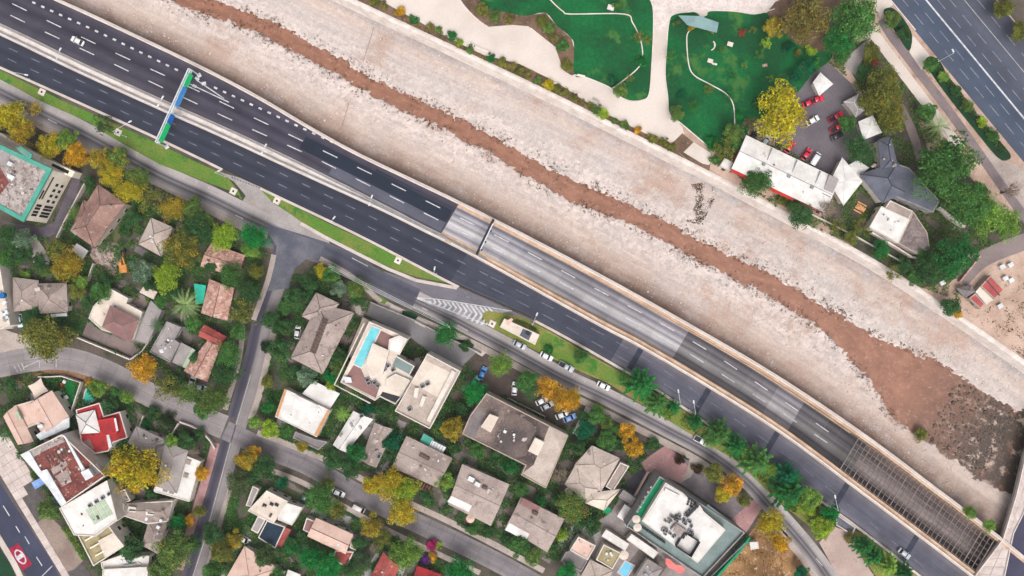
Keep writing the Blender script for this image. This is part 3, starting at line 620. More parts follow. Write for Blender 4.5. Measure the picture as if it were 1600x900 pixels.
sheet('brown_bed', [(1048, 226), (1066, 208), (1112, 246), (1108, 268), (1080, 255)], 0.05, EARTH2); sheet('ramp_paving', [(1068, 238), (1084, 222), (1116, 243), (1108, 258), (1098, 256)], 0.06, PLAZA)
sheet('dirt_bed', [(1198, 20), (1240, -10), (1330, -20), (1330, 60), (1300, 80), (1262, 76), (1236, 60)], 0.07, EARTH2, 2)
sheet('workshop_yard', [(1196, 210), (1220, 150), (1262, 120), (1290, 98), (1306, 108), (1330, 130), (1352, 175), (1378, 210), (1345, 250), (1318, 282), (1270, 262)], 0.05, YARDA)
sheet('east_garden', [(1300, 60), (1330, 70), (1360, 60), (1450, 170), (1470, 220), (1560, 330), (1600, 345), (1700, 400), (1600, 400), (1480, 440), (1440, 450), (1350, 400), (1290, 350), (1310, 290), (1380, 215), (1340, 130)], 0.03, EARTH)
sheet('garden_drive', [(1320, 105), (1328, 85), (1348, 68), (1362, 60), (1352, 82), (1336, 118)], 0.05, CONCG)
ribbon('garden_road', [(1405, 165), (1425, 205), (1438, 250)], 14, 0.055, BROWNP); sheet('service_yard', [(1508, 400), (1600, 372), (1660, 380), (1660, 560), (1600, 560), (1510, 500), (1500, 470), (1490, 440)], 0.04, DIRT)
ribbon('service_road', [(1500, 440), (1535, 405), (1600, 378), (1680, 350)], 26, 0.05, mat('service_asphalt', (138, 124, 122), (120, 108, 108), 0.1, 0.12))
sheet('service_path', [(1432, 185), (1450, 235), (1446, 262), (1462, 262), (1470, 220), (1480, 205)], 0.048, DIRT)
# second motorway
E0, E1 = Vector((1447, 0)), Vector((1600, 185)); ed = (E1 - E0).normalized(); en = Vector((ed.y, -ed.x))
def ep(s, o): q = E0 + ed * s + en * o; return (q.x, q.y)
m2 = ribbon('second_motorway', [ep(-260, 20), ep(0, 20), ep(300, 20), ep(520, 20)], 128, 0.03, roadmat('second_asphalt', [(0, (76, 75, 86)), (0.15, (78, 80, 92)), (0.35, (86, 90, 103)), (0.5, (76, 79, 92)), (0.7, (70, 80, 97)), (1, (78, 86, 102))], 0.1, 0.12), 4)
PAINTF3 = mat('dull_paint', (150, 152, 162), (126, 128, 140), 0.6, 0.2)
def mline(o, s0, s1, w, m=PAINT, ln=None, gap=0):
    s = s0
    while s < s1:
        e = s1 if ln is None else s + ln; seg('lane_line' if ln is None else 'lane_dash', ep(s, o), ep(e, o), w, 0.042, m, m2); s = e + gap
mline(0, -200, 480, 2.6); mline(46, -200, 480, 1.0, PAINTF2)
for o, ph in ((-28, 0), (-14, 9), (14, 4), (29, 12), (62, 6)): mline(o, -180 + ph, 460, .9, PAINTF3, 22, 15)
wallline('path_kerb', [ep(-40, -43), ep(26, -43)], 1.6, 0, 0.16, CONCW, kind='structure')
ribbon('bike_lane', [(1378, 30), (1392, 55), (1430, 105), (1480, 170), (1530, 240), (1565, 290), (1620, 365)], 14, 0.07, mat('bike_asphalt', (134, 120, 120), (120, 108, 110), 0.15, 0.12), 3)
ribbon('footpath', [(1355, 42), (1372, 62), (1412, 115), (1450, 165), (1500, 232)], 16, 0.06, PLAZA, 3)
sheet('path_apron', [(1365, -20), (1388, -20), (1395, 8), (1382, 16), (1376, 28), (1366, 10)], 0.065, PLAZA); sheet('path_apron', [(1421, 82), (1426, 55), (1452, 86), (1448, 96), (1440, 110)], 0.075, PLAZA)
sheet('planting_island', [(1380, 20), (1390, 12), (1402, 18), (1416, 36), (1425, 56), (1420, 80), (1402, 55)], 0.10, DLAWN, 3); sheet('planting_island', [(1446, 100), (1455, 88), (1470, 98), (1482, 122), (1515, 168), (1548, 205), (1578, 240), (1574, 250), (1558, 246), (1520, 200), (1480, 150)], 0.10, DLAWN, 3)
sheet('east_bank', [ep(-260, 86), ep(520, 86), (2200, 300), (2200, -300)], 0.05, EARTH)
sheet('paving_apron', [(1505, 215), (1560, 246), (1600, 262), (1660, 300), (1660, 345), (1600, 332), (1560, 290)], 0.056, SIDEWALK)

def bedline(name, pts, w_):
    v, f, _ = ribbonw(crom(pts, 8), w_, 0); v = [Vector((p.x * 1.015, p.y * 1.015, -3.84)) for p in v]; part(name, v, up2(v, f), mat('bed_joint', (150, 128, 118), (128, 108, 98), .5, .2), bpy.data.objects['river_bed'])
bedline('bed_joint', [(584, 42), (575, 72), (567, 97)], .7); bedline('bed_joint', [(545, 160), (537, 188), (529, 212)], .7)
# ================================================================== buildings
RT = {}
def roofm(k, c, c2=None, **kw): RT[k] = mat('roof_' + k, c, c2, **kw)
roofm('greytan', (172, 156, 148), (152, 136, 130), sc=0.16, amt=0.18, speck=(132, 117, 111), speck_sc=0.4, speck_pos=0.6)
roofm('taupe', (162, 147, 140), (140, 125, 119), sc=0.16, amt=0.18, speck=(186, 172, 164), speck_sc=0.35, speck_pos=0.6)
roofm('lighttan', (192, 176, 166), (172, 156, 146), sc=0.16, amt=0.15, speck=(156, 140, 130), speck_sc=.4, speck_pos=.63)
roofm('brown', (152, 120, 110), (130, 100, 92), sc=0.2, amt=0.2, speck=(172, 146, 136), speck_sc=0.5)
roofm('terracotta', (188, 148, 134), (158, 114, 101), sc=0.5, amt=0.28, speck=(208, 182, 170), speck_sc=0.9, speck_pos=0.56)
roofm('red', (168, 52, 56), (146, 46, 50), sc=0.25, amt=0.14, speck=(190, 110, 104), speck_sc=0.6, speck_pos=0.68)
roofm('redtile', (166, 82, 76), (140, 66, 62), sc=0.3, amt=0.2, speck=(196, 140, 128), speck_sc=0.6, speck_pos=0.62)
roofm('fadedred', (182, 88, 88), (160, 78, 78), sc=.4, amt=.16)
roofm('mauve', (142, 108, 104), (130, 98, 96), sc=0.3, amt=0.10)
roofm('grey', (160, 152, 150), (144, 136, 134), sc=0.2, amt=0.12, speck=(124, 116, 114), speck_sc=0.4, speck_pos=0.66)
roofm('darkgrey', (128, 120, 120), (112, 104, 105), sc=0.2, amt=0.14)
roofm('white', (226, 222, 218), (208, 202, 198), sc=0.25, amt=0.06, speck=(178, 172, 168), speck_sc=0.4, speck_pos=0.68)
roofm('cream', (222, 208, 194), (206, 190, 176), sc=0.2, amt=0.08, speck=(180, 164, 152), speck_sc=0.3, speck_pos=0.66)
roofm('pink', (216, 184, 170), (204, 170, 156), sc=0.2, amt=0.08, speck=(188, 156, 142), speck_sc=0.35, speck_pos=0.66)
roofm('stainbrown', (142, 124, 117), (78, 68, 67), sc=0.075, amt=0.26, speck=(160, 142, 134), speck_sc=0.3, speck_pos=0.62)
roofm('slate', (102, 104, 116), (88, 90, 102), sc=0.2, amt=0.14)
roofm('shingle', (138, 124, 122), (108, 96, 96), sc=0.6, amt=0.28)
roofm('navy', (40, 56, 72), (34, 48, 62), sc=0.3, amt=0.1)
roofm('ruin', (128, 72, 66), (104, 58, 54), sc=0.35, amt=0.25, speck=(186, 168, 156), speck_sc=0.55, speck_pos=0.6)
roofm('gravel', (176, 166, 162), (150, 138, 134), sc=0.4, amt=0.3, speck=(118, 98, 92), speck_sc=0.7, speck_pos=0.56)
roofm('palegreen', (176, 192, 164), (160, 178, 150), sc=0.4, amt=0.12)
roofm('olive', (164, 152, 116), (146, 134, 100), sc=0.3, amt=0.16, speck=(120, 108, 80), speck_sc=0.5, speck_pos=0.64)
roofm('teal', (84, 160, 142), (72, 148, 130), sc=0.3, amt=0.08)
roofm('greenglass', (128, 142, 140), (112, 128, 126), sc=0.2, amt=0.1)
WALLS = {'white': mat('wall_white', (220, 210, 200), (204, 194, 184), 0.4, 0.08), 'cream': mat('wall_cream', (240, 230, 212), (228, 216, 198), 0.4, 0.06), 'tan': mat('wall_tan', (180, 164, 150), (164, 148, 136), 0.4, 0.1), 'brick': mat('wall_brick', (150, 100, 86), (130, 84, 72), 0.5, 0.16), 'red': mat('wall_red', (196, 60, 52), (176, 52, 46), 0.4, 0.08), 'grey': mat('wall_grey', (150, 146, 144), (134, 130, 130), 0.4, 0.1)}
GLASS = mat('window_glass', (40, 46, 54), (30, 34, 42), 0.8, 0.1, rough=0.15, spec=0.6)
FRAME = mat('window_frame', (214, 210, 204), (196, 192, 188), 0.8, 0.05)
DOORM = mat('door_wood', (110, 74, 52), (92, 60, 42), 0.8, 0.1)
CAPM = mat('ridge_tile', (148, 132, 125), (136, 120, 113), 0.8, 0.14)
CAPD = mat('dark_ridge_tile', (98, 82, 78), (84, 70, 66), 0.8, 0.14)
POOL = mat('pool_water', (112, 200, 208), (96, 190, 202), 0.5, 0.04, rough=0.12, spec=0.5)
POOLT = mat('teal_pool_water', (40, 190, 160), (30, 176, 150), 0.5, 0.04, rough=0.12, spec=0.5)
AWB = mat('blue_awning', (140, 172, 220), (110, 140, 200), 0.3, 0.06); GREENSH = mat('green_sheet', (30, 150, 104), (24, 134, 92), 0.3, 0.06)
PINKC = mat('coral_fabric', (236, 128, 124), (224, 116, 112), 0.5, 0.05); SAIL = mat('sail_fabric', (226, 206, 190), (216, 194, 178), 0.4, 0.04)
def frame_mesh(name, w, h):
    v, f = multi([boxv(0, 0, w + .2, .08, -h / 2 - .1, h / 2 + .1), boxv(0, -.05, w, .06, -h / 2, h / 2)])
    me = mesh(name, v, f, [FRAME, GLASS])
    for i in range(6, 12): me.polygons[i].material_index = 1
    return me
WIN_ME = frame_mesh('window', 1.25, 1.25); DOOR_ME = mesh('door', *multi([boxv(0, 0, 1.15, .08, 0, 2.15), boxv(0, -.05, .95, .06, 0.02, 2.05), boxv(.36, -.1, .06, .06, 0.98, 1.1)]), DOORM)
BUDGET = [0]
def openings(root, poly, zbase, top, maxn=9, door=True):
    p = ccw(poly); n = len(p); cnt = 0; off = ORG[root.name]
    for i in range(n):
        a, b = p[i], p[(i + 1) % n]; e = b - a; e.z = 0; L = e.length
        if L < 2.6: continue
        t = e.normalized(); out = Vector((t.y, -t.x, 0)); k = max(1, int(L / 3.6)); ang = math.atan2(t.y, t.x)
        for j in range(k):
            for fl in range(max(1, int((top - zbase) / 2.7))):
                if cnt >= maxn: return
                c = a + t * (L * (j + .5) / k) + out * 0.03
                if door and i == 0 and j == 0 and fl == 0:
                    o = mk('door', DOOR_ME, root); o.location = Vector((c.x, c.y, zbase)) - off
                else:
                    o = mk('window', WIN_ME, root); o.location = Vector((c.x, c.y, zbase + 1.55 + fl * 2.7)) - off
                o.rotation_euler.z = ang; cnt += 1
def hipgeo(q, ze, zt, gable=False, inset=None):
    """q: 4 world points CCW; returns verts, faces, ridge line"""
    q = [Vector((p.x, p.y, ze)) for p in q]
    if (q[1] - q[0]).length + (q[2] - q[3]).length < (q[2] - q[1]).length + (q[3] - q[0]).length: q = q[1:] + q[:1]
    m1, m2 = (q[3] + q[0]) / 2, (q[1] + q[2]) / 2; wd = (q[3] - q[0]).length; L = (m2 - m1).length; d = (m2 - m1).normalized()
    k = 0 if gable else min(wd * 0.5, L * 0.46)
    r1, r2 = m1 + d * k, m2 - d * k; r1.z = r2.z = zt
    v = q + [r1, r2]; f = [(0, 1, 5, 4), (2, 3, 4, 5), (1, 2, 5), (3, 0, 4)]
    return v, f, q, r1, r2
def capline(segs, r=0.09): return join(*[tube(a + Vector((0, 0, .03)), b + Vector((0, 0, .03)), r, n=5) for a, b in segs])
def wing(root, q, ze, zt, rm, wm='white', kind='hip', over=0.45, cap=CAPM, zbase=0.0, win=7, door=True, par=0.35):
    qw = ccw([W(x, y, ze) for x, y in q])
    if kind in ('hip', 'gable'):
        v, f, qq, r1, r2 = hipgeo(qw, ze, zt, kind == 'gable')
        th = 0.16; n = len(v); low = [p - Vector((0, 0, th)) for p in v]
        v2 = v + low; f2 = f + [(i, n + i, n + (i + 1) % 4, (i + 1) % 4) for i in range(4)] + [(n + 3, n + 2, n + 1, n)]
        r = part('roof', v2, f2, RT[rm], root)
        segs = [(r1, r2)] + ([(qq[0], r1), (qq[3], r1), (qq[1], r2), (qq[2], r2)] if kind == 'hip' else [])
        part('ridge_cap', *capline(segs), cap, r)
        iw = insetw(qw, over); vv, ff = prismw(iw, zbase, ze - 0.17); part('wall', vv, ff, WALLS[wm], root)
    elif kind == 'flat':
        vv, ff = prismw(qw, zbase, ze - 0.02); part('wall', vv, ff, WALLS[wm], root)
        iw = insetw(qw, 0.32); r = part('roof', *prismw(iw, ze - 0.018, ze + 0.03), RT[rm], root)
        ringprism('parapet', qw, iw, ze - 0.019, ze + par, WALLS[wm], root); iw = qw
    elif kind == 'sheet':     # plain thin roof sheet on posts
        r = part('roof', *prismw(qw, ze - 0.1, ze), RT[rm], root)
        for p in insetw(qw, 0.3): part('post', *tube((p.x, p.y, zbase), (p.x, p.y, ze - 0.1), .07, n=6), METALG, root)
        return r
    elif kind == 'slope':     # lean-to: first edge high
        k = [Vector((p.x, p.y, ze)) for p in [W(x, y, ze) for x, y in q]]; k[0].z = k[1].z = zt
        v = k + [p - Vector((0, 0, .15)) for p in k]; f = [(0, 1, 2, 3), (7, 6, 5, 4)] + [(i, (i + 1) % 4, 4 + (i + 1) % 4, 4 + i) for i in range(4)]
        r = part('roof', v, f, RT[rm], root); iw = insetw(qw, 0.3)
        vv, ff = prismw(iw, zbase, min(ze, zt) - 0.16); part('wall', vv, ff, WALLS[wm], root)
    if win: openings(root, iw, zbase, ze - 0.2, win, door)
    return r
NH = [0]; hr = random.Random(21); PAT1 = mat('patio_dark', (116, 106, 102), (96, 88, 84), .2, .2, speck=(140, 128, 120), speck_sc=.5); PAT2 = mat('patio_green', (70, 86, 56), (92, 92, 64), .15, .3)
def house(name, label, cat, wings, group=None):
    q0 = wings[0][0]; c = W(sum(p[0] for p in q0) / len(q0), sum(p[1] for p in q0) / len(q0), wings[0][1])
    root = thing(name, label, cat, (c.x, c.y, 0), group); d = True; NH[0] += 1
    if cat == 'house' and NH[0] < 60:
        pw = insetw(ccw([W(*p, wings[0][1]) for p in q0]), -hr.uniform(2.0, 3.4)); pw = [Vector((p.x + hr.uniform(-1, 1), p.y + hr.uniform(-1, 1), .012 + NH[0] * .0009)) for p in pw]
        part('patio', pw, up(pw, tess(pw)), hr.choice([PAT1, PAT2, BROWNP, CONCG, PAT1]), kind='structure')
    if wings[0][3] not in ('terracotta',) and cat in ('house', 'building'):
        w0 = wings[0]; hp = dict(w0[4]).get('kind', 'hip') if len(w0) > 4 else 'hip'; cx_ = sum(p[0] for p in q0) / len(q0); cy_ = sum(p[1] for p in q0) / len(q0)
        for i in range(hr.randint(3, 6)):
            k = hr.uniform(.15, .6); p = hr.choice(q0); x, y = cx_ + (p[0] - cx_) * k + hr.uniform(-2, 2), cy_ + (p[1] - cy_) * k + hr.uniform(-2, 2); zz = w0[1] if hp != 'hip' and hp != 'gable' else w0[2] - (w0[2] - w0[1]) * k * 1.05; s = hr.uniform(.25, .8)
            if hr.random() < .5: cyl('roof_vent', x, y, .13 + s * .15, zz - .5, zz + .5, hr.choice([METALG, METALW]), root, 8)
            else: box('roof_box', x, y, s, s * hr.uniform(.8, 2), zz - .4, zz + .3, hr.choice([-28, 30, 60]), hr.choice([METALW, CAPD, METALG, CONC]), root)
    for w in wings:
        kw = dict(w[4]) if len(w) > 4 else {}
        wing(root, w[0], w[1], w[2], w[3], door=d, **kw); d = False
    return root
def dk(root, name, pts, z, m, th=0.06): return prism(name, pts, z - th, z, m, root)     # thin panel lying on a roof
def chim(root, px, py, z, ang=-28, s=0.7, h=0.9):
    c = box('chimney', px, py, s, s, z - 0.9, z + h, ang, WALLS['white'], root); box('chimney_cap', px, py, s + .2, s + .2, z + h + .004, z + h + .14, ang, CAPM, c)
def unit(root, name, px, py, w, l, z, h, ang, m=METALG): 
    b = box(name, px, py, w, l, z, z + h, ang, m, root); box('grille', px, py, w * .7, l * .7, z + h + .004, z + h + .05, ang, DARK, b); return b
rng = random.Random(5)
def clutter(root, poly, z, n, names=('vent', 'roof_box', 'water_tank'), ang=-28):
    xs = [p[0] for p in poly]; ys = [p[1] for p in poly]; c = (sum(xs) / len(xs), sum(ys) / len(ys))
    for i in range(n):
        a = rng.random(); b_ = rng.choice(poly); x = c[0] + (b_[0] - c[0]) * a * .75 + rng.uniform(-3, 3); y = c[1] + (b_[1] - c[1]) * a * .75 + rng.uniform(-3, 3)
        nm = rng.choice(names); s = rng.uniform(.5, 1.1)
        if nm == 'water_tank': cyl(nm, x, y, s * .55, z, z + s, METALW, root, 10)
        elif nm == 'vent': v = cyl(nm, x, y, .16, z - .4, z + .55, METALG, root, 8)
        else: box(nm, x, y, s, s * rng.uniform(.7, 1.6), z - .2, z + s * .5, ang, rng.choice([METALW, METALG, CONC]), root)
W_ = dict
# --- top-left office block with teal eaves
oq = [(-70, 193), (82, 264), (37, 347), (-120, 262)]
of = thing('office_block', 'four-storey cream office block with teal roof edge at the left edge', 'building', (*W(20, 285).xy, 0))
qw = ccw([W(x, y, 12) for x, y in oq]); part('wall', *prismw(insetw(qw, .5), 0, 11.6), WALLS['cream'], of)
part('roof', *prismw(insetw(qw, 1.2), 11.61, 11.9), RT['gravel'], of)
ringprism('eaves', qw, insetw(qw, 1.3), 11.5, 12.2, RT['teal'], of)
dk(of, 'roof_hatch', [(-40, 250), (0, 262), (14, 285), (-6, 312), (-40, 300)], 11.98, RT['ruin']); dk(of, 'roof_sheet', [(-20, 232), (16, 240), (12, 262), (-30, 250)], 12.0, RT['grey'])
box('roof_vent', 15, 256, 1.4, 1.2, 11.9, 12.9, -28, METALW, of); box('roof_vent', 17, 277, 1.5, 1.3, 11.9, 12.8, -28, METALW, of)
prism('stair_box', [(25, 231), (33, 229), (50, 241), (48, 248), (42, 249)], 11.9, 12.7, RT['teal'], of); prism('stair_box_roof', [(29, 235), (33, 233), (46, 243), (43, 245)], 12.705, 12.76, RT['greenglass'], of)
for k in range(9):
    x, y = 10 + rng.uniform(-8, 45), 275 + rng.uniform(-12, 40)
    if y > 345 - x * .1 or x > 60: continue
    box('roof_debris', x, y, rng.uniform(.3, 1), rng.uniform(.3, .9), 11.9, 12.05 + rng.random() * .2, rng.uniform(0, 90), rng.choice([CONC, CAPD, METALW]), of)
iw = insetw(qw, .5)
ed_ = max(range(4), key=lambda i: (iw[i] + iw[(i + 1) % 4]).x)      # east facade
a, b = iw[ed_], iw[(ed_ + 1) % 4]; t = (b - a).normalized(); out = Vector((t.y, -t.x, 0)); L = (b - a).length; ang = math.atan2(t.y, t.x)
def fwin(name, s, z, w, h, m=GLASS):
    c = a + t * s * L + out * 0.02; part(name, boxv(c.x, c.y, w, 0.12, z - h / 2, z + h / 2, ang), BF, m, of)
for s in (.42, .53, .64, .75):
    for z in (2.2, 5.0): fwin('window', s, z, .9, 1.3)
fwin('stair_window', .66, 8.6, 7.5, .7, CAPD); fwin('window', .52, 9.8, 3, .7)
for s in (.12, .18, .25, .31):
    fwin('tall_window', s, 3.2, .75, 4.4); fwin('tall_window', s, 8.2, .75, 2.6)
openings(of, [p for p in iw], 0.3, 11.5, 14, False)
prism('terrace_wing', [(-40, 195), (0, 207), (40, 232), (117, 268), (112, 277), (60, 255), (20, 238), (-40, 215)], 0, 4.2, WALLS['cream'], of, zref=4.2)
dk(of, 'terrace_floor', [(-35, 200), (0, 211), (36, 231), (30, 236), (0, 222), (-35, 212)], 4.26, CONC); dk(of, 'terrace_floor', [(82, 255), (108, 267), (106, 272), (80, 259)], 4.26, DARK)
# --- houses, west
h = house('house', 'brown-roofed house below the yellow street trees, next to the rubble pile', 'house', [([(153, 288), (196, 318), (146, 386), (109, 360)], 5.5, 7.6, 'brown', W_(cap=CAPD, wm='tan')), ([(130, 312), (150, 322), (138, 352), (116, 346)], 4.6, 6.0, 'brown', W_(cap=CAPD, win=3))])
chim(h, 170, 322, 6.6); dk(h, 'patched_sheet', [(119, 348), (128, 353), (118, 368), (110, 360)], 5.9, RT['taupe'])
house('shed', 'small white metal shed leaning between the brown roof and autumn tree', 'shed', [([(112, 390), (120, 380), (138, 392), (129, 406)], 2.6, 0, 'white', W_(kind='sheet'))])
h = house('house', 'small pale grey hip-roofed house touching the big olive tree', 'house', [([(236, 340), (270, 355), (252, 401), (216, 381)], 3.4, 5.2, 'lighttan', W_(cap=CAPD))]); box('skylight', 238, 378, .7, .5, 4.2, 4.75, -28, METALW, h)
dk(h, 'terrace', [(214, 384), (250, 402), (246, 412), (209, 393)], 0.3, RT['darkgrey'], .28)
house('house', 'terracotta tiled house under the round lime-green tree', 'house', [([(330, 380), (383, 399), (373, 434), (313, 416)], 3.2, 4.6, 'terracotta', W_(wm='brick', cap=CAPD, kind='gable'))])
h = house('house', 'grey-tan house with two hip roofs beside the small white car, left edge', 'house', [([(20, 433), (60, 438), (59, 484), (20, 487)], 3.6, 5.6, 'greytan', W_(wm='brick')), ([(57, 443), (104, 442), (106, 488), (61, 490)], 3.7, 5.9, 'greytan', W_(win=5))])
chim(h, 72, 450, 5.2); box('roof_box', 58, 452, 1.6, 1.0, 4, 6.0, 10, CONC, h); dk(h, 'porch_roof', [(79, 491), (104, 489), (105, 494), (80, 495)], 2.9, METALW)
h = house('house', 'cream flat-roofed house with mauve hip roof in the middle', 'house', [([(172, 450), (201, 466), (198, 474), (223, 487), (210, 530), (160, 516), (139, 497), (146, 479)], 3.2, 0, 'cream', W_(kind='flat', par=.3)), ([(172, 477), (218, 500), (203, 536), (159, 511)], 5.0, 6.4, 'mauve', W_(wm='cream', cap=CAPM))])
dk(h, 'terrace', [(185, 444), (236, 467), (222, 486), (199, 475), (202, 466), (184, 456)], 0.35, BROWNP, .3)
house('annex', 'long grey metal lean-to roofs beside the cream and mauve house', 'shed', [([(236, 469), (253, 485), (231, 538), (209, 532), (222, 500)], 3.0, 0, 'grey', W_(kind='flat', wm='grey', par=.1, win=3))])
house('shed', 'small cream shed roof above the brown terrace of the mauve-roofed house', 'shed', [([(225, 446), (246, 456), (240, 468), (218, 457)], 2.5, 0, 'cream', W_(kind='sheet'))])
h = house('house', 'flat dark grey roof house between lean-to sheds and red-tiled cottage', 'house', [([(261, 502), (284, 511), (273, 530), (281, 536), (266, 566), (234, 550)], 3.6, 0, 'grey', W_(kind='flat', wm='grey'))])
clutter(h, [(250, 530), (266, 530), (256, 552)], 3.6, 4); dk(h, 'white_patch', [(248, 547), (254, 545), (256, 551), (251, 552)], 3.7, METALW)
house('carport', 'pale carport roof strip with green-tinted edge beside terracotta cottage', 'carport', [([(283, 535), (300, 544), (284, 573), (269, 566)], 2.8, 0, 'grey', W_(kind='sheet')), ([(300, 544), (305, 547), (291, 576), (284, 573)], 2.7, 0, 'palegreen', W_(kind='sheet'))])
house('cottage', 'terracotta cottage with a darker red upper roof beside the side street', 'house', [([(325, 531), (344, 541), (324, 597), (287, 579)], 3.2, 4.5, 'terracotta', W_(wm='brick', kind='gable', cap=CAPD)), ([(319, 507), (354, 526), (345, 541), (310, 525)], 3.8, 4.8, 'redtile', W_(kind='gable', wm='brick', cap=CAPD, win=3))])
house('house', 'speckled terracotta square roof right of the big pale palm', 'house', [([(327, 436), (366, 450), (355, 501), (314, 489)], 3.4, 4.6, 'terracotta', W_(wm='brick', kind='gable', cap=CAPD))])
t_ = thing('shade_net', 'teal shade net stretched beside the speckled terracotta roof', 'shade net', (*W(312, 459).xy, 0)); prism('net', [(303, 443), (322, 446), (318, 473), (306, 476)], 2.4, 2.46, POOLT, t_)
for p in ((304, 444), (321, 447), (317, 472), (307, 475)): cyl('post', *p, .06, 0, 2.4, METALG, t_, 6)
h = house('apartment_building', 'white cluttered flat-roofed building cut by the left edge', 'building', [([(-40, 395), (0, 413), (6, 448), (17, 508), (0, 515), (-40, 515)], 6, 0, 'cream', W_(kind='flat', win=5))])
cyl('water_tank', 2, 462, .9, 6, 7.4, mat('blue_tank', (40, 110, 170), (30, 96, 150), .5, .05), h, 12); clutter(h, [(0, 450), (10, 480), (12, 505), (2, 500)], 6, 14)
# --- lower left cluster
h = house('house', 'pink-beige roofed house by the artificial turf and sail shade', 'house', [([(44, 634), (81, 610), (108, 651), (66, 680)], 5.2, 6.6, 'pink', W_(kind='gable', cap=CAPM)), ([(5, 651), (25, 633), (53, 690), (28, 695)], 4.8, 6.0, 'pink', W_(kind='gable', win=4)), ([(22, 634), (54, 625), (62, 660), (40, 670)], 4.3, 0, 'pink', W_(kind='flat', win=2))])
dk(h, 'white_membrane', [(108, 652), (108, 668), (63, 688), (56, 680), (80, 664)], 5.7, METALW, .4); dk(h, 'skylight', [(23, 643), (27, 641), (34, 655), (30, 657)], 5.9, RT['palegreen'], .3); clutter(h, [(50, 665), (66, 662), (60, 676)], 5.6, 5)
t_ = thing('sail_shade', 'beige four-cornered sail shade over the turf garden', 'sail shade', (*W(60, 607).xy, 0))
sp_ = [(43, 603), (64, 590), (76, 611), (54, 625)]; v = []
for i in range(9):
    for j in range(9):
        s, q = i / 8, j / 8; x = (1 - s) * ((1 - q) * sp_[0][0] + q * sp_[3][0]) + s * ((1 - q) * sp_[1][0] + q * sp_[2][0]); y = (1 - s) * ((1 - q) * sp_[0][1] + q * sp_[3][1]) + s * ((1 - q) * sp_[1][1] + q * sp_[2][1])
        k = 0.16 * (4 * s * (1 - s) * abs(2 * q - 1) ** 2 + 4 * q * (1 - q) * abs(2 * s - 1) ** 2); x += (59.5 - x) * k; y += (607 - y) * k
        v.append(W(x, y, 3.0 + .5 * (2 * s - 1) * (2 * q - 1)))
part('sail', v, [(i * 9 + j, i * 9 + j + 1, i * 9 + j + 10, i * 9 + j + 9) for i in range(8) for j in range(8)], SAIL, t_, smooth=True)
for p in sp_: cyl('post', *p, .07, 0, 3.3, METALG, t_, 6)
sheet('turf_garden', [(65, 590), (100, 588), (129, 598), (112, 650), (94, 632), (80, 612), (74, 600)], 0.05, TURF)
w = tag(wallline('garden_wall', [(64, 588), (80, 588), (100, 587), (130, 597), (112, 652)], 1.6, 0, 1.7, CONCW), 'white wall around the artificial turf garden', 'wall')
t_ = thing('play_slide', 'small red and white play slide on the turf garden', 'slide', (*W(98, 602).xy, 0)); a_, b_ = W(100, 598), W(95, 608)
part('chute', [Vector((a_.x - .4, a_.y, 1.3)), Vector((a_.x + .4, a_.y, 1.3)), Vector((b_.x + .4, b_.y, .15)), Vector((b_.x - .4, b_.y, .15))], [(0, 1, 2, 3)], WALLS['red'], t_); box('platform', 100, 597, .9, .9, .9, 1.3, -28, METALW, t_); box('ladder', 101, 594, .7, .15, 0, 1.2, -28, METALG, t_); box('landing', 95, 608, .8, .6, .06, .2, -28, METALW, t_)
t_ = thing('garden_table', 'white garden table and seat on the turf beside pink-beige roof', 'table', (*W(101, 619).xy, 0)); box('table_top', 103, 621, 1.3, 1.2, .7, .78, 30, CONCW, t_); box('pedestal', 103, 621, .3, .3, 0.05, .7, 30, METALG, t_); box('seat', 98, 615, .9, .7, .05, .5, 20, METALW, t_)
t_ = thing('swimming_pool', 'teal kidney-shaped pool behind the red-roofed house', 'pool', (*W(140, 620).xy, 0)); pw_ = crom([(136, 608), (144, 609), (148, 616), (149, 623), (140, 629), (131, 633), (132, 620)], 4, True)
prism('water', pw_, 0.04, .09, POOLT, t_); o_ = [W(*p) for p in pw_]; ringprism('coping', insetw(o_, -.35), ccw(o_), 0.02, .14, CONC, t_)
h = house('house', 'red flat-roofed house with a white hip roof section', 'house', [([(119, 640), (156, 629), (163, 650), (188, 643), (200, 684), (178, 691), (170, 705), (149, 709), (127, 690)], 4.6, 0, 'red', W_(kind='flat', wm='white', par=.25)), ([(118, 648), (148, 640), (157, 676), (126, 678)], 5.4, 6.5, 'white', W_(cap=CAPD, win=3)), ([(153, 657), (178, 652), (183, 677), (160, 681)], 6.2, 0, 'red', W_(kind='flat', par=.15, wm='red', win=2))])
dk(h, 'white_strip', [(178, 654), (181, 653), (185, 673), (182, 674)], 6.6, METALW); dk(h, 'white_wall_top', [(166, 680), (170, 679), (175, 698), (170, 700)], 5.2, METALW, .6); dk(h, 'dark_roof_panel', [(128, 690), (140, 686), (147, 700), (144, 708)], 4.75, RT['mauve'])
h = house('apartment_building', 'long white apartment building with stripped reddish-brown roof', 'building', [([(33, 710), (98, 678), (166, 743), (99, 790), (76, 760)], 9, 0, 'ruin', W_(kind='flat', par=.5, win=14))])
dk(h, 'white_roof_band', [(33, 710), (45, 704), (64, 736), (73, 733), (103, 784), (96, 792), (74, 760)], 9.6, METALW, .5); dk(h, 'grey_roof_strip', [(46, 703), (96, 680), (102, 690), (70, 704), (52, 715)], 9.16, RT['gravel']); dk(h, 'parapet_band', [(98, 679), (103, 683), (133, 734), (128, 737)], 9.7, METALW, .6)
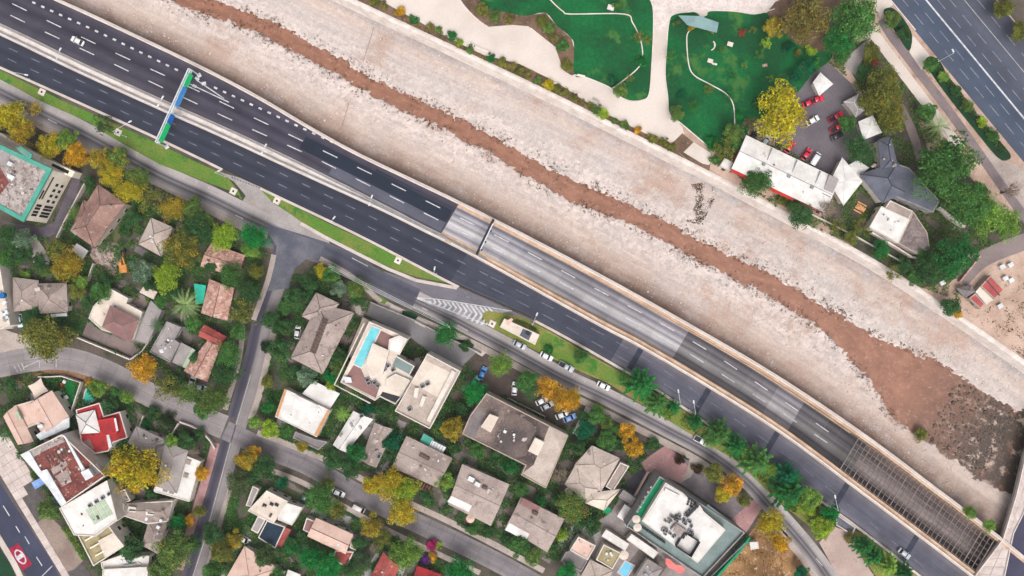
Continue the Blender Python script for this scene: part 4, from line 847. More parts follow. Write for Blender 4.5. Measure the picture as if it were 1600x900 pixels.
dk(h, 'white_hut', [(126, 738), (138, 732), (146, 744), (134, 751)], 10.6, METALW, 1.4); dk(h, 'grey_roof_panel', [(140, 728), (152, 724), (160, 738), (147, 742)], 9.2, RT['darkgrey']); dk(h, 'plaster_strip', [(79, 733), (103, 720), (106, 727), (84, 742)], 9.2, RT['taupe']); dk(h, 'plaster_panel', [(86, 744), (105, 733), (112, 752), (98, 760)], 9.2, RT['taupe'])
for i in range(22):
    s, q = rng.random(), rng.random(); x, y = 58 + 50 * s + 40 * q * .8, 722 - 26 * s + 46 * q; box('debris', x, y, rng.uniform(.3, 1.2), rng.uniform(.3, .8), 9.0, 9.1 + rng.uniform(.05, .4), rng.uniform(0, 180), rng.choice([CONC, METALW, RT['taupe'], CAPD]), h)
for i in range(7): seg_ = [(70 + i * 5, 712 - i * 2.6), (71.2 + i * 5, 711.5 - i * 2.6), (79 + i * 5, 726 - i * 2.6), (77.8 + i * 5, 726.6 - i * 2.6)]; dk(h, 'roof_batten', seg_, 9.22, CAPD)
h = house('apartment_building', 'white apartment building with pale green glazed roof and olive terraces', 'building', [([(93, 794), (168, 750), (184, 812), (150, 838), (116, 836)], 8.6, 0, 'white', W_(kind='flat', par=.3, win=8)), ([(112, 815), (150, 792), (195, 853), (147, 884)], 7.4, 0, 'olive', W_(kind='flat', par=.5, win=10))])
gq = [(133, 797), (163, 779), (174, 806), (147, 821)]
for i in range(4):
    for j in range(3):
        p = lambda s, q: (gq[0][0] + (gq[1][0] - gq[0][0]) * s + (gq[3][0] - gq[0][0]) * q, gq[0][1] + (gq[1][1] - gq[0][1]) * s + (gq[3][1] - gq[0][1]) * q)
        dk(h, 'glass_pane', [p(i / 4 + .02, j / 3 + .02), p((i + 1) / 4 - .02, j / 3 + .02), p((i + 1) / 4 - .02, (j + 1) / 3 - .02), p(i / 4 + .02, (j + 1) / 3 - .02)], 8.75, RT['palegreen'])
dk(h, 'pale_roof_slab', [(153, 845), (177, 832), (193, 852), (164, 871)], 7.95, RT['cream'], .5)
for i in range(5): dk(h, 'terrace_divider', [(116 + i * 8, 820 + i * 12), (130 + i * 8, 812 + i * 12), (131 + i * 8, 814 + i * 12), (117 + i * 8, 822 + i * 12)], 8.0, WALLS['cream'], .6)
for i in range(4): unit(h, 'roof_unit', 140 + i * 10, 790 - i * 6, 1.2, 1.0, 8.62, .5, 30)
for p in ([(49, 754), (66, 745), (73, 754), (55, 765)], [(77, 780), (86, 774), (94, 788), (88, 796)]):
    t_ = thing('awning', 'larger blue awning on the wall of the stripped-roof apartment building' if p[0][0] < 60 else 'lower blue awning half hidden by the round green street tree', 'awning', (*W(*p[0]).xy, 0)); prism('canopy', p, 3.0, 3.08, AWB, t_); cyl('post', *p[3], .06, 0, 3, METALG, t_, 6); cyl('post', *p[0], .06, 0, 3, METALG, t_, 6)
h = house('house', 'grey-roofed house with white L-shaped terrace edge right of the yellow tree', 'house', [([(213, 666), (258, 687), (246, 714), (199, 692)], 4.2, 5.2, 'grey', W_(wm='white', cap=CAPM)), ([(258, 690), (294, 704), (276, 771), (244, 760)], 4.6, 5.4, 'grey', W_(cap=CAPM)), ([(292, 712), (314, 721), (296, 784), (240, 768), (243, 757), (276, 768)], 3.6, 0, 'white', W_(kind='flat', par=.2, win=4)), ([(240, 690), (260, 696), (250, 722), (238, 716)], 4.4, 5.2, 'darkgrey', W_(cap=CAPM, win=2))])
clutter(h, [(255, 720), (275, 725), (262, 755)], 5.2, 4)
for p in ((294, 722), (290, 743), (258, 765), (268, 768)): box('roof_notch', *p, 1.4, 1.4, 3.5, 4.0, -18, RT['taupe'], h)
h = house('house', 'taupe house with two dormers above the dark back lawn', 'house', [([(192, 787), (270, 782), (263, 815), (231, 819), (192, 806)], 4.2, 0, 'taupe', W_(kind='flat', par=.1)), ([(194, 786), (268, 786), (264, 810), (196, 806)], 4.4, 5.6, 'taupe', W_(cap=CAPM, win=0)), ([(232, 816), (262, 816), (247, 866), (221, 852)], 4.0, 5.0, 'taupe', W_(cap=CAPM, win=5))])
for p in ((206, 796), (234, 801)): d_ = box('dormer', *p, 2.4, 1.6, 4.4, 5.5, -8, WALLS['white'], h); box('window', p[0] + 1, p[1] + 1, 1.8, .3, 4.9, 5.62, -8, GLASS, d_)
chim(h, 253, 800, 5.2); clutter(h, [(250, 795), (258, 810), (240, 850), (234, 856)], 4.7, 4)
sheet('back_lawn', [(200, 810), (228, 818), (220, 848), (202, 846)], 0.05, DLAWN)
h = house('house', 'grey pitched extension cut off by the big yellow tree', 'house', [([(178, 770), (196, 764), (205, 782), (186, 790)], 3.6, 0, 'taupe', W_(kind='flat', win=2))])
h = house('house', 'white metal-roofed building at the bottom edge below dark lawn', 'building', [([(158, 878), (192, 866), (234, 868), (232, 884), (160, 888)], 3.6, 0, 'white', W_(kind='flat', win=4)), ([(161, 889), (232, 885), (230, 940), (160, 940)], 4.6, 0, 'white', W_(kind='flat', win=4))]); dk(h, 'ridge_vent', [(190, 884), (212, 880), (212, 883), (190, 887)], 4.3, METALG)
# --- centre
h = house('house', 'large grey hip-roofed house with a dark ridge strip near the junction', 'house', [([(497, 474), (553, 488), (504, 585), (454, 559)], 5.6, 8.2, 'greytan', W_(cap=CAPD, wm='tan')), ([(494, 457), (530, 474), (505, 510), (471, 494)], 5.4, 7.0, 'greytan', W_(cap=CAPD, wm='tan', win=3))])
for i in range(10):
    x, y = 508 - i * 2.0, 498 + i * 5.4; dk(h, 'ridge_vent_tile', [(x - 4.5, y - 1), (x + 4.5, y + 2.5), (x + 2.8, y + 6.6), (x - 6.2, y + 3.1)], 8.34, CAPD, .3)
for p in ((512, 520), (502, 540), (522, 545), (493, 520)): chim(h, *p, 6.9, s=.4, h=.6)
# apartment complex with rooftop pool
ap = thing('apartment_complex', 'white apartment complex with turquoise rooftop pool and reddish terrace', 'building', (*W(620, 590).xy, 0))
wing(ap, [(577, 502), (637, 528), (620, 556), (648, 572), (640, 586), (650, 592), (618, 632), (594, 620), (586, 626), (532, 597)], 8.0, 0, 'cream', 'white', 'flat', win=16)
wing(ap, [(668, 552), (720, 580), (672, 670), (617, 642)], 9.5, 0, 'lighttan', 'white', 'flat', win=12, door=False, par=.5)
dk(ap, 'penthouse_deck', [(648, 560), (664, 556), (704, 578), (686, 622), (640, 600)], 0.1, CONC)
dk(ap, 'roof_terrace', [(585, 512), (617, 527), (606, 548), (575, 540)], 8.12, RT['mauve']); dk(ap, 'roof_terrace', [(553, 570), (564, 576), (570, 590), (594, 602), (587, 622), (536, 596)], 8.12, RT['mauve'])
t_ = dk(ap, 'pool', [(581, 510), (594, 515), (565, 574), (553, 568)], 8.2, POOL, .1)
ringprism('pool_coping', insetw([W(*p, 8.2) for p in [(581, 510), (594, 515), (565, 574), (553, 568)]], -.4), ccw([W(*p, 8.2) for p in [(581, 510), (594, 515), (565, 574), (553, 568)]]), 8.05, 8.3, CONCW, t_)
prism('penthouse', [(570, 570), (582, 536), (608, 548), (598, 585), (580, 592)], 8.05, 9.6, WALLS['white'], ap); dk(ap, 'penthouse_roof', [(573, 568), (584, 539), (605, 549), (596, 582), (581, 588)], 9.68, RT['cream'])
prism('stair_tower', [(608, 530), (624, 524), (637, 530), (624, 555), (606, 548)], 8.05, 9.2, WALLS['white'], ap); dk(ap, 'stair_roof', [(611, 532), (624, 527), (633, 531), (622, 551), (609, 546)], 9.26, RT['white'])
dk(ap, 'glazed_roof', [(620, 556), (648, 572), (640, 585), (613, 571)], 8.3, RT['greenglass'], .2); dk(ap, 'light_well_shade', [(598, 612), (632, 622), (624, 632), (594, 618)], 8.08, DARK)  # well is a flat dark plate, its shade put into the colour
prism('lift_house', [(604, 592), (618, 584), (641, 594), (628, 616), (602, 606)], 8.05, 9.0, WALLS['white'], ap); dk(ap, 'lift_roof', [(607, 593), (618, 587), (637, 595), (627, 612), (605, 604)], 9.06, RT['cream'])
dk(ap, 'tan_roof', [(638, 606), (686, 626), (672, 664), (622, 640)], 9.62, RT['lighttan'], .08); dk(ap, 'pale_roof', [(664, 562), (704, 582), (686, 622), (642, 598)], 9.62, RT['cream'], .08)
prism('service_duct', [(648, 606), (655, 606), (652, 622), (646, 620)], 9.5, 10.4, WALLS['white'], ap); prism('service_duct', [(660, 618), (666, 620), (660, 636), (655, 634)], 9.5, 10.3, WALLS['white'], ap)
prism('edge_beam', [(706, 578), (712, 582), (672, 660), (666, 657)], 9.5, 10.1, WALLS['white'], ap)
for p in ((574, 594), (576, 599), (585, 598), (590, 603), (640, 640), (592, 552), (606, 572), (614, 578), (600, 578), (668, 600), (660, 604)): unit(ap, 'air_conditioner', *p, 1.3, 1.0, 8.05 if p[0] < 620 else 9.6, .9, 28)
prism('awning_box', [(537, 588), (548, 590), (550, 598), (539, 598)], 8.05, 8.9, METALW, ap)
wallline('roof_wall', [(577, 503), (532, 596), (586, 624)], 1.6, 8.0, 8.7, WALLS['white'], ap)
prism('lower_deck', [(567, 496), (577, 501), (548, 560), (541, 556)], 0, 2.6, WALLS['tan'], ap)
sheet('car_ramp', [(580, 473), (650, 503), (745, 550), (716, 578), (668, 548), (640, 526), (572, 492)], 0.05, mat('ramp_asphalt', (134, 130, 132), (120, 117, 120), .1, .1))
tag(wallline('garden_wall', [(580, 472), (650, 501), (700, 527), (752, 552)], 1.5, 0, 1.8, CONCG), 'grey boundary wall along the car ramp of the white apartment complex', 'wall')
for i, (x, y) in enumerate(((592, 466), (640, 490), (727, 535))): sheet('lawn_patch', [(x - 11, y - 5), (x + 3, y - 3), (x + 14, y + 4), (x + 9, y + 9), (x - 12, y + 1)], 0.08, VERGE if i == 0 else DLAWN)
for x, y in ((620, 482), (661, 502)): sheet('driveway', [(x - 9, y - 6), (x + 7, y + 2), (x + 3, y + 10), (x - 13, y + 2)], 0.075, CONC)
sheet('driveway', [(742, 540), (760, 551), (753, 557), (736, 546)], 0.075, CONC); sheet('courtyard_drive', [(545, 478), (575, 470), (572, 492), (552, 492)], 0.045, SIDEWALK)
h = house('house', 'flat white house with orange-trimmed side edges facing the corner', 'house', [([(445, 607), (516, 641), (495, 683), (430, 651)], 4.2, 0, 'white', W_(kind='flat', par=.2))])
ORT = mat('orange_trim', (206, 148, 96), (190, 132, 84), .5, .1)
dk(h, 'orange_edge', [(445, 608), (448, 609), (434, 652), (431, 650)], 4.6, ORT); dk(h, 'orange_edge', [(512, 641), (515, 642), (495, 682), (491, 680)], 4.6, ORT); prism('roof_monitor', [(463, 617), (496, 633), (491, 645), (458, 630)], 4.2, 4.9, RT['white'], h)
house('annex', 'dark grey flat annex roof below the flat white house', 'shed', [([(462, 674), (493, 686), (512, 690), (498, 703), (458, 684)], 3.0, 0, 'darkgrey', W_(kind='flat', win=2, wm='grey'))])
house('canopy', 'pale grey sheet canopy behind the flat white house', 'canopy', [([(490, 595), (531, 615), (515, 640), (472, 615)], 3.0, 0, 'white', W_(kind='sheet'))])
t_ = thing('parasol', 'grey octagonal garden parasol at the corner of the flat white house', 'parasol', (*W(441, 660).xy, 0)); p = W(441, 660, 2.6); part('canopy', *tube((p.x, p.y, 2.3), (p.x, p.y, 2.75), 2.0, .1, 8), RT['grey'], t_); part('pole', *tube((p.x, p.y, 0), (p.x, p.y, 2.4), .05), METALG, t_)
h = house('house', 'white gable-roofed house in the middle of the block', 'house', [([(552, 642), (583, 655), (541, 707), (520, 695)], 3.6, 4.7, 'white', W_(kind='gable', cap=METALG))]); chim(h, 532, 680, 4.2); unit(h, 'roof_unit', 565, 650, 1.5, 1, 4.3, .6, 30)
h = house('house', 'narrow grey roof house next to the white gable-roofed one', 'house', [([(585, 660), (616, 671), (588, 731), (564, 719)], 3.8, 4.8, 'taupe', W_(kind='gable'))]); unit(h, 'skylight', 592, 713, 1.2, 1.6, 4.3, .3, -28)
h = house('house', 'taupe house with a brown slatted pergola along its lower edge', 'house', [([(635, 681), (707, 716), (683, 762), (612, 730)], 4.2, 5.0, 'taupe', W_(cap=CAPM, kind='gable'))])
for i in range(15):
    s = i / 15; x, y = 617 + 63 * s, 731.5 + 31.5 * s; dk(h, 'pergola_slat', [(x, y), (x + 2.4, y + 1.2), (x - 3.6, y + 12.0), (x - 6.0, y + 10.8)], 3.0, mat('pergola_wood', (120, 76, 68), (100, 62, 56), .8, .15), .08)
dk(h, 'pergola_beam', [(610, 741), (612, 739), (676, 771), (674, 773)], 2.9, CAPD); box('skylight', 663, 714, 3.4, 1.0, 4.8, 5.25, -28, CAPD, h); chim(h, 657, 731, 4.8, s=.5)
house('shed', 'shed with bright green roof beside the white container', 'shed', [([(662, 677), (678, 686), (670, 698), (655, 691)], 2.8, 0, 'teal', W_(kind='sheet'))])
t_ = thing('container', 'white box container next to the green-roofed shed', 'container', (*W(683, 699).xy, 0)); prism('body', [(675, 688), (697, 699), (690, 711), (669, 700)], 0, 2.9, METALW, t_); 
for i in range(5): dk(t_, 'roof_rib', [(676 + i * 4, 689.5 + i * 2), (677 + i * 4, 690 + i * 2), (671.5 + i * 4, 701 + i * 2), (670.5 + i * 4, 700.5 + i * 2)], 2.97, METALG)
h = house('house', 'tan house with two white skylights and a white lower awning strip', 'house', [([(722, 725), (796, 757), (767, 822), (700, 788)], 4.4, 5.2, 'greytan', W_(cap=CAPM, kind='gable'))])
prism('awning_roof', [(707, 772), (739, 788), (732, 800), (699, 784)], 2.9, 4.75, RT['white'], h); box('skylight', 736, 749, 1.9, 1.4, 4.6, 5.7, -26, METALW, h); box('skylight', 746, 757, 1.7, 1.2, 4.8, 5.9, -26, METALW, h); box('brown_vent', 757, 762, 1.6, .9, 4.8, 5.6, -26, CAPD, h)
t_ = thing('parasol', 'round pink parasol below the tan house with white skylights', 'parasol', (*W(735, 811).xy, 0)); p = W(735, 811, 2.6); part('canopy', *tube((p.x, p.y, 2.3), (p.x, p.y, 2.75), 1.35, .1, 12), RT['pink'], t_); part('pole', *tube((p.x, p.y, 0), (p.x, p.y, 2.4), .05), METALG, t_)
h = house('house', 'tan house with a dark red roof panel near its upper edge', 'house', [([(814, 777), (882, 811), (855, 863), (790, 824)], 4.4, 5.2, 'greytan', W_(cap=CAPM, kind='gable'))])
prism('red_roof_panel', [(817, 778), (845, 792), (839, 801), (812, 788)], 4.5, 5.1, RT['mauve'], h); prism('awning_roof', [(796, 817), (827, 834), (822, 845), (789, 828)], 2.9, 4.75, RT['white'], h); box('brown_vent', 836, 802, 1.8, 1.0, 4.6, 5.7, -28, CAPD, h); chim(h, 831, 812, 5.2, s=.5)
h = house('apartment_building', 'long dark-stained brown flat-roofed building with two white rooftop huts', 'building', [([(760, 614), (888, 680), (853, 763), (814, 742), (821, 727), (722, 678), (734, 650)], 7.2, 0, 'stainbrown', W_(kind='flat', wm='tan', par=.25, win=18))])
dk(h, 'pale_roof_end', [(858, 667), (886, 681), (852, 760), (816, 740), (834, 726)], 7.3, RT['lighttan'], .08)
for q in ([(765, 647), (779, 652), (767, 676), (751, 667)], [(836, 684), (851, 691), (840, 712), (825, 705)]): a_ = prism('roof_hut', q, 7.2, 9.0, WALLS['white'], h); prism('hut_roof', [(x + (765 - x) * 0, y) for x, y in q], 9.005, 9.1, RT['cream'], a_)
clutter(h, [(775, 665), (800, 660), (830, 690), (800, 705)], 7.2, 9)
DM = mat('dark_membrane', (84, 76, 75), (112, 98, 93), .12, .25); dk(h, 'dark_membrane', [(790, 648), (803, 645), (832, 662), (838, 672), (822, 712), (806, 716), (778, 700), (782, 678)], 7.27, DM, .04); dk(h, 'dark_membrane', [(736, 652), (748, 640), (758, 646), (742, 684), (727, 677)], 7.27, RT['darkgrey'], .04)
sheet('sunken_garden', [(792, 622), (850, 650), (844, 664), (787, 635)], 0.05, DLAWN)
tag(wallline('garden_wall', [(787, 636), (794, 621), (852, 650), (845, 665)], 1.4, 0, 1.4, CONCG), 'grey wall around the sunken garden before the dark-stained building', 'wall')
sheet('parking_court', [(742, 560), (760, 552), (800, 575), (870, 615), (900, 640), (905, 660), (890, 668), (850, 648), (795, 620), (775, 622), (745, 605)], 0.04, mat('parking_court_ground', (98, 84, 78), (78, 68, 64), .12, .2))
h = house('house', 'light tan house with several hip roofs and a rooftop bush', 'house', [([(925, 696), (969, 716), (939, 769), (897, 727)], 4.6, 6.0, 'lighttan', W_(cap=CAPM)), ([(901, 723), (938, 765), (914, 781), (882, 757)], 4.3, 5.5, 'lighttan', W_(cap=CAPM, win=3)), ([(922, 770), (970, 764), (944, 798), (914, 786)], 4.2, 5.2, 'cream', W_(cap=CAPM, win=3)), ([(969, 722), (983, 728), (958, 767), (946, 760)], 3.6, 0, 'taupe', W_(kind='flat', win=2))]); chim(h, 921, 709, 5.4)
dk(h, 'green_cloth', [(938, 794), (946, 789), (956, 796), (950, 805)], 3.2, GREENSH)
for i, (x, y) in enumerate(((907, 774), (889, 768))):
    t_ = thing('parasol', 'cream round parasol beside the light tan hip roofs' if i == 0 else 'left cream parasol half under the light tan eaves', 'parasol', (*W(x, y).xy, 0)); p = W(x, y, 2.6); part('canopy', *tube((p.x, p.y, 2.3), (p.x, p.y, 2.75), 1.3, .1, 12), RT['cream'], t_); part('pole', *tube((p.x, p.y, 0), (p.x, p.y, 2.4), .05), METALG, t_)
# --- bottom centre cluster
sheet('paved_court', [(955, 800), (975, 765), (1000, 775), (1060, 850), (1100, 900), (1000, 940), (890, 940), (880, 880), (910, 830)], 0.035, mat('court_paving', (150, 140, 138), (132, 122, 120), .2, .15))
h = house('house', 'beige roofed house with a bare concrete slab roof at the bottom edge', 'house', [([(904, 838), (931, 852), (918, 875), (890, 859)], 4.0, 0, 'pink', W_(kind='flat', win=3)), ([(884, 862), (892, 860), (918, 876), (908, 893), (876, 876)], 3.2, 0, 'darkgrey', W_(kind='flat', win=2, wm='grey')), ([(943, 850), (971, 864), (957, 889), (931, 874)], 3.8, 0, 'olive', W_(kind='flat', win=2)), ([(922, 874), (958, 892), (940, 925), (905, 905)], 3.8, 4.8, 'lighttan', W_(win=3))]); clutter(h, [(945, 858), (965, 866), (950, 880)], 3.8, 8)
for i, q in enumerate(([(947, 827), (983, 850), (977, 861), (940, 838)], [(987, 834), (1029, 863), (1021, 873), (979, 843)])): house('shed', ('long white shed roof ending at the pale round parasol' if i == 0 else 'long white shed roof along the hotel wall'), 'shed', [(q, 3.0, 0, 'white', W_(kind='flat', par=.05, win=3))])
t_ = thing('parasol', 'pale round parasol beside the small turquoise pool', 'parasol', (*W(975, 868).xy, 0)); p = W(975, 868, 2.6); part('canopy', *tube((p.x, p.y, 2.3), (p.x, p.y, 2.75), 1.5, .1, 12), RT['cream'], t_); part('pole', *tube((p.x, p.y, 0), (p.x, p.y, 2.4), .05), METALG, t_)
t_ = thing('swimming_pool', 'small rectangular turquoise pool at the bottom edge', 'pool', (*W(978, 888).xy, 0)); q = [(977, 877), (990, 884), (978, 902), (966, 894)]; prism('water', q, 0.05, .1, mat('blue_pool', (60, 170, 205), (50, 158, 196), .5, .04, rough=.12), t_); o_ = ccw([W(*p) for p in q]); ringprism('coping', insetw(o_, -.4), o_, .04, .16, CONC, t_)
house('house', 'grey hip roof at the bottom edge beside the coral awning', 'house', [([(1012, 873), (1036, 888), (1012, 925), (990, 905)], 3.6, 4.8, 'grey', W_(win=3))])
t_ = thing('awning', 'coral pink fabric awning against the hotel wall', 'awning', (*W(1055, 884).xy, 0)); prism('canopy', [(1040, 872), (1047, 874), (1056, 883), (1063, 883), (1071, 889), (1066, 895), (1060, 896), (1052, 889), (1046, 888), (1040, 881)], 3.0, 3.08, PINKC, t_); cyl('post', 1042, 878, .06, 0, 3, METALG, t_, 6); cyl('post', 1066, 893, .06, 0, 3, METALG, t_, 6)
house('shed', 'pale grey roof between the dark hotel ramp and tan house', 'shed', [([(974, 765), (994, 779), (987, 788), (966, 776)], 3.2, 0, 'grey', W_(kind='flat', win=2, wm='grey'))])
house('canopy', 'bluish white canopy beside the round hotel parasols', 'canopy', [([(976, 788), (989, 796), (979, 817), (964, 807)], 3.2, 0, 'white', W_(kind='sheet'))])
t_ = thing('glass_canopy', 'narrow pale blue glass canopy along the hotel terrace wall', 'canopy', (*W(988, 800).xy, 0)); prism('glass', [(998, 779), (1003, 782), (981, 825), (976, 820)], 3.4, 3.48, mat('pale_blue_glass', (176, 196, 206), (160, 182, 194), .4, .05, rough=.2), t_)
for p in ((999, 781), (979, 822)): cyl('post', *p, .06, 0, 3.4, METALG, t_, 6)
# --- hotel
ht = thing('hotel_building', 'large hotel block with white upper roof and green turf terrace', 'building', (*W(1075, 822).xy, 0))
hq = [(1030, 743), (1163, 831), (1097, 902), (978, 821)]
wing(ht, hq, 9.0, 0, 'greenglass', 'grey', 'flat', win=22, par=.9)
prism('upper_storey', [(1040, 754), (1068, 771), (1080, 783), (1094, 790), (1100, 800), (1134, 828), (1090, 880), (1003, 814)], 9.0, 11.6, WALLS['white'], ht); dk(ht, 'upper_roof', [(1042, 757), (1067, 773), (1079, 785), (1092, 793), (1098, 802), (1131, 829), (1089, 876), (1006, 813)], 11.72, RT['white'])
dk(ht, 'turf_terrace', [(1031, 747), (1041, 752), (1002, 812), (988, 806)], 9.12, GREENSH, .08); dk(ht, 'turf_terrace', [(1042, 753), (1054, 760), (1052, 763), (1041, 757)], 9.12, GREENSH, .08)
prism('roof_ramp', [(1040, 763), (1062, 774), (1060, 780), (1038, 768)], 11.7, 12.4, RT['white'], ht)
for i in range(3):
    for j in range(3): box('skylight', 1077 + i * 4.6 + j * -1.2, 780 + i * 2.4 + j * 4, .6, .6, 11.72, 12.0, -28, DARK, ht)
eq = prism('plant_room', [(1048, 828), (1056, 818), (1073, 829), (1064, 842)], 11.72, 13.0, RT['gravel'], ht); wallline('plant_screen', [(1043, 832), (1055, 812), (1078, 826), (1065, 848), (1043, 833)], 1.1, 11.72, 13.6, DARK, ht)
for i in range(26):
    a_ = rng.uniform(0, 6.28); r_ = rng.uniform(12, 24); unit(ht, 'rooftop_unit', 1060 + r_ * math.cos(a_) * 1.1, 826 + r_ * math.sin(a_) * .9, rng.uniform(.6, 1.6), rng.uniform(.5, 1.2), 11.73, rng.uniform(.4, 1.1), -30, rng.choice([METALG, DARK, METALG, CONCG]))
for i in range(8): unit(ht, 'rooftop_unit', 1073 + i * 2.2, 806 - i * 2.2, 1.3, .9, 11.73, .9, -30, DARK if i % 2 else METALG)
for p in ((994, 811), (996, 824)):
    q = W(*p, 11); tt = part('terrace_parasol', *tube((q.x, q.y, 11.2), (q.x, q.y, 11.6), 1.25, .1, 12), RT['cream'], ht); part('pole', *tube((q.x, q.y, 9), (q.x, q.y, 11.3), .05), METALG, tt)
for i in range(9): box('terrace_furniture', 1004 + i * 4.2, 824 + i * 2.9, .8, .6, 9.05, 9.7, -30, DARK, ht)
for i in range(6): box('terrace_seat', 1018 - i * 4.5, 762 + i * 7.5, .7, .5, 9.13, 9.6, -30, METALW, ht)
dk(ht, 'terrace_edge_glass', [(1106, 788), (1158, 828), (1155, 832), (1103, 792)], 9.16, RT['greenglass']); wallline('inner_rail', [(1004, 830), (1092, 890), (1150, 833)], .8, 9.1, 9.9, METALG, ht)
t_ = thing('green_screen', 'strip of bright green screening fabric along the hotel building lot', 'screen', (*W(1130, 870).xy, 0)); wallline('fabric', [(1168, 836), (1150, 860), (1110, 905), (1090, 930)], 3.2, 0.2, 2.6, GREENSH, t_)
for p in ((1167, 838), (1150, 861), (1130, 883), (1110, 906)): cyl('post', *p, .07, 0, 2.7, METALG, t_, 6)
sheet('hotel_ramp', [(975, 757), (1006, 728), (1013, 738), (990, 775)], 0.05, mat('hotel_ramp_asphalt', (70, 66, 74), (60, 58, 66), .2, .12)); sheet('pink_forecourt', [(1000, 722), (1040, 696), (1066, 716), (1078, 735), (1064, 756), (1030, 740), (1012, 740)], 0.055, PINKP); sheet('pink_forecourt', [(1143, 812), (1178, 780), (1190, 795), (1166, 832)], 0.055, PINKP)
sheet('hotel_drive', [(1066, 716), (1100, 728), (1150, 765), (1180, 785), (1146, 812), (1064, 756), (1076, 738)], 0.05, mat('hotel_drive_asphalt', (138, 128, 130), (112, 104, 110), .15, .14)); sheet('hotel_walk', [(1078, 712), (1092, 718), (1080, 745), (1064, 754), (1074, 734)], 0.062, SIDEWALK)
tag(wallline('garden_wall', [(1012, 736), (985, 785), (978, 800)], 3, 0, 1.2, RT['pink']), 'pink wall along the dark hotel ramp', 'wall')
for i in range(3): wallline('pink_step', [(1016 + i * 3, 741 + i * 1.5), (992 + i * 3, 782 + i * 1.5)], 1.2, .06, .3 + i * .05, CONCW if i % 2 else PINKP, kind='structure')
sheet('building_lot', [(1168, 838), (1196, 800), (1230, 835), (1258, 880), (1290, 930), (1100, 940), (1120, 900)], 0.04, LOT)
t_ = thing('site_cabin', 'small pale blue-white cabin roof on the brown building lot', 'cabin', (*W(1178, 853).xy, 0)); wing(t_, [(1171, 847), (1184, 846), (1186, 857), (1173, 859)], 2.4, 0, 'white', 'white', 'flat', win=2, par=.1)
# --- bottom row
h = house('house', 'pale flat-roofed house with a navy lower roof above the parked white car', 'house', [([(417, 766), (450, 783), (427, 818), (387, 798)], 4.4, 0, 'cream', W_(kind='flat', par=.2)), ([(440, 783), (473, 793), (456, 821), (434, 812)], 4.0, 0, 'white', W_(kind='flat', par=.15, win=3)), ([(417, 813), (446, 823), (430, 857), (403, 840)], 3.2, 0, 'navy', W_(kind='flat', par=.08, win=2)), ([(395, 759), (405, 764), (392, 792), (384, 790)], 3.2, 0, 'grey', W_(kind='flat', par=.1, win=2)), ([(403, 806), (415, 812), (403, 834), (392, 828)], 3.0, 0, 'grey', W_(kind='flat', par=.05, win=1)), ([(446, 824), (455, 828), (440, 855), (430, 852)], 3.0, 0, 'redtile', W_(kind='flat', par=.05, win=1, wm='brick'))])
for p in ((413, 790), (424, 788), (432, 789)): unit(h, 'roof_unit', *p, 1.2, .8, 4.42, .4, -28, DARK)
sheet('brown_court', [(420, 758), (440, 745), (478, 768), (470, 788)], 0.04, BROWNP); sheet('dark_lawn', [(388, 805), (402, 812), (392, 836), (378, 826)], 0.04, DLAWN)
h = house('house', 'pink-beige gable house with dark red end roofs', 'house', [([(494, 809), (552, 835), (540, 866), (480, 838)], 4.2, 5.2, 'pink', W_(kind='gable', cap=CAPD)), ([(479, 809), (494, 815), (486, 834), (473, 828)], 3.4, 0, 'mauve', W_(kind='flat', par=.1, win=1)), ([(524, 860), (553, 862), (541, 886), (518, 874)], 3.2, 0, 'redtile', W_(kind='flat', par=.1, win=2)), ([(551, 838), (562, 845), (556, 860), (546, 856)], 3.0, 0, 'olive', W_(kind='flat', par=.1, win=1))])
house('house', 'salmon hip roof at the bottom edge left of the emerald bushes', 'house', [([(382, 853), (434, 888), (404, 945), (352, 905)], 4.0, 5.4, 'pink', W_(cap=CAPM))])
house('shed', 'tiny white and grey roofs at the bottom edge beside the salmon hip roof', 'shed', [([(430, 888), (446, 893), (440, 910), (425, 905)], 2.8, 0, 'cream', W_(kind='sheet')), ([(450, 890), (470, 898), (462, 915), (444, 908)], 2.8, 0, 'white', W_(kind='sheet'))])
house('house', 'red-tiled house with a white side wall at the bottom edge', 'house', [([(599, 862), (625, 885), (600, 935), (572, 915)], 3.8, 5.0, 'redtile', W_(kind='gable', wm='white', cap=CAPM))])
house('house', 'bright red roof at the bottom edge under the magenta bougainvillea', 'house', [([(652, 884), (690, 898), (680, 930), (640, 920)], 3.4, 4.6, 'red', W_(kind='gable', wm='brick'))])
sheet('dark_drive', [(538, 800), (566, 812), (558, 828), (540, 820)], 0.045, STREET_D)
# --- metro kiosk on the verge
h = house('kiosk', 'long white flat-roofed kiosk on the grass beside the motorway', 'kiosk', [([(788, 498), (843, 523), (836, 539), (781, 511)], 3.4, 0, 'cream', W_(kind='flat', par=.15, win=8))])
dk(h, 'dark_skylight', [(818, 512), (832, 519), (826, 532), (812, 524)], 3.52, RT['slate']); box('roof_unit', 825, 521, 1.2, 1.0, 3.5, 4.1, -26, DARK, h); dk(h, 'stair_cover', [(790, 502), (799, 497), (802, 499), (794, 510)], 3.6, RT['pink'])
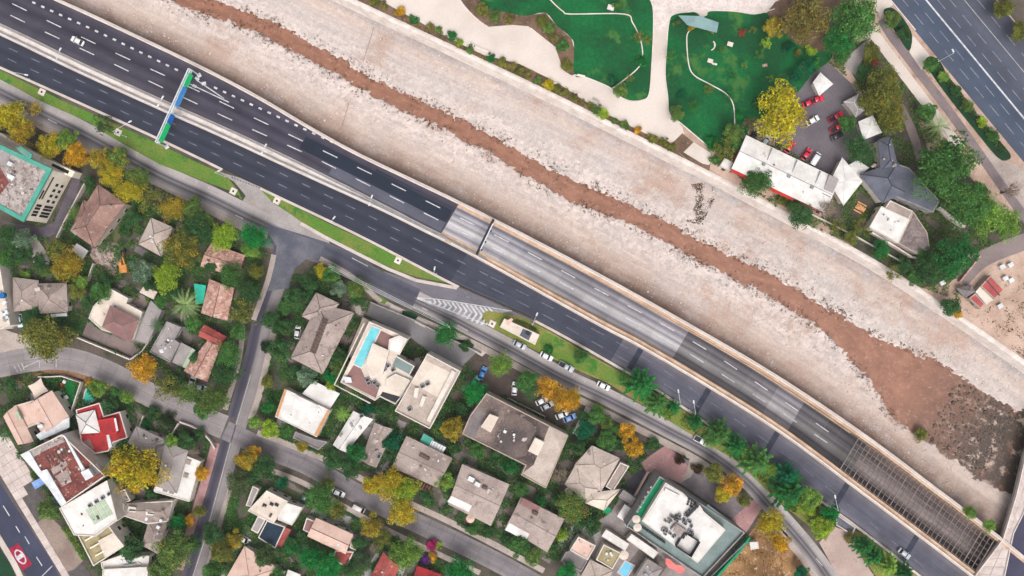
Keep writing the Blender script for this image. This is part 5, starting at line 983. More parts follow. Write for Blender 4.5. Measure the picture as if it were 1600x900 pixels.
# --- north east
h = house('workshop', 'long pale grey workshop roof with red trim above the river wall', 'building', [([(1166, 211), (1311, 280), (1288, 332), (1143, 263)], 5.2, 6.2, 'white', W_(kind='gable', wm='red', cap=METALG, win=10))])
for s in (.28, .55, .8):
    a_ = (1166 + 145 * s, 211 + 69 * s); b_ = (1143 + 145 * s, 263 + 69 * s); dk(h, 'roof_gutter', [(a_[0], a_[1] + 1), (a_[0] + 1.2, a_[1] + 1.6), ((a_[0] + b_[0]) / 2 + 1.2, (a_[1] + b_[1]) / 2), ((a_[0] + b_[0]) / 2, (a_[1] + b_[1]) / 2)], 6.0, METALG, .7)
    box('roof_vent', (a_[0] + b_[0]) / 2 - 1, (a_[1] + b_[1]) / 2, .9, .9, 5.9, 6.7, -25, METALG, h)
dk(h, 'grey_roof_end', [(1296, 273), (1311, 280), (1298, 309), (1284, 302)], 6.1, RT['grey'], .8)
dk(h, 'red_fascia', [(1143, 263), (1168, 275), (1166, 279), (1141, 267)], 4.9, WALLS['red'], .5); dk(h, 'red_fascia', [(1204, 292), (1240, 309), (1238, 313), (1202, 296)], 4.9, WALLS['red'], .5)
house('shed', 'small white shed at the river end of the workshop', 'shed', [([(1132, 247), (1146, 254), (1140, 268), (1125, 259)], 2.8, 0, 'white', W_(kind='flat', win=2, par=.1))])
house('marquee', 'big white tent roof at the end of the workshop yard', 'tent', [([(1316, 246), (1348, 283), (1318, 321), (1296, 285)], 4.0, 4.3, 'white', W_(cap=METALW, win=0))])
for i, (q, lb) in enumerate((([(1282, 113), (1302, 131), (1280, 150), (1270, 129)], 'white square canopy at the top of the workshop yard'), ([(1318, 159), (1341, 147), (1351, 173), (1337, 183)], 'grey-white creased canopy on the right of the workshop yard'), ([(1341, 190), (1364, 180), (1378, 207), (1349, 219)], 'white canopy next to the dark slate roofs'), ([(1322, 260), (1340, 250), (1358, 262), (1340, 278)], 'low white canopy between big tent and slate roof'))): house('canopy', lb, 'canopy', [(q, 3.2, 3.42, 'white' if i != 1 else 'grey', W_(kind='hip', cap=METALW, win=0))])
h = house('restaurant', 'dark slate hip-roofed restaurant beside the large green trees', 'building', [([(1372, 218), (1392, 213), (1404, 262), (1376, 268)], 5, 6.6, 'slate', W_(cap=DARK)), ([(1343, 272), (1404, 252), (1414, 300), (1379, 318)], 5, 7.2, 'slate', W_(cap=DARK, win=5)), ([(1402, 256), (1420, 262), (1468, 314), (1458, 332), (1396, 306)], 4.8, 0, 'slate', W_(kind='flat', wm='grey', par=.1, win=6))])
for p in ((1367, 258), (1399, 258)): chim(h, *p, 6)
h = house('pavilion', 'white square-roofed pavilion with shingled grey gable beside river wall', 'building', [([(1377, 322), (1421, 343), (1403, 380), (1358, 355)], 4.2, 0, 'white', W_(kind='flat', par=.1)), ([(1427, 330), (1449, 363), (1453, 388), (1434, 398), (1403, 380), (1421, 343)], 4.0, 0, 'shingle', W_(kind='flat', par=.02, wm='tan', win=5)), ([(1391, 313), (1427, 330), (1420, 343), (1382, 326)], 3.8, 0, 'greytan', W_(kind='flat', par=.05, win=2))])
tag(wallline('garden_wall', [(1358, 364), (1398, 388), (1420, 402), (1436, 404)], 2.5, 0, 2.2, CONCW), 'white wall in front of the shingled pavilion', 'wall')
tag(wallline('garden_wall', [(1462, 325), (1480, 340), (1502, 355)], 4, 0, 2.2, CONCW), 'short white wall right of the slate restaurant roof', 'wall')
h = house('cabin', 'small site cabin of two red roofs joined by a cream deck', 'cabin', [([(1548, 430), (1569, 453), (1554, 468), (1532, 447)], 2.9, 0, 'fadedred', W_(kind='flat', wm='tan', par=.03, win=3)), ([(1524, 458), (1539, 475), (1532, 483), (1514, 466)], 2.7, 0, 'fadedred', W_(kind='flat', wm='tan', par=.03, win=2)), ([(1531, 448), (1553, 468), (1541, 476), (1524, 456)], 2.2, 0, 'cream', W_(kind='flat', par=.05, win=1))]); dk(h, 'roof_gap', [(1541, 439), (1543, 438), (1563, 461), (1561, 462)], 3.1, CAPD)
t_ = thing('tent', 'pointed dark grey tent beside the red site cabin', 'tent', (*W(1508, 455).xy, 0)); wing(t_, [(1494, 450), (1518, 445), (1524, 456), (1508, 466)], 2.2, 3.2, 'darkgrey', 'grey', 'hip', win=0)
t_ = thing('park_shelter', 'blue-grey roofed shelter between the two park lawns', 'shelter', (*W(1094, 37).xy, 0)); prism('roof', [(1060, 24), (1094, 25), (1123, 35), (1120, 51), (1074, 39)], 2.8, 3.0, mat('shelter_roof', (132, 160, 160), (118, 146, 148), .3, .08), t_)
for p in ((1064, 26), (1093, 28), (1119, 37), (1117, 48), (1078, 38)): cyl('post', *p, .1, 0, 2.8, METALG, t_, 8)
part('bench', boxv(*W(1096, 36).xy, 5, .5, .05, .45, -.25), BF, CONCW, t_)
# ================================================================== vehicles
m, n, l, b = newmat('car_paint'); oi = n.new('ShaderNodeObjectInfo'); l.new(oi.outputs['Color'], b.inputs['Base Color']); b.inputs['Roughness'].default_value = .35; b.inputs['Coat Weight'].default_value = .25; PAINTC = m
CGL = mat('car_glass', (36, 40, 48), (30, 34, 40), .8, .05, rough=.15, spec=.6); TYRE = mat('tyre', (32, 32, 34), (28, 28, 30), .8, .1); RIM = mat('wheel_rim', (150, 150, 154), (130, 130, 134), .8, .05, rough=.4)
HL = mat('headlamp', (230, 232, 230), (214, 216, 214), .8, .02, rough=.2); TL = mat('tail_lamp', (150, 24, 24), (130, 20, 20), .8, .02, rough=.3)
def bev(v, f, m, w=.09, seg_=2):
    bm = bmesh.new(); vs_ = [bm.verts.new(p) for p in v]
    for q in f: bm.faces.new([vs_[i] for i in q])
    bmesh.ops.recalc_face_normals(bm, faces=bm.faces); bmesh.ops.bevel(bm, geom=list(bm.edges), offset=w, segments=seg_, affect='EDGES', profile=.6)
    me = bpy.data.meshes.new('p'); bm.to_mesh(me); bm.free(); me.materials.append(m); me.polygons.foreach_set('use_smooth', [True] * len(me.polygons)); return me
def loft(secs):
    """secs: (x, halfwidth, zlo, zhi)"""
    v, f = [], []
    for i, (x, w, a, b_) in enumerate(secs):
        v += [Vector((x, -w, a)), Vector((x, w, a)), Vector((x, w * .97, b_)), Vector((x, -w * .97, b_))]
        if i: k = 4 * i; f += [(k - 4 + j, k - 4 + (j + 1) % 4, k + (j + 1) % 4, k + j) for j in range(4)]
    f += [(3, 2, 1, 0), tuple(range(len(v) - 4, len(v)))]; return v, f
def quadm(p, m): return mesh('p', [Vector(q) for q in p], [(0, 1, 2, 3)], m)
def carkit(kind):
    P = []
    if kind == 'car':
        P.append(('body', bev(*loft([(-2.15, .74, .32, .82), (-1.95, .86, .25, .9), (-.9, .89, .22, .93), (.9, .89, .22, .92), (1.7, .87, .24, .84), (2.08, .74, .3, .7)]), PAINTC, .06)))
        lo, hi = [(-1.75, .8, .9), (1.05, .8, .9)], [(-1.15, .62, 1.42), (.35, .62, 1.42)]
    elif kind == 'van':
        P.append(('body', bev(*loft([(-2.4, .86, .3, 1.1), (-2.3, .94, .25, 1.15), (1.6, .94, .25, 1.1), (2.1, .92, .25, 1.0), (2.4, .8, .3, .85)]), PAINTC, .06)))
        lo, hi = [(-2.3, .9, 1.08), (2.0, .88, 1.02)], [(-2.2, .82, 1.95), (1.2, .8, 1.95)]
    else:
        P.append(('body', bev(*loft([(-2.6, .86, .4, 1.0), (-2.5, .92, .35, 1.02), (-.6, .92, .35, 1.0), (1.0, .92, .35, 1.02), (2.1, .9, .35, .98), (2.5, .8, .4, .85)]), PAINTC, .06)))
        lo, hi = [(-.7, .84, 1.0), (1.2, .82, 1.0)], [(-.55, .7, 1.6), (.55, .7, 1.6)]
        P.append(('cargo_bed', mesh('p', *multi([boxv(-1.6, 0, 1.7, 1.5, 1.03, 1.06)]), DARK)))
    (xa, wa, za), (xb, wb, zb) = lo; (xc, wc, zc), (xd, wd, zd) = hi
    bl, br, fl, fr_ = (xa, wa, za), (xa, -wa, za), (xb, wb, zb), (xb, -wb, zb); tl, tr_, gl, gr_ = (xc, wc, zc), (xc, -wc, zc), (xd, wd, zd), (xd, -wd, zd)
    P += [('rear_window', quadm([bl, br, tr_, tl], CGL)), ('windscreen', quadm([fl, gl, gr_, fr_], CGL)), ('side_window', quadm([bl, tl, gl, fl], CGL)), ('side_window', quadm([br, fr_, gr_, tr_], CGL))]
    P.append(('roof', bev(boxv((xc + xd) / 2, 0, xd - xc + .12, 2 * wc + .08, zc - .02, zc + .07), BF, PAINTC, .03, 1)))
    L_ = 1.32 if kind == 'car' else 1.5; ww = .8 if kind == 'car' else .84
    for sx in (-1, 1):
        for sy in (-1, 1): P.append(('wheel', mesh('p', *tube((sx * L_, sy * (ww - .1), .32), (sx * L_, sy * (ww + .1), .32), .32, n=14), TYRE)))
    xe = {'car': 2.0, 'van': 2.36, 'pickup': 2.45}[kind]; xr = {'car': -2.13, 'van': -2.4, 'pickup': -2.6}[kind]
    for s in (-1, 1): P.append(('headlight', mesh('p', boxv(xe, s * .56, .16, .32, .6, .74), BF, HL))); P.append(('tail_light', mesh('p', boxv(xr, s * .62, .1, .26, .62, .8), BF, TL)))
    P.append(('mirror', mesh('p', *multi([boxv(.62 if kind == 'car' else 1.0, 1.0, .14, .2, .95, 1.08), boxv(.62 if kind == 'car' else 1.0, -1.0, .14, .2, .95, 1.08)]), PAINTC)))
    return P
KIT = {k: carkit(k) for k in ('car', 'van', 'pickup')}; RIMME = mesh('rim', *tube((0, -.11, 0), (0, .11, 0), .18, n=10), RIM)
def car(px, py, dx, dy, col, label, kind='car', group=None, sc=1.0, z=0.06, cat=None):
    g = W(px, py, .7); r = thing({'car': 'car', 'van': 'van', 'pickup': 'pickup_truck'}[kind], label, cat or {'car': 'car', 'van': 'van', 'pickup': 'pickup'}[kind], (g.x, g.y, z), group)
    r.rotation_euler.z = math.atan2(-dy, dx); r.scale = (sc, sc, sc)
    for nm, me in KIT[kind]:
        o = mk(nm, me, r); o.color = lin(col)
        if nm == 'wheel':
            q = mk('rim', RIMME, o); v0 = sum((v.co for v in me.vertices), Vector()) / len(me.vertices); q.location = v0
    return r
WH, SV, RD, BK = (232, 232, 232), (176, 182, 190), (206, 30, 62), (46, 48, 56)
car(121, 64, -.9, -.44, WH, 'white car driving on the north carriageway near the top left corner')
car(1413, 865, .78, .62, SV, 'silver car driving on the south carriageway near the bottom edge')
CARS = [(812, 539, 28, 14, SV, 'silver car parked nearest the white kiosk'), (854, 557, 28, 14, WH, 'white car parked behind the silver one on the frontage road'), (885, 573, 28, 15, SV, 'dark-tailed silver pickup parked on the frontage road', 'pickup'), (943, 603, 28, 14, WH, 'lone white car parked on the frontage road below the small verge tree'), (1096, 689, 28, 16, WH, 'white pickup parked beside the verge conifers', 'pickup')]
for c in CARS: car(*c[:5], c[5], c[6] if len(c) > 6 else 'car', 'cars parked on the frontage road')
for c in [(754, 583, 9, -20, (56, 130, 200), 'blue car in the parking court'), (742, 597, 12, -16, (90, 180, 170), 'teal car half under the round bright green tree'), (804, 607, 2, -20, WH, 'white car parked upright left of the palm in the parking court'), (847, 626, 20, -10, WH, 'white car poking out from under the golden tree, upper one'), (855, 634, 20, -11, SV, 'silver car in front of the golden tree, lower one'), (878, 648, 18, -8, WH, 'white car half hidden by the large orange tree'), (890, 653, 20, -8, (110, 150, 210), 'light blue car below the large orange tree')]: car(*c[:5], c[5], 'car', 'cars in the parking court')
car(465, 519, 3, -20, WH, 'white car parked beside the large hip-roofed house'); car(529, 770, 20, 9, WH, 'white car driving on the residential street'); car(561, 794, 20, 10, (206, 196, 196), 'pale grey van parked on the residential street kerb', 'van', sc=.85)
car(382, 843, 20, 9, WH, 'white car parked in the drive right of the lower side street'); car(475, 779, -8, 18, (58, 92, 82), 'dark green car beside the brown court'); car(300, 597, 7, -18, WH, 'white car parked under the trees below the terracotta cottage, left of two'); car(314, 605, 20, 6, SV, 'silver car below the terracotta cottage, right of two'); car(31, 501, 2, 18, (190, 220, 226), 'pale car beside the grey-tan two-hip house')
G_ = 'cars in the workshop yard'
for c in [(1275, 156, 20, -7, RD, 'red car below the white square canopy in the yard', 'pickup'), (1264, 161, 20, -8, RD, 'red car half hidden by the huge yellow tree', 'car'), (1306, 183, 20, -12, RD, 'upper red pickup of the two on the right of the yard', 'pickup'), (1308, 199, 20, -13, RD, 'lower red pickup of the two on the right of the yard', 'pickup'), (1308, 212, 18, -9, BK, 'black car beside the two red pickups', 'car'), (1234, 230, 12, -14, RD, 'red car beside the workshop roof, left of two', 'car'), (1260, 241, 10, -14, RD, 'red car with black bonnet, right of two at the workshop roof', 'car'), (1273, 249, 9, -14, WH, 'white van beside the workshop roof', 'van'), (1270, 188, 14, -8, WH, 'small white car below the huge yellow tree', 'car')]: car(c[0], c[1], c[2], c[3], c[4], c[5], c[6], G_)
for c in [(1176, 214, 10, -18, BK, 'black and white car behind the workshop roof end'), (1196, 220, 10, -18, SV, 'silver car at the back of the workshop')]: car(*c[:5], c[5], 'car', G_)
# excavator
e0 = W(197, 414); ex = thing('excavator', 'orange excavator working beside the rubble pile', 'excavator', (e0.x, e0.y, 0)); OR = mat('machine_orange', (206, 142, 76), (186, 122, 62), .8, .1, rough=.5)
for s in (-1, 1): part('track', bev(boxv(e0.x + s * 1.0, e0.y - .6, .55, 3.4, 0.02, .8), BF, DARK, .15).vertices and boxv(e0.x + s * 1.0, e0.y - .6, .55, 3.4, 0.02, .8), BF, DARK, ex)
part('body', boxv(e0.x, e0.y - 1.2, 2.5, 2.6, .85, 2.1, .1, .92), BF, OR, ex); part('cab', boxv(e0.x - .7, e0.y + .3, 1.0, 1.4, .85, 2.6, .1, .9), BF, OR, ex); part('cab_window', boxv(e0.x - .7, e0.y + .95, .8, .2, 1.5, 2.45, .1), BF, CGL, ex)
part('boom', *join(tube((e0.x + .3, e0.y + .2, 1.6), (e0.x + .5, e0.y + 2.2, 3.3), .28, .22, 6)), OR, ex); part('arm', *tube((e0.x + .5, e0.y + 2.2, 3.3), (e0.x - .3, e0.y + 3.9, 1.4), .2, .16, 6), OR, ex); part('bucket', boxv(e0.x - .4, e0.y + 4.1, 1.1, .8, .3, 1.3, .3, 1.2), BF, DARK, ex)
# ================================================================== gantries
def wbar(a, b, za, zb, r): return tube((*W(*a, za).xy, za), (*W(*b, zb).xy, zb), r, n=6)
zt = 7.2; A, B = (297, 108), (245, 223); gt = thing('sign_gantry', 'white overhead sign gantry with green and blue panels over the motorway', 'gantry', (*W(270, 165).xy, 0))
pa, pb = W(*A, zt), W(*B, zt); dv = (pb - pa).normalized(); L = (pb - pa).length; pn = Vector((-dv.y, dv.x, 0)); pn = pn if pn.x > 0 else -pn
bs = []
for o_ in (-.35, .35):
    for z in (6.4, 7.6): p, q = pa + pn * o_, pb + pn * o_; bs.append(tube((p.x, p.y, z), (q.x, q.y, z), .2, n=6))
part('chord', *join(*bs), METALW, gt); bs = []
for i in range(17):
    p, q = pa + dv * L * i / 17, pa + dv * L * (i + 1) / 17
    bs += [tube((p.x + pn.x * -.55, p.y + pn.y * -.55, 7.6), (q.x + pn.x * .55, q.y + pn.y * .55, 7.6), .05, n=5), tube((p.x + pn.x * .55, p.y + pn.y * .55, 6.4), (q.x + pn.x * .55, q.y + pn.y * .55, 7.6), .05, n=5), tube((p.x - pn.x * .55, p.y - pn.y * .55, 7.6), (p.x + pn.x * .55, p.y + pn.y * .55, 7.6), .05, n=5)]
part('lattice', *join(*bs), METALW, gt)
for s in (0.0, .56, 1.0): p = pa + dv * L * s; part('post', *join(tube((p.x, p.y, 0), (p.x, p.y, 7.5), .24, .2, 10), (boxv(p.x, p.y, 1.2, 1.2, .02, .3, .5), BF)), METALW, gt)
SG = mat('sign_green', (34, 206, 124), (28, 190, 112), .8, .05, rough=.5); SB_ = mat('sign_blue', (84, 156, 222), (70, 140, 208), .8, .05, rough=.5); SB2 = mat('sign_blue_dark', (40, 116, 206), (34, 102, 190), .8, .05, rough=.5)
SW = mat('sign_white', (226, 236, 236), (214, 224, 224), .8, .03)
for s0, s1, mm in ((.05, .22, SG), (.23, .49, SB_), (.60, .72, SB2), (.73, .97, SG)):
    p, q = pa + dv * L * s0 + pn * .6, pa + dv * L * s1 + pn * .6; tilt = pn * .3
    v = [Vector((p.x, p.y, 7.9)), Vector((q.x, q.y, 7.9)), Vector((q.x + tilt.x, q.y + tilt.y, 5.5)), Vector((p.x + tilt.x, p.y + tilt.y, 5.5))]; v += [a - pn * .14 for a in v]
    pl = part('sign_panel', v, [(0, 1, 2, 3), (7, 6, 5, 4), (0, 4, 5, 1), (1, 5, 6, 2), (2, 6, 7, 3), (3, 7, 4, 0)], mm, gt)
A, B = (771, 343), (745, 397); g2 = thing('height_gantry', 'dark narrow gantry beam spanning the start of the concrete ramp', 'gantry', (*W(758, 370).xy, 0)); pa, pb = W(*A, 5.5), W(*B, 5.5)
dv = (pb - pa).normalized(); part('beam', boxv((pa.x + pb.x) / 2, (pa.y + pb.y) / 2, (pb - pa).length, .8, 5.2, 5.9, math.atan2(dv.y, dv.x)), BF, DARK, g2); part('light_rail', boxv((pa.x + pb.x) / 2 + .5, (pa.y + pb.y) / 2, (pb - pa).length * .75, .3, 5.91, 6.05, math.atan2(dv.y, dv.x)), BF, METALW, g2)
for p in (pa, pb): part('post', *tube((p.x, p.y, -.2), (p.x, p.y, 5.4), .22, .2, 8), DARK, g2)
for s in (.3, .62, .85): p = pa.lerp(pb, s); part('signal_box', boxv(p.x + .7, p.y - .3, .7, .5, 5.0, 6.0, .5), BF, DARK, g2)
# ================================================================== street lamps, pads
def lamp(px, py, bx, by, label, h_=9.0, two=None):
    """head at pixel (px,py), base at ground pixel (bx,by)"""
    g = W(bx, by); r = thing('street_lamp', label, 'street lamp', (g.x, g.y, 0), 'street lamps'); part('pole', *join(tube((g.x, g.y, .0), (g.x, g.y, h_ - .2), .12, .07, 8), tube((g.x, g.y, 0), (g.x, g.y, .4), .2, .2, 8)), METALW, r)
    for q in [(px, py)] + ([two] if two else []):
        p = W(*q, h_); part('arm', *tube((g.x, g.y, h_ - .3), (p.x, p.y, h_), .06, .05, 6), METALW, r); d = Vector((p.x - g.x, p.y - g.y, 0)); a = math.atan2(d.y, d.x); hd = part('lamp_head', boxv(p.x, p.y, 1.1, .45, h_ - .05, h_ + .12, a, .85), BF, METALW, r); part('lens', boxv(p.x, p.y, .8, .3, h_ - .1, h_ - .055, a), BF, HL, hd)
for i, (a, b_) in enumerate((((94, 77), (89, 90)), ((254, 152), (247, 165)), ((415, 227), (409, 239)), ((581, 307), (577, 319)))):
    m_ = ((a[0] + b_[0]) / 2, (a[1] + b_[1]) / 2); k = .965; lamp(*a, 800 + (m_[0] - 800) * k, 450 + (m_[1] - 450) * k, ['double lamp on the median nearest the top left corner', 'double lamp on the median beside the sign gantry', 'double lamp on the median above the slip road', 'double lamp on the median left of the ramp'][i], 9, b_)
for i, (hx, hy, bx, by) in enumerate(((41, 117, 46, 124), (203, 190, 198, 214), (342, 267, 352, 276), (522, 340, 527, 350), (679, 419, 682, 428), (839, 491, 831, 506), (1060, 611, 1054, 624), (1084, 628, 1077, 640), (1305, 776, 1292, 786), (1489, 79, 1466, 96))):
    lamp(hx, hy, bx, by, ['lamp on the kerb near the top left corner', 'lamp on the grass left of the sign gantry', 'lamp at the tip of the first grass verge', 'lamp on the kerb above the junction', 'lamp at the tip of the second grass verge', 'lamp beside the white kiosk', 'left lamp of a close pair above the conifers', 'right lamp of a close pair above the conifers', 'lamp above the emerald tree at the underpass opening', 'long-armed lamp of the second motorway'][i])
for i, (x, y) in enumerate(((66, 144), (185, 207), (365, 299), (433, 314), (622, 407), (769, 506))):
    g = W(x, y); r = thing('concrete_pad', ['square white concrete pad on the grass near the upper left corner', 'square white pad left of the gantry foot', 'square white pad at the tip of the first verge', 'square white pad at the start of the second verge', 'square white pad near the end of second verge', 'square white pad beside the chevrons'][i], 'manhole pad', (g.x, g.y, 0), 'manhole pads on the verge')
    part('pad', boxv(g.x, g.y, 2.0, 2.0, .05, .3, -.45), BF, CONCW, r); part('cover', *tube((g.x, g.y, .3), (g.x, g.y, .36), .34, n=14), DARK, r)
r = thing('underpass_opening', 'flat dark panel as the shade of a white-kerbed opening beside the emerald verge tree', 'opening', (*W(1318, 818).xy, 0)); q = [(1307, 805), (1334, 824), (1330, 833), (1307, 819)]; prism('recess_shade', q, .02, .12, RT['slate'], r); o_ = ccw([W(*p) for p in q]); ringprism('kerb', insetw(o_, -.3), o_, 0, .6, CONCW, r)  # flat panel: the darkness of the recess is put into its colour
# ================================================================== steel beams over the trench, bridge
STL = mat('painted_steel', (154, 140, 134), (130, 118, 112), .6, .12, rough=.6)
br = thing('beam_grid', 'grid of pale steel beams over the sunken motorway trench', 'beam grid', (*W(1440, 790).xy, 0))
U0, U1 = 1503, 1766
def gp(u, t): a, b_ = MD.at(u, 4.5), NE.at(u, -2.6); return W(a[0] + (b_[0] - a[0]) * t, a[1] + (b_[1] - a[1]) * t)
for j in range(7):
    t = .04 + j * .135 * 1.13
    if t > .98: t = .97
    for i in range(11):
        u = U0 + (U1 - U0) * i / 11; e = U0 + (U1 - U0) * (i + 1) / 11; p, q = gp(u, t), gp(e, t); d = q - p; part('long_beam', boxv((p.x + q.x) / 2, (p.y + q.y) / 2, d.length, .12, -.55, -.2, math.atan2(d.y, d.x)), BF, STL, br)
for i in range(34):
    u = U0 + (U1 - U0) * i / 33; p, q = gp(u, -.02), gp(u, 1.02); d = q - p; wd = .2 if i % 3 == 0 else .11; part('cross_beam', boxv((p.x + q.x) / 2, (p.y + q.y) / 2, d.length, wd, -.19, .12, math.atan2(d.y, d.x)), BF, STL, br)
bd = tag(prism('bridge_deck', [(1625, 640), (1600, 712), (1586, 772), (1565, 842), (1523, 897), (1490, 960), (1560, 1060), (1900, 1060), (1900, 640)], -1.2, 0.02, CONCG), 'road bridge crossing the river in the lower right corner', 'bridge')
sl0 = [(1623, 640), (1602, 712), (1588, 772), (1567, 840), (1527, 897), (1494, 958)]; sl1 = [(1650, 640), (1622, 730), (1597, 802), (1582, 832), (1567, 900), (1545, 958)]
P0, P1 = crom(sl0, 5), crom(sl1, 5)
for i in range(len(P0) - 1):
    for a_, b_ in ((0.02, .49), (.51, .97)):
        lp = lambda p, q, t: (p[0] + (q[0] - p[0]) * t, p[1] + (q[1] - p[1]) * t); e = .97
        q0, q1 = lp(P0[i], P0[i + 1], e), lp(P1[i], P1[i + 1], e)
        prism('deck_slab', [lp(P0[i], P1[i], a_), lp(P0[i], P1[i], b_), lp(q0, q1, b_), lp(q0, q1, a_)], 0.02, .16, PAVE, bd)
ribbon('bridge_road', [(1700, 600), (1660, 720), (1618, 840), (1600, 900), (1590, 980)], 62, .05, STREET_D, parent=bd, off=0) if False else sheet('bridge_road', [(1660, 640), (1626, 735), (1600, 803), (1585, 833), (1571, 900), (1550, 960), (1760, 960), (1800, 640)], .05, STREET_D, parent=bd)
wallline('bridge_parapet', [(1622, 640), (1600, 712), (1586, 772), (1565, 841), (1523, 896), (1488, 962)], 1.6, .0, 1.0, CONCW, bd); wallline('kerb', [(1652, 640), (1624, 732), (1598, 803), (1583, 833), (1569, 900)], 1.2, .05, .24, CONCW, bd)
# ================================================================== small park and plaza things
for i, (x, y, a_) in enumerate(((737, 70, -24), (746, 75, -24), (758, 80, -20), (870, 131, -15), (900, 146, -25), (908, 119, -12), (931, 157, -25))):
    g = W(x, y); r = thing('bench', ['white bench, first of three on the left plaza edge', 'white bench, middle of three on the left plaza edge', 'white bench, last of three on the left plaza edge', 'white bench in front of the yellow planting strip shrub', 'white bench on the lower plaza edge', 'white bench at the lower tip of the shrub bed', 'grey shaded bench on the lower plaza'][i], 'bench', (g.x, g.y, 0), 'plaza benches'); an = math.radians(a_)
    part('seat', boxv(g.x, g.y, 2.4, .7, .42, .52, an), BF, CONCW if i < 6 else CONCG, r)
    for s in (-.85, .85): part('leg', boxv(g.x + s * math.cos(an), g.y + s * math.sin(an), .2, .55, .03, .42, an), BF, CONC, r)
for i, (x, y, w_) in enumerate(((954, 13, 1.9), (1140, 70, 1.6), (1109, 96, 1.5), (1114, 100, .7), (1118, 101, .7))):
    g = W(x, y); r = thing('picnic_table' if w_ > 1 else 'stool', ['white picnic table on the left lawn', 'white square table on the right lawn, upper', 'white square table on the right lawn with two stools', 'left white stool beside the lawn table', 'right white stool beside the lawn table'][i], 'table' if w_ > 1 else 'stool', (g.x, g.y, 0)); hh = .75 if w_ > 1 else .45
    part('table_top' if w_ > 1 else 'seat', boxv(g.x, g.y, w_ * 1.1, w_ * .85, hh - .08, hh, -.3), BF, CONCW, r); part('pedestal', boxv(g.x, g.y, w_ * .4, w_ * .4, .06, hh - .08, -.3), BF, CONC, r)
g = W(1115, 72); r = thing('curved_bench', 'small curved white bench on the right lawn', 'bench', (g.x, g.y, 0)); wallline('seat', [(1114, 65), (1117, 70), (1115, 76), (1111, 79)], 1.6, .3, .45, CONCW, r, smooth=4); wallline('support', [(1115.5, 68), (1116, 73)], 1.0, .06, .3, CONC, r)
g = W(1195, 102); r = thing('boulder', 'reddish flat boulder on the right lawn', 'boulder', (g.x, g.y, 0)); part('stone', bev(boxv(g.x, g.y, 1.7, 1.0, .02, .5, .2, .7), BF, DIRT, .2).vertices and boxv(g.x, g.y, 1.7, 1.0, .02, .5, .2, .6), BF, RT['terracotta'], r)
r = thing('picnic_table', 'orange wooden table set beside the white pavilion', 'table', (*W(1343, 325).xy, 0)); g = W(1343, 325); part('table_top', boxv(g.x, g.y, 3.2, 1.6, .68, .76, -.5), BF, mat('orange_wood', (222, 160, 120), (206, 144, 104), .8, .1), r)
for s in (-1, 1): part('bench_seat', boxv(g.x - s * .6, g.y - s * 1.25, 3.2, .4, .4, .46, -.5), BF, mat('orange_wood', (222, 160, 120)), r); part('leg', boxv(g.x + s * 1.1, g.y - s * .6, .15, 1.2, 0, .68, -.5), BF, DOORM, r)
for i, (x, y) in enumerate(((1563, 417), (1576, 414), (1568, 435), (1577, 438), (1470, 442), (1560, 478))):
    g = W(x, y); r = thing('storage_box', ['left of two white boxes above the red site cabin', 'right of two white boxes above the red site cabin', 'cream box nearest the red roof edge', 'cream box right of the red roof edge', 'white box at the wall corner under the dense green tree', 'pale box lying on the dirt below the red site cabin'][i], 'box', (g.x, g.y, 0)); part('body', boxv(g.x, g.y, 1.5, 1.2, .05, 1.1, .5), BF, METALW if i < 2 else RT['cream'], r); part('lid', boxv(g.x, g.y, 1.6, 1.3, 1.1, 1.2, .5), BF, METALW, r)
tag(wallline('garden_wall', [(1496, 440), (1528, 400)], 2.2, 0, 1.6, RT['terracotta']), 'terracotta wall along the service road below the dense green tree', 'wall')
tag(wallline('garden_wall', [(1250, 338), (1330, 378), (1420, 428)], 1.4, 0, 1.2, CONCW, off=10), 'thin pale wall inside the river wall by the pavilion', 'wall')
tag(wallline('garden_wall', [(125, 527), (207, 561)], 1.8, 0, 1.9, CONCW), 'cream street wall in front of the mauve-roofed house', 'wall')
tag(wallline('garden_wall', [(207, 561), (226, 548), (242, 523)], 1.5, 0, 1.9, CONCW), 'cream side wall right of the mauve-roofed house', 'wall')
sheet('house_drive', [(137, 503), (160, 517), (205, 535), (222, 548), (206, 557), (128, 524)], .045, BROWNP); sheet('office_drive', [(0, 345), (40, 352), (66, 355), (84, 348), (118, 270), (128, 272), (118, 312), (95, 362), (72, 372), (40, 366)], .045, mat('office_drive_asphalt', (104, 94, 102), (88, 80, 90), .2, .12)); sheet('white_drive', [(44, 366), (58, 372), (80, 405), (76, 414), (52, 412)], .05, CONCW)
tag(wallline('garden_wall', [(93, 372), (106, 345), (130, 300), (142, 278)], 1.8, 0, 1.9, CONC), 'pale wall between the office drive and brown roof', 'wall')
tag(wallline('garden_wall', [(140, 440), (147, 420), (150, 412)], 1.6, 0, 1.8, CONC), 'short pale wall left of the rubble pile', 'wall')
tag(wallline('garden_wall', [(213, 690), (228, 648)], 1.6, 0, 1.9, RT['lighttan']), 'pale wall between the red house and grey house', 'wall'); tag(wallline('garden_wall', [(272, 676), (282, 660)], 1.8, 0, 1.6, CONC), 'short pale wall across the grey house front garden', 'wall')
tag(wallline('garden_wall', [(283, 658), (308, 668), (328, 684), (338, 700)], 2.4, 0, 1.5, CONC, smooth=4), 'curved pale wall at the round street corner', 'wall')
sheet('garden_path', [(918, 630), (926, 634), (902, 682), (894, 676)], .05, CONC); sheet('grey_court', [(206, 640), (222, 640), (212, 684), (200, 680)], .045, BROWNP)
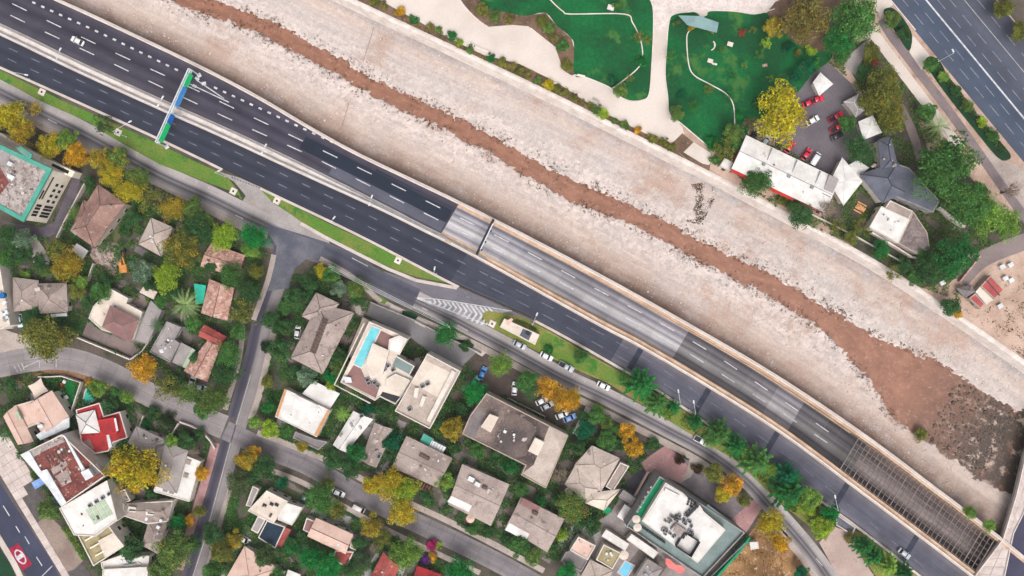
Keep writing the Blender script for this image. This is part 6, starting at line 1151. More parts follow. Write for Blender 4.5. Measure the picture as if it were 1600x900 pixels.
# overhead wires across the frontage road
wr = thing('overhead_wires', 'three overhead wires crossing the gardens beside the frontage road', 'wires', (*W(560, 440).xy, 0))
for k in range(3): part('wire', *wbar((513 + k * 2, 413 + k * 4), (700 + k * 2, 507 + k * 3), 7.5, 7.5, .045), METALW, wr)
for p in ((514, 417), (702, 510)): cyl('pole', *p, .14, 0, 7.8, CONC, wr, 8)
# ================================================================== vegetation
def foliage_mat(name):
    m, n, l, b = newmat(name)
    oi = n.new('ShaderNodeObjectInfo'); a1 = n.new('ShaderNodeAttribute'); a1.attribute_name = 'tint'; a2 = n.new('ShaderNodeAttribute'); a2.attribute_name = 'hue'
    g = ramp(n, l, a1.outputs['Fac'], [(0, G(0.45)), (0.55, G(1.0)), (1, G(1.75))])
    c = mixn(n, l, oi.outputs['Color'], g, 1.0, 'MULTIPLY')
    aut = mixn(n, l, lin((212, 168, 50)), g, 1.0, 'MULTIPLY')
    th = n.new('ShaderNodeMath'); th.operation = 'SUBTRACT'; l.new(oi.outputs['Alpha'], th.inputs[0]); l.new(a2.outputs['Fac'], th.inputs[1])
    ms = n.new('ShaderNodeMapRange'); ms.inputs[1].default_value = -0.12; ms.inputs[2].default_value = 0.12; l.new(th.outputs[0], ms.inputs[0])
    c = mixn(n, l, c, aut, ms.outputs[0])
    pos = n.new('ShaderNodeNewGeometry').outputs['Position']
    c = mixn(n, l, c, ramp(n, l, noisen(n, l, pos, 0.35, 3), [(0.3, (0.86, 0.92, 0.9, 1)), (0.7, (1.2, 1.1, 0.95, 1))]), 1.0, 'MULTIPLY')
    l.new(c, b.inputs['Base Color']); b.inputs['Roughness'].default_value = 0.75; b.inputs['Specular IOR Level'].default_value = 0.15
    tr = n.new('ShaderNodeBsdfTranslucent'); l.new(c, tr.inputs[0]); mx = n.new('ShaderNodeMixShader'); mx.inputs[0].default_value = 0.38
    l.new(b.outputs[0], mx.inputs[1]); l.new(tr.outputs[0], mx.inputs[2]); l.new(mx.outputs[0], n['Material Output'].inputs[0])
    return m
LEAF = foliage_mat('leaves')
BARK = mat('bark', (98, 80, 66), (78, 64, 54), 1.0, 0.2)
def leafmesh(name, L, m=LEAF):
    """L: list of (centre, normal, size, aspect, tint, hue)"""
    v, f, ti, hu = [], [], [], []
    for c, nn, s, asp, t, h_ in L:
        a = nn.orthogonal().normalized(); a.rotate(Matrix.Rotation(RND.uniform(0, 6.28), 3, nn)); b = nn.cross(a); k = len(v)
        v += [c - a * s * asp, c - b * s * .55 + nn * s * .12, c + a * s * asp, c + b * s * .55 + nn * s * .12]; f.append((k, k + 1, k + 2, k + 3)); ti.append(t); hu.append(h_)
    me = mesh(name, v, f, m)
    for nm, d in (('tint', ti), ('hue', hu)): at = me.attributes.new(nm, 'FLOAT', 'FACE'); at.data.foreach_set('value', d)
    return me
def rdir(rg, zmin=-0.3):
    while True:
        d = Vector((rg.uniform(-1, 1), rg.uniform(-1, 1), rg.uniform(-1, 1)))
        if 0.05 < d.length < 1:
            d.normalize()
            if d.z > zmin: return d
def crown(name, seed, ncl, per, leaf, cr=(0.20, 0.36), open_=0.0):
    rg = random.Random(seed); L = []
    ax = [(rg.uniform(0, 6.28), rg.uniform(.04, .16)) for _ in range(5)]
    for c in range(ncl):
        d = rdir(rg, -0.15); az = math.atan2(d.y, d.x); wob = 1 + sum(k * math.sin((i + 2) * az + p) for i, (p, k) in enumerate(ax))
        rr = rg.uniform(0.22, 0.82) ** 0.75 * wob; r0 = rg.uniform(*cr); cc = Vector((d.x * rr, d.y * rr, d.z * rr * 0.85 + 0.05)); ct, ch = rg.random(), rg.random()
        for j in range(int(per * (r0 / .28) ** 2)):
            e = rdir(rg, -0.55); p = cc + Vector((e.x, e.y, e.z * .85)) * r0 * (1 - rg.random() ** 3 * .5) * rg.uniform(.85, 1.12)
            nn = (e + rdir(rg, -1) * .75).normalized()
            L.append((p, nn, leaf * rg.uniform(.6, 1.35), rg.uniform(.7, 1.1), min(1, max(0, .45 * ct + .55 * rg.random())), min(1, max(0, ch * .75 + rg.random() * .25))))
    return leafmesh(name, L)
CR = {'s': [crown('foliage_small_%d' % i, 100 + i, 18, 54, .115, (.28, .46)) for i in range(4)],
      'm': [crown('foliage_medium_%d' % i, 200 + i, 56, 88, .074, (.20, .32)) for i in range(6)],
      'l': [crown('foliage_large_%d' % i, 300 + i, 130, 92, .048, (.14, .24)) for i in range(4)],
      'o': [crown('foliage_open_%d' % i, 400 + i, 30, 52, .066, (.15, .28)) for i in range(3)]}
def palmcrown(name, seed, nf=26, leaf=.55):
    rg = random.Random(seed); L = []; v, f, ti, hu = [], [], [], []
    for i in range(nf):
        az = i * 2.399 + rg.uniform(-.15, .15); el = rg.uniform(-.15, 1.05); ln = rg.uniform(.85, 1.05); d = Vector((math.cos(az), math.sin(az), 0)); s = Vector((-d.y, d.x, 0)); t0 = rg.random()
        for k in range(15):
            q = (k + 1) / 15; r = ln * q * math.cos(el * (1 - q * .6)); z = ln * (math.sin(el) * q - .75 * q * q * (1.05 - .5 * math.sin(el))); c = d * r + Vector((0, 0, z)); w = .20 * math.sin(math.pi * (.12 + .83 * q)) * leaf
            for sg in (-1, 1):
                b0 = len(v); tip = c + s * sg * w + d * .10 + Vector((0, 0, -.03)); v += [c - d * .014, c + d * .026, tip]; f.append((b0, b0 + 1, b0 + 2)); ti.append(min(1, .35 * t0 + .4 * rg.random() + .25 * (1 - q))); hu.append(1.0)
    me = mesh(name, v, f, LEAF)
    for nm, dd in (('tint', ti), ('hue', hu)): at = me.attributes.new(nm, 'FLOAT', 'FACE'); at.data.foreach_set('value', dd)
    return me
PALM = [palmcrown('fronds_%d' % i, 20 + i) for i in range(2)]
def conif(name, seed):
    rg = random.Random(seed); L = []
    for lay in range(6):
        z = .15 + lay * .24; R_ = 1.0 - lay * .145; nb = 11 - lay
        for b in range(nb):
            az = 6.283 * b / nb + rg.uniform(-.2, .2) + lay; d = Vector((math.cos(az), math.sin(az), 0)); s = Vector((-d.y, d.x, 0)); R1 = R_ * rg.uniform(.72, 1.1); ct = rg.random()
            for k in range(26):
                q = (k + 1) / 26; w = .12 * (1 - q * .7)
                for sg in (-1, 1):
                    p = d * R1 * q + s * sg * rg.uniform(0, w) + Vector((0, 0, z - .16 * q * q + .10 * q + rg.uniform(-.03, .03)))
                    nn = (Vector((0, 0, 1)) + rdir(rg, -1) * .5).normalized(); L.append((p, nn, .058 * rg.uniform(.7, 1.3), 1.5, min(1, .3 * ct + .3 * rg.random() + .38 * q), rg.random() * .4 + .6))
    for k in range(60): L.append((Vector((rg.uniform(-.05, .05), rg.uniform(-.05, .05), rg.uniform(1.3, 1.62))), rdir(rg, 0), .05, 1.2, rg.random(), .9))
    return leafmesh(name, L)
CONI = [conif('needles_%d' % i, 60 + i) for i in range(3)]
def barecrown(name, seed):
    rg = random.Random(seed); parts = []
    for i in range(26):
        d = rdir(rg, .1); p0 = Vector((0, 0, -.4)); p1 = Vector((d.x * .5, d.y * .5, d.z * .45)); parts.append(tube(p0, p1, .025, .012, 4))
        for j in range(4):
            e = rdir(rg, 0); p2 = p1 + e * rg.uniform(.25, .5); parts.append(tube(p1, p2, .012, .005, 4))
            for k in range(3): parts.append(tube(p2, p2 + rdir(rg, -.1) * rg.uniform(.1, .25), .006, .003, 3))
    return mesh(name, *join(*parts), mat('twigs', (160, 142, 128), (136, 118, 106), .8, .2))
BARE = [barecrown('branches_%d' % i, 80 + i) for i in range(2)]
def trunkmesh(name, seed, limbs=6):
    rg = random.Random(seed); parts = [tube((0, 0, 0), (.02, .01, .55), .07, .05, 8), tube((.02, .01, .55), (0, 0, 1), .05, .02, 8)]
    for i in range(limbs): a = 6.28 * i / limbs + rg.random(); z = rg.uniform(.4, .75); parts.append(tube((.02, .01, z), (.42 * math.cos(a), .42 * math.sin(a), z + rg.uniform(.2, .4)), .032, .012, 5))
    return mesh(name, *join(*parts), BARK)
TRUNK = [trunkmesh('trunk_%d' % i, i) for i in range(3)]; STEM = trunkmesh('stem', 9, 4)
COL = {'Y': (188, 180, 52), 'YO': (166, 152, 60), 'O': (222, 166, 62), 'G': (98, 126, 66), 'D': (62, 100, 60), 'L': (146, 176, 60), 'E': (46, 114, 60), 'EB': (32, 128, 64), 'T': (24, 100, 70), 'B': (132, 124, 72), 'OL': (122, 128, 62), 'BL': (112, 138, 116), 'LG': (116, 152, 70), 'GG': (76, 122, 64), 'P': (140, 164, 112), 'M': (176, 52, 118), 'V': (112, 66, 150), 'BR': (126, 100, 80), 'R': (150, 84, 64)}
trng = random.Random(3)
def plant(px, py, r, kind, col, label, aut=0.0, cat=None, group=None, asp=1.0, rot=None, hgt=None):
    """r: crown radius in pixels"""
    R_ = r * S * .98; tr = kind in ('tree', 'open', 'palm', 'conifer', 'bare')
    hc = hgt if hgt is not None else (R_ * .95 + 1.4 if tr else R_ * .55)
    if kind == 'conifer': hc = R_ * .45
    if kind == 'palm': hc = R_ * .9 + 2.2
    g = W(px, py, hc + (R_ * .4 if tr else R_ * .2))
    names = {'tree': 'tree', 'open': 'tree', 'palm': 'palm_tree', 'conifer': 'conifer_tree', 'bare': 'bare_tree', 'shrub': 'shrub'}
    root = thing(names[kind], label, cat or {'palm': 'palm', 'shrub': 'shrub'}.get(kind, 'tree'), (g.x, g.y, 0), group)
    cc = lin(COL[col] if isinstance(col, str) else col); k = trng.uniform(1.12, 1.5) if cc[1] > cc[0] * 1.15 else trng.uniform(1.02, 1.25); colr = (cc[0] * k, cc[1] * k, cc[2] * k, aut)
    if kind == 'palm': me = trng.choice(PALM)
    elif kind == 'conifer': me = trng.choice(CONI)
    elif kind == 'bare': me = trng.choice(BARE)
    elif kind == 'open': me = trng.choice(CR['o'])
    else: me = trng.choice(CR['s'] if r < 8.5 else CR['m'] if r < 19 else CR['l'])
    c = mk('fronds' if kind == 'palm' else 'branches' if kind == 'bare' else 'crown' if tr else 'foliage', me, root)
    c.color = colr; c.location = (0, 0, hc); f_ = 1.08 if kind in ('tree', 'shrub', 'open') else 1.0
    f_ *= 1.05; c.scale = (R_ * f_ * asp, R_ * f_ / asp, R_ * (.85 if kind in ('tree', 'open') else .8 if kind == 'shrub' else 1.0) * trng.uniform(.9, 1.1))
    c.rotation_euler.z = trng.uniform(0, 6.28) if rot is None else math.radians(rot)
    t = mk('trunk' if tr else 'stem', trng.choice(TRUNK) if kind in ('tree', 'open', 'bare') else STEM, root)
    if kind == 'palm':
        t.data = PTRUNK; t.scale = (1, 1, hc)
    elif kind == 'conifer': t.data = PTRUNK; t.scale = (.8, .8, hc + R_ * 1.4)
    elif tr: t.scale = (R_ * 1.3, R_ * 1.3, hc * 1.05)
    else: t.scale = (R_ * .8, R_ * .8, max(hc, .3))
    return root
PTRUNK = mesh('palm_trunk', *join(tube((0, 0, 0), (0, 0, .5), .3, .22, 10), tube((0, 0, .5), (0, 0, 1), .22, .2, 10)), BARK)
T = 'tree'
TREES = [
# frontage row, west
(10, 182, 26, T, 'Y', 'large yellow-green tree in the upper left corner, first of the frontage row', .35), (30, 206, 21, T, 'YO', 'yellow tree above the cream terrace of the office block', .5), (52, 168, 12, 'open', 'YO', 'sparse orange-tinged tree between grass verge and frontage road', .6),
(76, 226, 20, T, 'Y', 'yellow tree right of the office block teal stair box', .55), (101, 219, 17, T, 'LG', 'green street tree wedged behind two yellow ones near the office', .25), (117, 241, 20, T, 'O', 'golden orange street tree nearest the cream office corner', .8),
(155, 248, 17, T, 'YO', 'olive yellow street tree above the brown hip roof', .35), (182, 246, 17, T, 'G', 'green street tree leaning over the frontage road sidewalk', .15), (172, 271, 20, T, 'Y', 'yellow street tree touching the top of the brown roof', .55), (211, 277, 20, T, 'G', 'dark green street tree right of the brown roof peak', .1), (203, 297, 20, T, 'Y', 'yellow-green tree at the right corner of the brown roof', .3),
(237, 313, 21, 'open', 'OL', 'dull olive tree in the middle of the frontage row', .1), (268, 325, 20, T, 'YO', 'yellow-olive tree above the small pale hip roof', .4), (300, 327, 18, T, 'G', 'plain green tree in the frontage row above the big olive tree'), (305, 361, 25, T, 'D', 'large dark green tree left of the lime-green tree'), (281, 386, 30, T, 'OL', 'large olive-brown autumn tree hiding half the pale hip roof', .38),
(348, 368, 21, T, 'L', 'round lime-green tree above the terracotta roof'), (394, 369, 21, T, 'EB', 'round emerald tree beside the junction curve'), (391, 390, 13, T, 'LG', 'small lime tree below the emerald tree at the junction'), (161, 194, 16, 'open', (66, 84, 58), 'dark spreading tree on the grass verge left of the sign gantry'),
(112, 331, 14, 'palm', 'G', 'small dark palm between office drive and brown roof'), (138, 283, 10, T, 'D', 'small dark tree squeezed above the brown roof'), (206, 341, 13, T, 'D', 'dark tree in the shade right of the brown roof'), (196, 362, 10, 'shrub', 'D', 'dark shrub between brown roof and pale hip roof'),
# west blocks
(12, 372, 19, T, 'D', 'dark tree at the left edge below the office block'), (33, 374, 16, T, 'BL', 'bluish dark tree left of the white driveway'), (34, 396, 15, T, 'D', 'dark tree above the grey-tan two-hip house'), (6, 402, 16, T, 'GG', 'green tree at the left edge above the cluttered white building'), (88, 387, 18, 'open', 'OL', 'olive tree below the office drive'), (103, 414, 25, T, 'YO', 'orange-olive autumn tree above the grey-tan two-hip house', .35), (126, 440, 11, T, 'LG', 'light green tree right of the autumn tree and grey-tan house'), (40, 428, 8, 'shrub', 'LG', 'lime hedge bush at the top of the grey-tan house'),
(155, 456, 15, T, 'GG', 'dark green tree left of the cream and mauve house'), (222, 422, 18, T, 'BL', 'grey-green tree beside the orange excavator'), (258, 431, 22, T, 'L', 'light green tree above the big palm'), (286, 476, 27, 'palm', 'P', 'big pale palm in the garden left of the speckled terracotta roof'), (243, 508, 13, 'palm', 'D', 'dark palm beside the flat dark grey roof'), (251, 470, 11, T, 'GG', 'small green tree left of the big pale palm'),
(360, 431, 20, T, 'GG', 'green tree at the lower corner of the upper terracotta house'), (386, 456, 20, T, 'D', 'dark tree along the side street below the upper terracotta house'), (379, 488, 22, 'open', 'OL', 'olive tree between speckled terracotta roof and side street'), (357, 553, 21, T, 'GG', 'fresh green tree right of the terracotta cottage'), (350, 586, 21, T, 'D', 'dark green tree below the terracotta cottage'), (332, 625, 24, T, 'G', 'large green tree over the corner of curved and side streets'), (258, 604, 22, 'open', 'OL', 'thin olive tree on the curved street sidewalk'), (290, 614, 19, T, 'G', 'green tree above the curved street near two parked cars'),
(64, 532, 34, T, 'OL', 'very large olive tree overhanging the curved street at left', .12), (96, 530, 20, 'open', 'OL', 'brownish thin tree merging with the very large olive tree'), (222, 576, 22, T, 'O', 'golden orange tree on the curved street before the mauve-roofed house', .7), (50, 493, 12, T, 'D', 'dark small tree below the grey-tan two-hip house'), (90, 495, 9, 'shrub', 'D', 'dark shrub under the right wing of the grey-tan house'), (300, 505, 12, T, 'GG', 'green garden tree left of the dark red cottage roof'), (312, 480, 9, 'shrub', 'D', 'dark shrub at the foot of the teal shade net'),
(153, 606, 14, T, 'LG', 'light green tree beside the teal pool'), (139, 598, 6, 'shrub', 'O', 'small orange bush at the turf garden wall corner', .7), (198, 621, 10, T, 'LG', 'small green tree right of the red-roofed house'), (170, 633, 12, T, 'D', 'dark tree behind the red flat roof'), (112, 664, 6, 'shrub', 'GG', 'small bright bush between pink-beige and red roofs'), (5, 682, 13, 'palm', 'D', 'dark palm at the left edge below the pink-beige roof'),
(207, 736, 38, T, 'Y', 'huge yellow tree beside the grey house in the lower left', .62), (177, 748, 13, T, 'D', 'dark tree between huge yellow tree and stripped roof'), (75, 797, 17, T, 'G', 'round green street tree beside the blue awnings'), (268, 692, 12, T, 'LG', 'light green tree over the grey house roof corner'), (290, 691, 14, T, 'D', 'dark tree at the round street corner garden'), (227, 662, 9, 'shrub', 'E', 'emerald bush at the tip of the grey roof'), (240, 645, 12, 'shrub', 'D', 'dark hedge bush along the curved street by the grey house'), (262, 655, 11, 'shrub', (50, 66, 44), 'very dark bush in the front garden of the grey house'), (303, 705, 12, 'bare', 'BR', 'leafless shrub at the round street corner'), (310, 680, 11, 'shrub', 'D', 'dark hedge at the round street corner by the kerb'),
(315, 740, 11, T, 'O', 'small orange tree beside the white terrace edge', .75), (277, 816, 13, T, 'EB', 'bright emerald tree below the taupe dormer house'), (295, 814, 9, T, 'O', 'little golden tree on the side street sidewalk', .8), (270, 862, 30, T, 'G', 'large green tree at the bottom left of the side street', .1), (250, 896, 18, T, 'G', 'green tree at the bottom edge left of the side street'), (190, 826, 8, 'shrub', 'L', 'lime bush beside the olive terraces'), (203, 859, 18, T, 'D', 'dark green tree at the foot of the back lawn'), (188, 803, 7, 'shrub', 'GG', 'small green bush left of the taupe dormer house'),
# centre west
(501, 425, 11, T, 'Y', 'small yellow tree at the junction corner', .4), (517, 427, 14, T, 'GG', 'green tree next to the small yellow one at the junction'), (557, 451, 15, T, 'G', 'green tree crossed by wires above the large hip house', .12), (460, 467, 17, T, 'D', 'round dark tree left of the large hip house'), (485, 440, 14, T, 'D', 'dark tree behind the junction corner'), (530, 450, 12, T, 'BL', 'bluish green tree above the large hip house'), (420, 501, 14, T, 'D', 'dark street tree at the side street bend'), (445, 510, 13, T, 'D', 'dark tree left of the parked white car by the hip house'), (437, 546, 18, T, 'D', 'large dark tree at the lower left of the hip house'), (416, 542, 9, 'shrub', (40, 62, 46), 'very dark round bush on the side street'),
(527, 557, 14, T, 'D', 'dark tree between hip house and apartment pool'), (519, 551, 7, 'shrub', 'L', 'lime bush at the corner of the large hip house'), (533, 573, 15, T, 'G', 'green tree beside the reddish roof terrace'), (516, 590, 10, T, 'EB', 'bright emerald tree above the pale sheet canopy'), (517, 602, 8, T, 'L', 'lime tree below the bright emerald tree'), (460, 579, 11, 'shrub', 'D', 'dark shrub at the bottom of the hip house'), (478, 588, 15, T, 'BL', 'silvery grey-green tree beside the sheet canopy'), (417, 597, 10, T, 'OL', 'olive street tree halfway down the side street'), (696, 522, 20, T, 'E', 'dense green street tree crossed by a wire at the car ramp'), (727, 540, 9, 'shrub', 'D', 'dark hedge at the end of the car ramp'),
(784, 570, 19, T, 'LG', 'lime-green tree at the parking court entrance'), (742, 614, 20, T, 'EB', 'round bright green tree over the parking court, near the blue car'), (822, 598, 18, T, 'GG', 'green tree beside a parked white car in the parking court'), (829, 619, 13, 'palm', 'D', 'dark palm in the parking court'), (857, 607, 18, T, 'O', 'golden tree covering the left parked cars', .7), (886, 626, 22, T, 'O', 'large orange tree at the right end of the parking court', .85), (898, 619, 9, T, 'Y', 'yellow-green top beside the large orange tree', .3), (707, 672, 18, T, 'YO', 'olive-yellow tree left of the dark-stained building', .3),
(932, 651, 13, T, 'GG', 'green garden tree right of the large orange tree'), (915, 673, 14, T, 'T', 'dark teal-green tree beside the garden path'), (950, 662, 11, T, 'G', 'grey-green tree in the garden above light tan roofs'), (948, 688, 15, T, 'GG', 'mid green tree just above the light tan roofs'), (980, 674, 14, T, 'O', 'orange tree left of the pink forecourt', .75), (993, 701, 15, T, (230, 176, 50), 'bright golden tree at the edge of the pink forecourt', .85), (1021, 694, 10, 'shrub', 'D', 'dark bush at the upper corner of pink forecourt'), (904, 700, 12, T, 'D', 'dark tree left of the light tan roof peak'), (967, 694, 8, 'shrub', 'D', 'dark low shrub beside the light tan roof'),
(907, 557, 12, T, 'GG', 'small green tree on the motorway verge above the kiosk parking'), (857, 547, 7, 'shrub', 'E', 'emerald bush on the verge beside parked cars'), (420, 636, 10, T, 'E', 'small emerald tree on the left of the flat white house'), (398, 660, 10, T, 'LG', 'pale lime tree at the side street corner'), (420, 671, 14, T, 'L', 'lime green tree at the corner below the octagonal parasol'), (447, 673, 11, T, 'GG', 'green tree below the octagonal parasol'), (472, 698, 9, T, 'YO', 'small olive tree on the residential street sidewalk'), (535, 648, 15, 'palm', 'LG', 'bright green palm left of the white gable'), (555, 708, 16, T, 'E', 'dark emerald tree at the lower end of white gable roof'), (523, 722, 15, T, 'D', 'dark tree on the residential street beside the white gable house'), (547, 735, 14, T, 'D', 'dark bushy tree below the narrow grey roof'), (612, 690, 14, T, 'T', 'dark emerald tree between narrow grey roof and taupe house'), (613, 712, 11, T, 'D', 'dark tree left of the slatted pergola'),
(383, 718, 16, T, 'YO', 'orange-yellow tree at the street corner', .6), (396, 705, 10, T, 'O', 'small orange tree at the street corner', .7), (412, 731, 18, T, 'D', 'dark tree beside the corner lawn'), (370, 757, 20, T, (80, 96, 66), 'grey-green tree along the side street', .0), (500, 781, 24, T, 'GG', 'big green tree overhanging the residential street, beside the white car'), (512, 757, 11, T, 'OL', 'pale seedy treetop beside the driving white car'), (526, 798, 13, T, 'OL', 'olive tree below the big green street tree', .2), (609, 757, 22, T, 'Y', 'large yellow tree above the residential street', .5), (632, 768, 20, T, 'L', 'yellow-lime tree right of the large yellow tree', .35), (582, 760, 15, T, 'Y', 'yellow tree hanging over the street, left of three', .5), (612, 742, 9, T, 'O', 'orange treetop above the slatted pergola', .9), (627, 801, 23, T, 'Y', 'yellow tree in the middle of the residential street side', .6), (580, 824, 17, T, 'YO', 'yellow-olive tree below the residential street', .3), (597, 840, 14, T, 'OL', 'olive tree behind the yellow-olive one at the bottom'),
(634, 866, 25, T, 'LG', 'large bright green tree beside the magenta bougainvillea'), (332, 836, 17, T, 'D', 'dark tree at the side street, lower part'), (346, 862, 18, T, 'OL', 'olive tree at the side street, lower part', .15), (366, 845, 13, T, 'YO', 'yellowish tree beside the parked white car', .2), (331, 894, 17, T, 'GG', 'green tree at the bottom edge on the right of the side street'), (413, 870, 17, T, (84, 106, 66), 'dull green tree beside the salmon roof'), (455, 856, 14, T, 'E', 'emerald tree right of the navy roof'), (484, 873, 19, T, 'EB', 'vivid emerald tree at the bottom, left of two'), (511, 888, 22, T, 'EB', 'vivid emerald tree at the bottom, right of two'), (566, 876, 14, T, (70, 90, 66), 'grey dark tree left of the red-tiled house'), (585, 856, 11, 'bare', 'BR', 'silvery leafless shrub at the red-tiled house gable'), (675, 852, 9, 'shrub', 'M', 'magenta bougainvillea climbing at the street edge'), (664, 874, 8, 'shrub', 'V', 'violet flowering shrub under the magenta bougainvillea'), (676, 871, 7, 'shrub', 'O', 'orange flowering shrub beside the violet one', .8), (684, 852, 6, 'shrub', 'L', 'lime bush right of the magenta bougainvillea'), (719, 895, 23, T, 'EB', 'vivid green tree at the bottom edge below the residential street'),
# centre east gardens
(697, 752, 14, T, 'LG', 'lime tree between the taupe and skylight houses', .2), (691, 735, 8, 'shrub', 'LG', 'lime shrub against the taupe house right wall'), (797, 728, 14, T, 'E', 'dark emerald tree below the dark-stained building'), (776, 716, 12, T, 'D', 'dark tree under the edge of the dark-stained roof'), (814, 765, 12, T, 'GG', 'green tree between two tan houses'), (894, 795, 25, T, 'G', 'large green-brown tree right of the red-panelled roof', .12), (926, 822, 14, T, 'D', 'dark tree below the light tan parasols'), (738, 826, 10, 'shrub', 'GG', 'hedge bush below the pink parasol'), (764, 831, 10, 'shrub', 'D', 'dark hedge bush at the corner of the skylight house'), (810, 853, 16, T, 'GG', 'green tree on the sidewalk below the red-panelled roof'), (833, 870, 14, T, 'G', 'grey-green tree on the residential street, right end'), (790, 843, 9, 'shrub', 'D', 'dark shrub at the front of the red-panelled house'), (877, 836, 10, T, 'L', 'lime tree at the right corner of the red-panelled house'), (866, 858, 8, 'shrub', 'GG', 'small green bush below the lime corner tree'), (885, 896, 15, T, 'EB', 'vivid green bush at the bottom edge near the bare slab roof'), (876, 745, 20, 'bare', 'BR', 'big leafless dark tree between dark-stained and light tan roofs'), (923, 728, 9, 'shrub', 'GG', 'green bush growing on the light tan roof'), (870, 715, 12, 'bare', 'BR', 'leafless tree at the corner of the dark-stained building'),
# verge conifers
(1000, 602, 24, 'conifer', 'E', 'westernmost star-shaped conifer on the motorway verge'), (1025, 630, 19, 'conifer', 'GG', 'second star-shaped conifer along the motorway verge'), (1052, 637, 12, 'conifer', 'E', 'small dark conifer between lamp posts on the verge'), (1087, 659, 13, 'conifer', 'E', 'small conifer left of the parked white frontage car'), (1121, 676, 22, 'conifer', 'GG', 'star-shaped conifer beside the parked white frontage car'), (1149, 697, 18, 'conifer', 'E', 'fifth verge conifer, between two larger stars'), (1180, 721, 24, 'conifer', 'GG', 'large light-centred conifer in the middle of the verge'), (1226, 742, 22, 'conifer', 'T', 'dark teal conifer above the largest star conifer'), (1231, 766, 28, 'conifer', 'E', 'largest star-shaped conifer on the verge'), (1268, 779, 17, T, 'LG', 'light green tree right of the largest star conifer'), (1263, 795, 13, T, 'L', 'lime tree below the light green verge tree', .15), (1300, 806, 15, T, 'EB', 'emerald tree at the dark underpass opening'), (1285, 826, 18, T, 'L', 'bright lime tree at the end of the verge'), (1205, 818, 22, T, 'Y', 'yellow tree between building lot and frontage road', .45), (1221, 850, 14, T, (220, 180, 40), 'golden yellow tree below the building lot one', .6),
(1117, 740, 15, T, 'OL', 'olive tree at the hotel drive'), (1145, 758, 17, T, 'O', 'orange tree at the hotel drive beside frontage road', .7), (1131, 773, 13, T, 'Y', 'yellow tree below the hotel drive olive tree', .35), (1163, 783, 10, T, 'OL', 'small brown-olive tree at the hotel drive end', .2), (1062, 718, 8, 'shrub', (70, 52, 44), 'dark brown shrub bed on the pink forecourt'), (1090, 732, 8, 'shrub', (80, 66, 46), 'brown shrub in the zigzag hotel bed'), (1348, 852, 16, 'conifer', 'E', 'first conifer after the paved gap, beside the motorway'), (1363, 869, 16, 'conifer', 'E', 'second conifer after the paved gap'), (1385, 882, 18, 'conifer', 'LG', 'light green conifer near the silver motorway car'), (1412, 894, 15, 'conifer', 'E', 'conifer at the bottom edge beside the motorway'), (1328, 841, 8, 'shrub', 'B', 'brown dry shrub at the paved gap'), (1253, 896, 12, T, 'T', 'dark teal bush at the bottom of the building lot'),
(1516, 801, 10, 'shrub', 'LG', 'green shrub on the river bank beside the steel beams', 0), (1546, 821, 10, 'shrub', 'LG', 'lower green shrub on the river bank next to the bridge', 0),
# north east
(1224, 177, 40, T, 'Y', 'huge dense yellow tree beside the workshop yard', .30), (1183, 163, 8, 'shrub', 'E', 'small emerald shrub left of the huge yellow tree'), (1156, 180, 7, 'shrub', 'EB', 'bright green bush at the end of the lawn path'), (1112, 223, 11, 'shrub', 'EB', 'vivid green bush at the lower lawn tip'), (1147, 208, 15, T, 'G', 'green tree at the upper end of the workshop roof'), (1130, 235, 18, 'open', 'OL', 'loose olive tree between lawn tip and workshop'), (1118, 249, 8, 'shrub', 'GG', 'green shrub on the river wall left of workshop'), (1172, 192, 11, 'open', 'BR', 'thin brownish tree left of the yellow tree'), (1184, 285, 22, T, 'GG', 'round green tree in front of the workshop red trim'), (1325, 192, 14, T, 'GG', 'green tree beside the red cars'), (1345, 232, 23, T, 'D', 'dark green tree between yard and slate roofs'), (1262, 105, 13, T, 'T', 'teal-green tree above the yard white canopy'), (1315, 88, 10, T, 'GG', 'green tree at the drive gate'),
(1261, 29, 36, T, 'B', 'large dense olive-brown tree at the top of the park', .12), (1342, 26, 36, T, 'GG', 'large green tree at the top edge right of the park'), (1313, 60, 25, T, 'E', 'emerald tree below the large green one'), (1318, 82, 13, T, 'GG', 'small green tree under the emerald tree'), (1209, 42, 16, T, 'YO', 'olive-yellow tree on the park lawn beside the olive-brown one', .15), (1197, 67, 9, 'open', 'L', 'small lime tree on the park lawn'), (1160, 52, 6, 'shrub', 'R', 'small reddish bush on the right lawn'), (1177, 46, 6, 'open', 'OL', 'tiny olive sapling on the right lawn'), (1233, 73, 9, 'shrub', 'T', 'teal bush on the right lawn'), (1267, 78, 8, 'shrub', 'L', 'lime bush at the right lawn edge'), (1246, 82, 6, 'shrub', 'OL', 'olive sapling beside the lime lawn bush'), (1276, 100, 8, 'shrub', 'E', 'emerald bush above the yard canopy'), (1188, 84, 8, 'open', 'GG', 'faint green sapling in the middle of the right lawn'), (1164, 101, 6, 'open', 'LG', 'tiny lime sapling near the lawn stools'), (1126, 77, 5, 'shrub', 'GG', 'tiny bush beside the white lawn bench'), (1242, 118, 10, T, 'T', 'dark teal tree left of the white yard canopy'), (1145, 118, 7, 'open', 'E', 'small emerald sapling near the lawn path'), (1205, 122, 6, 'open', 'LG', 'slender pale sapling above the huge yellow tree'),
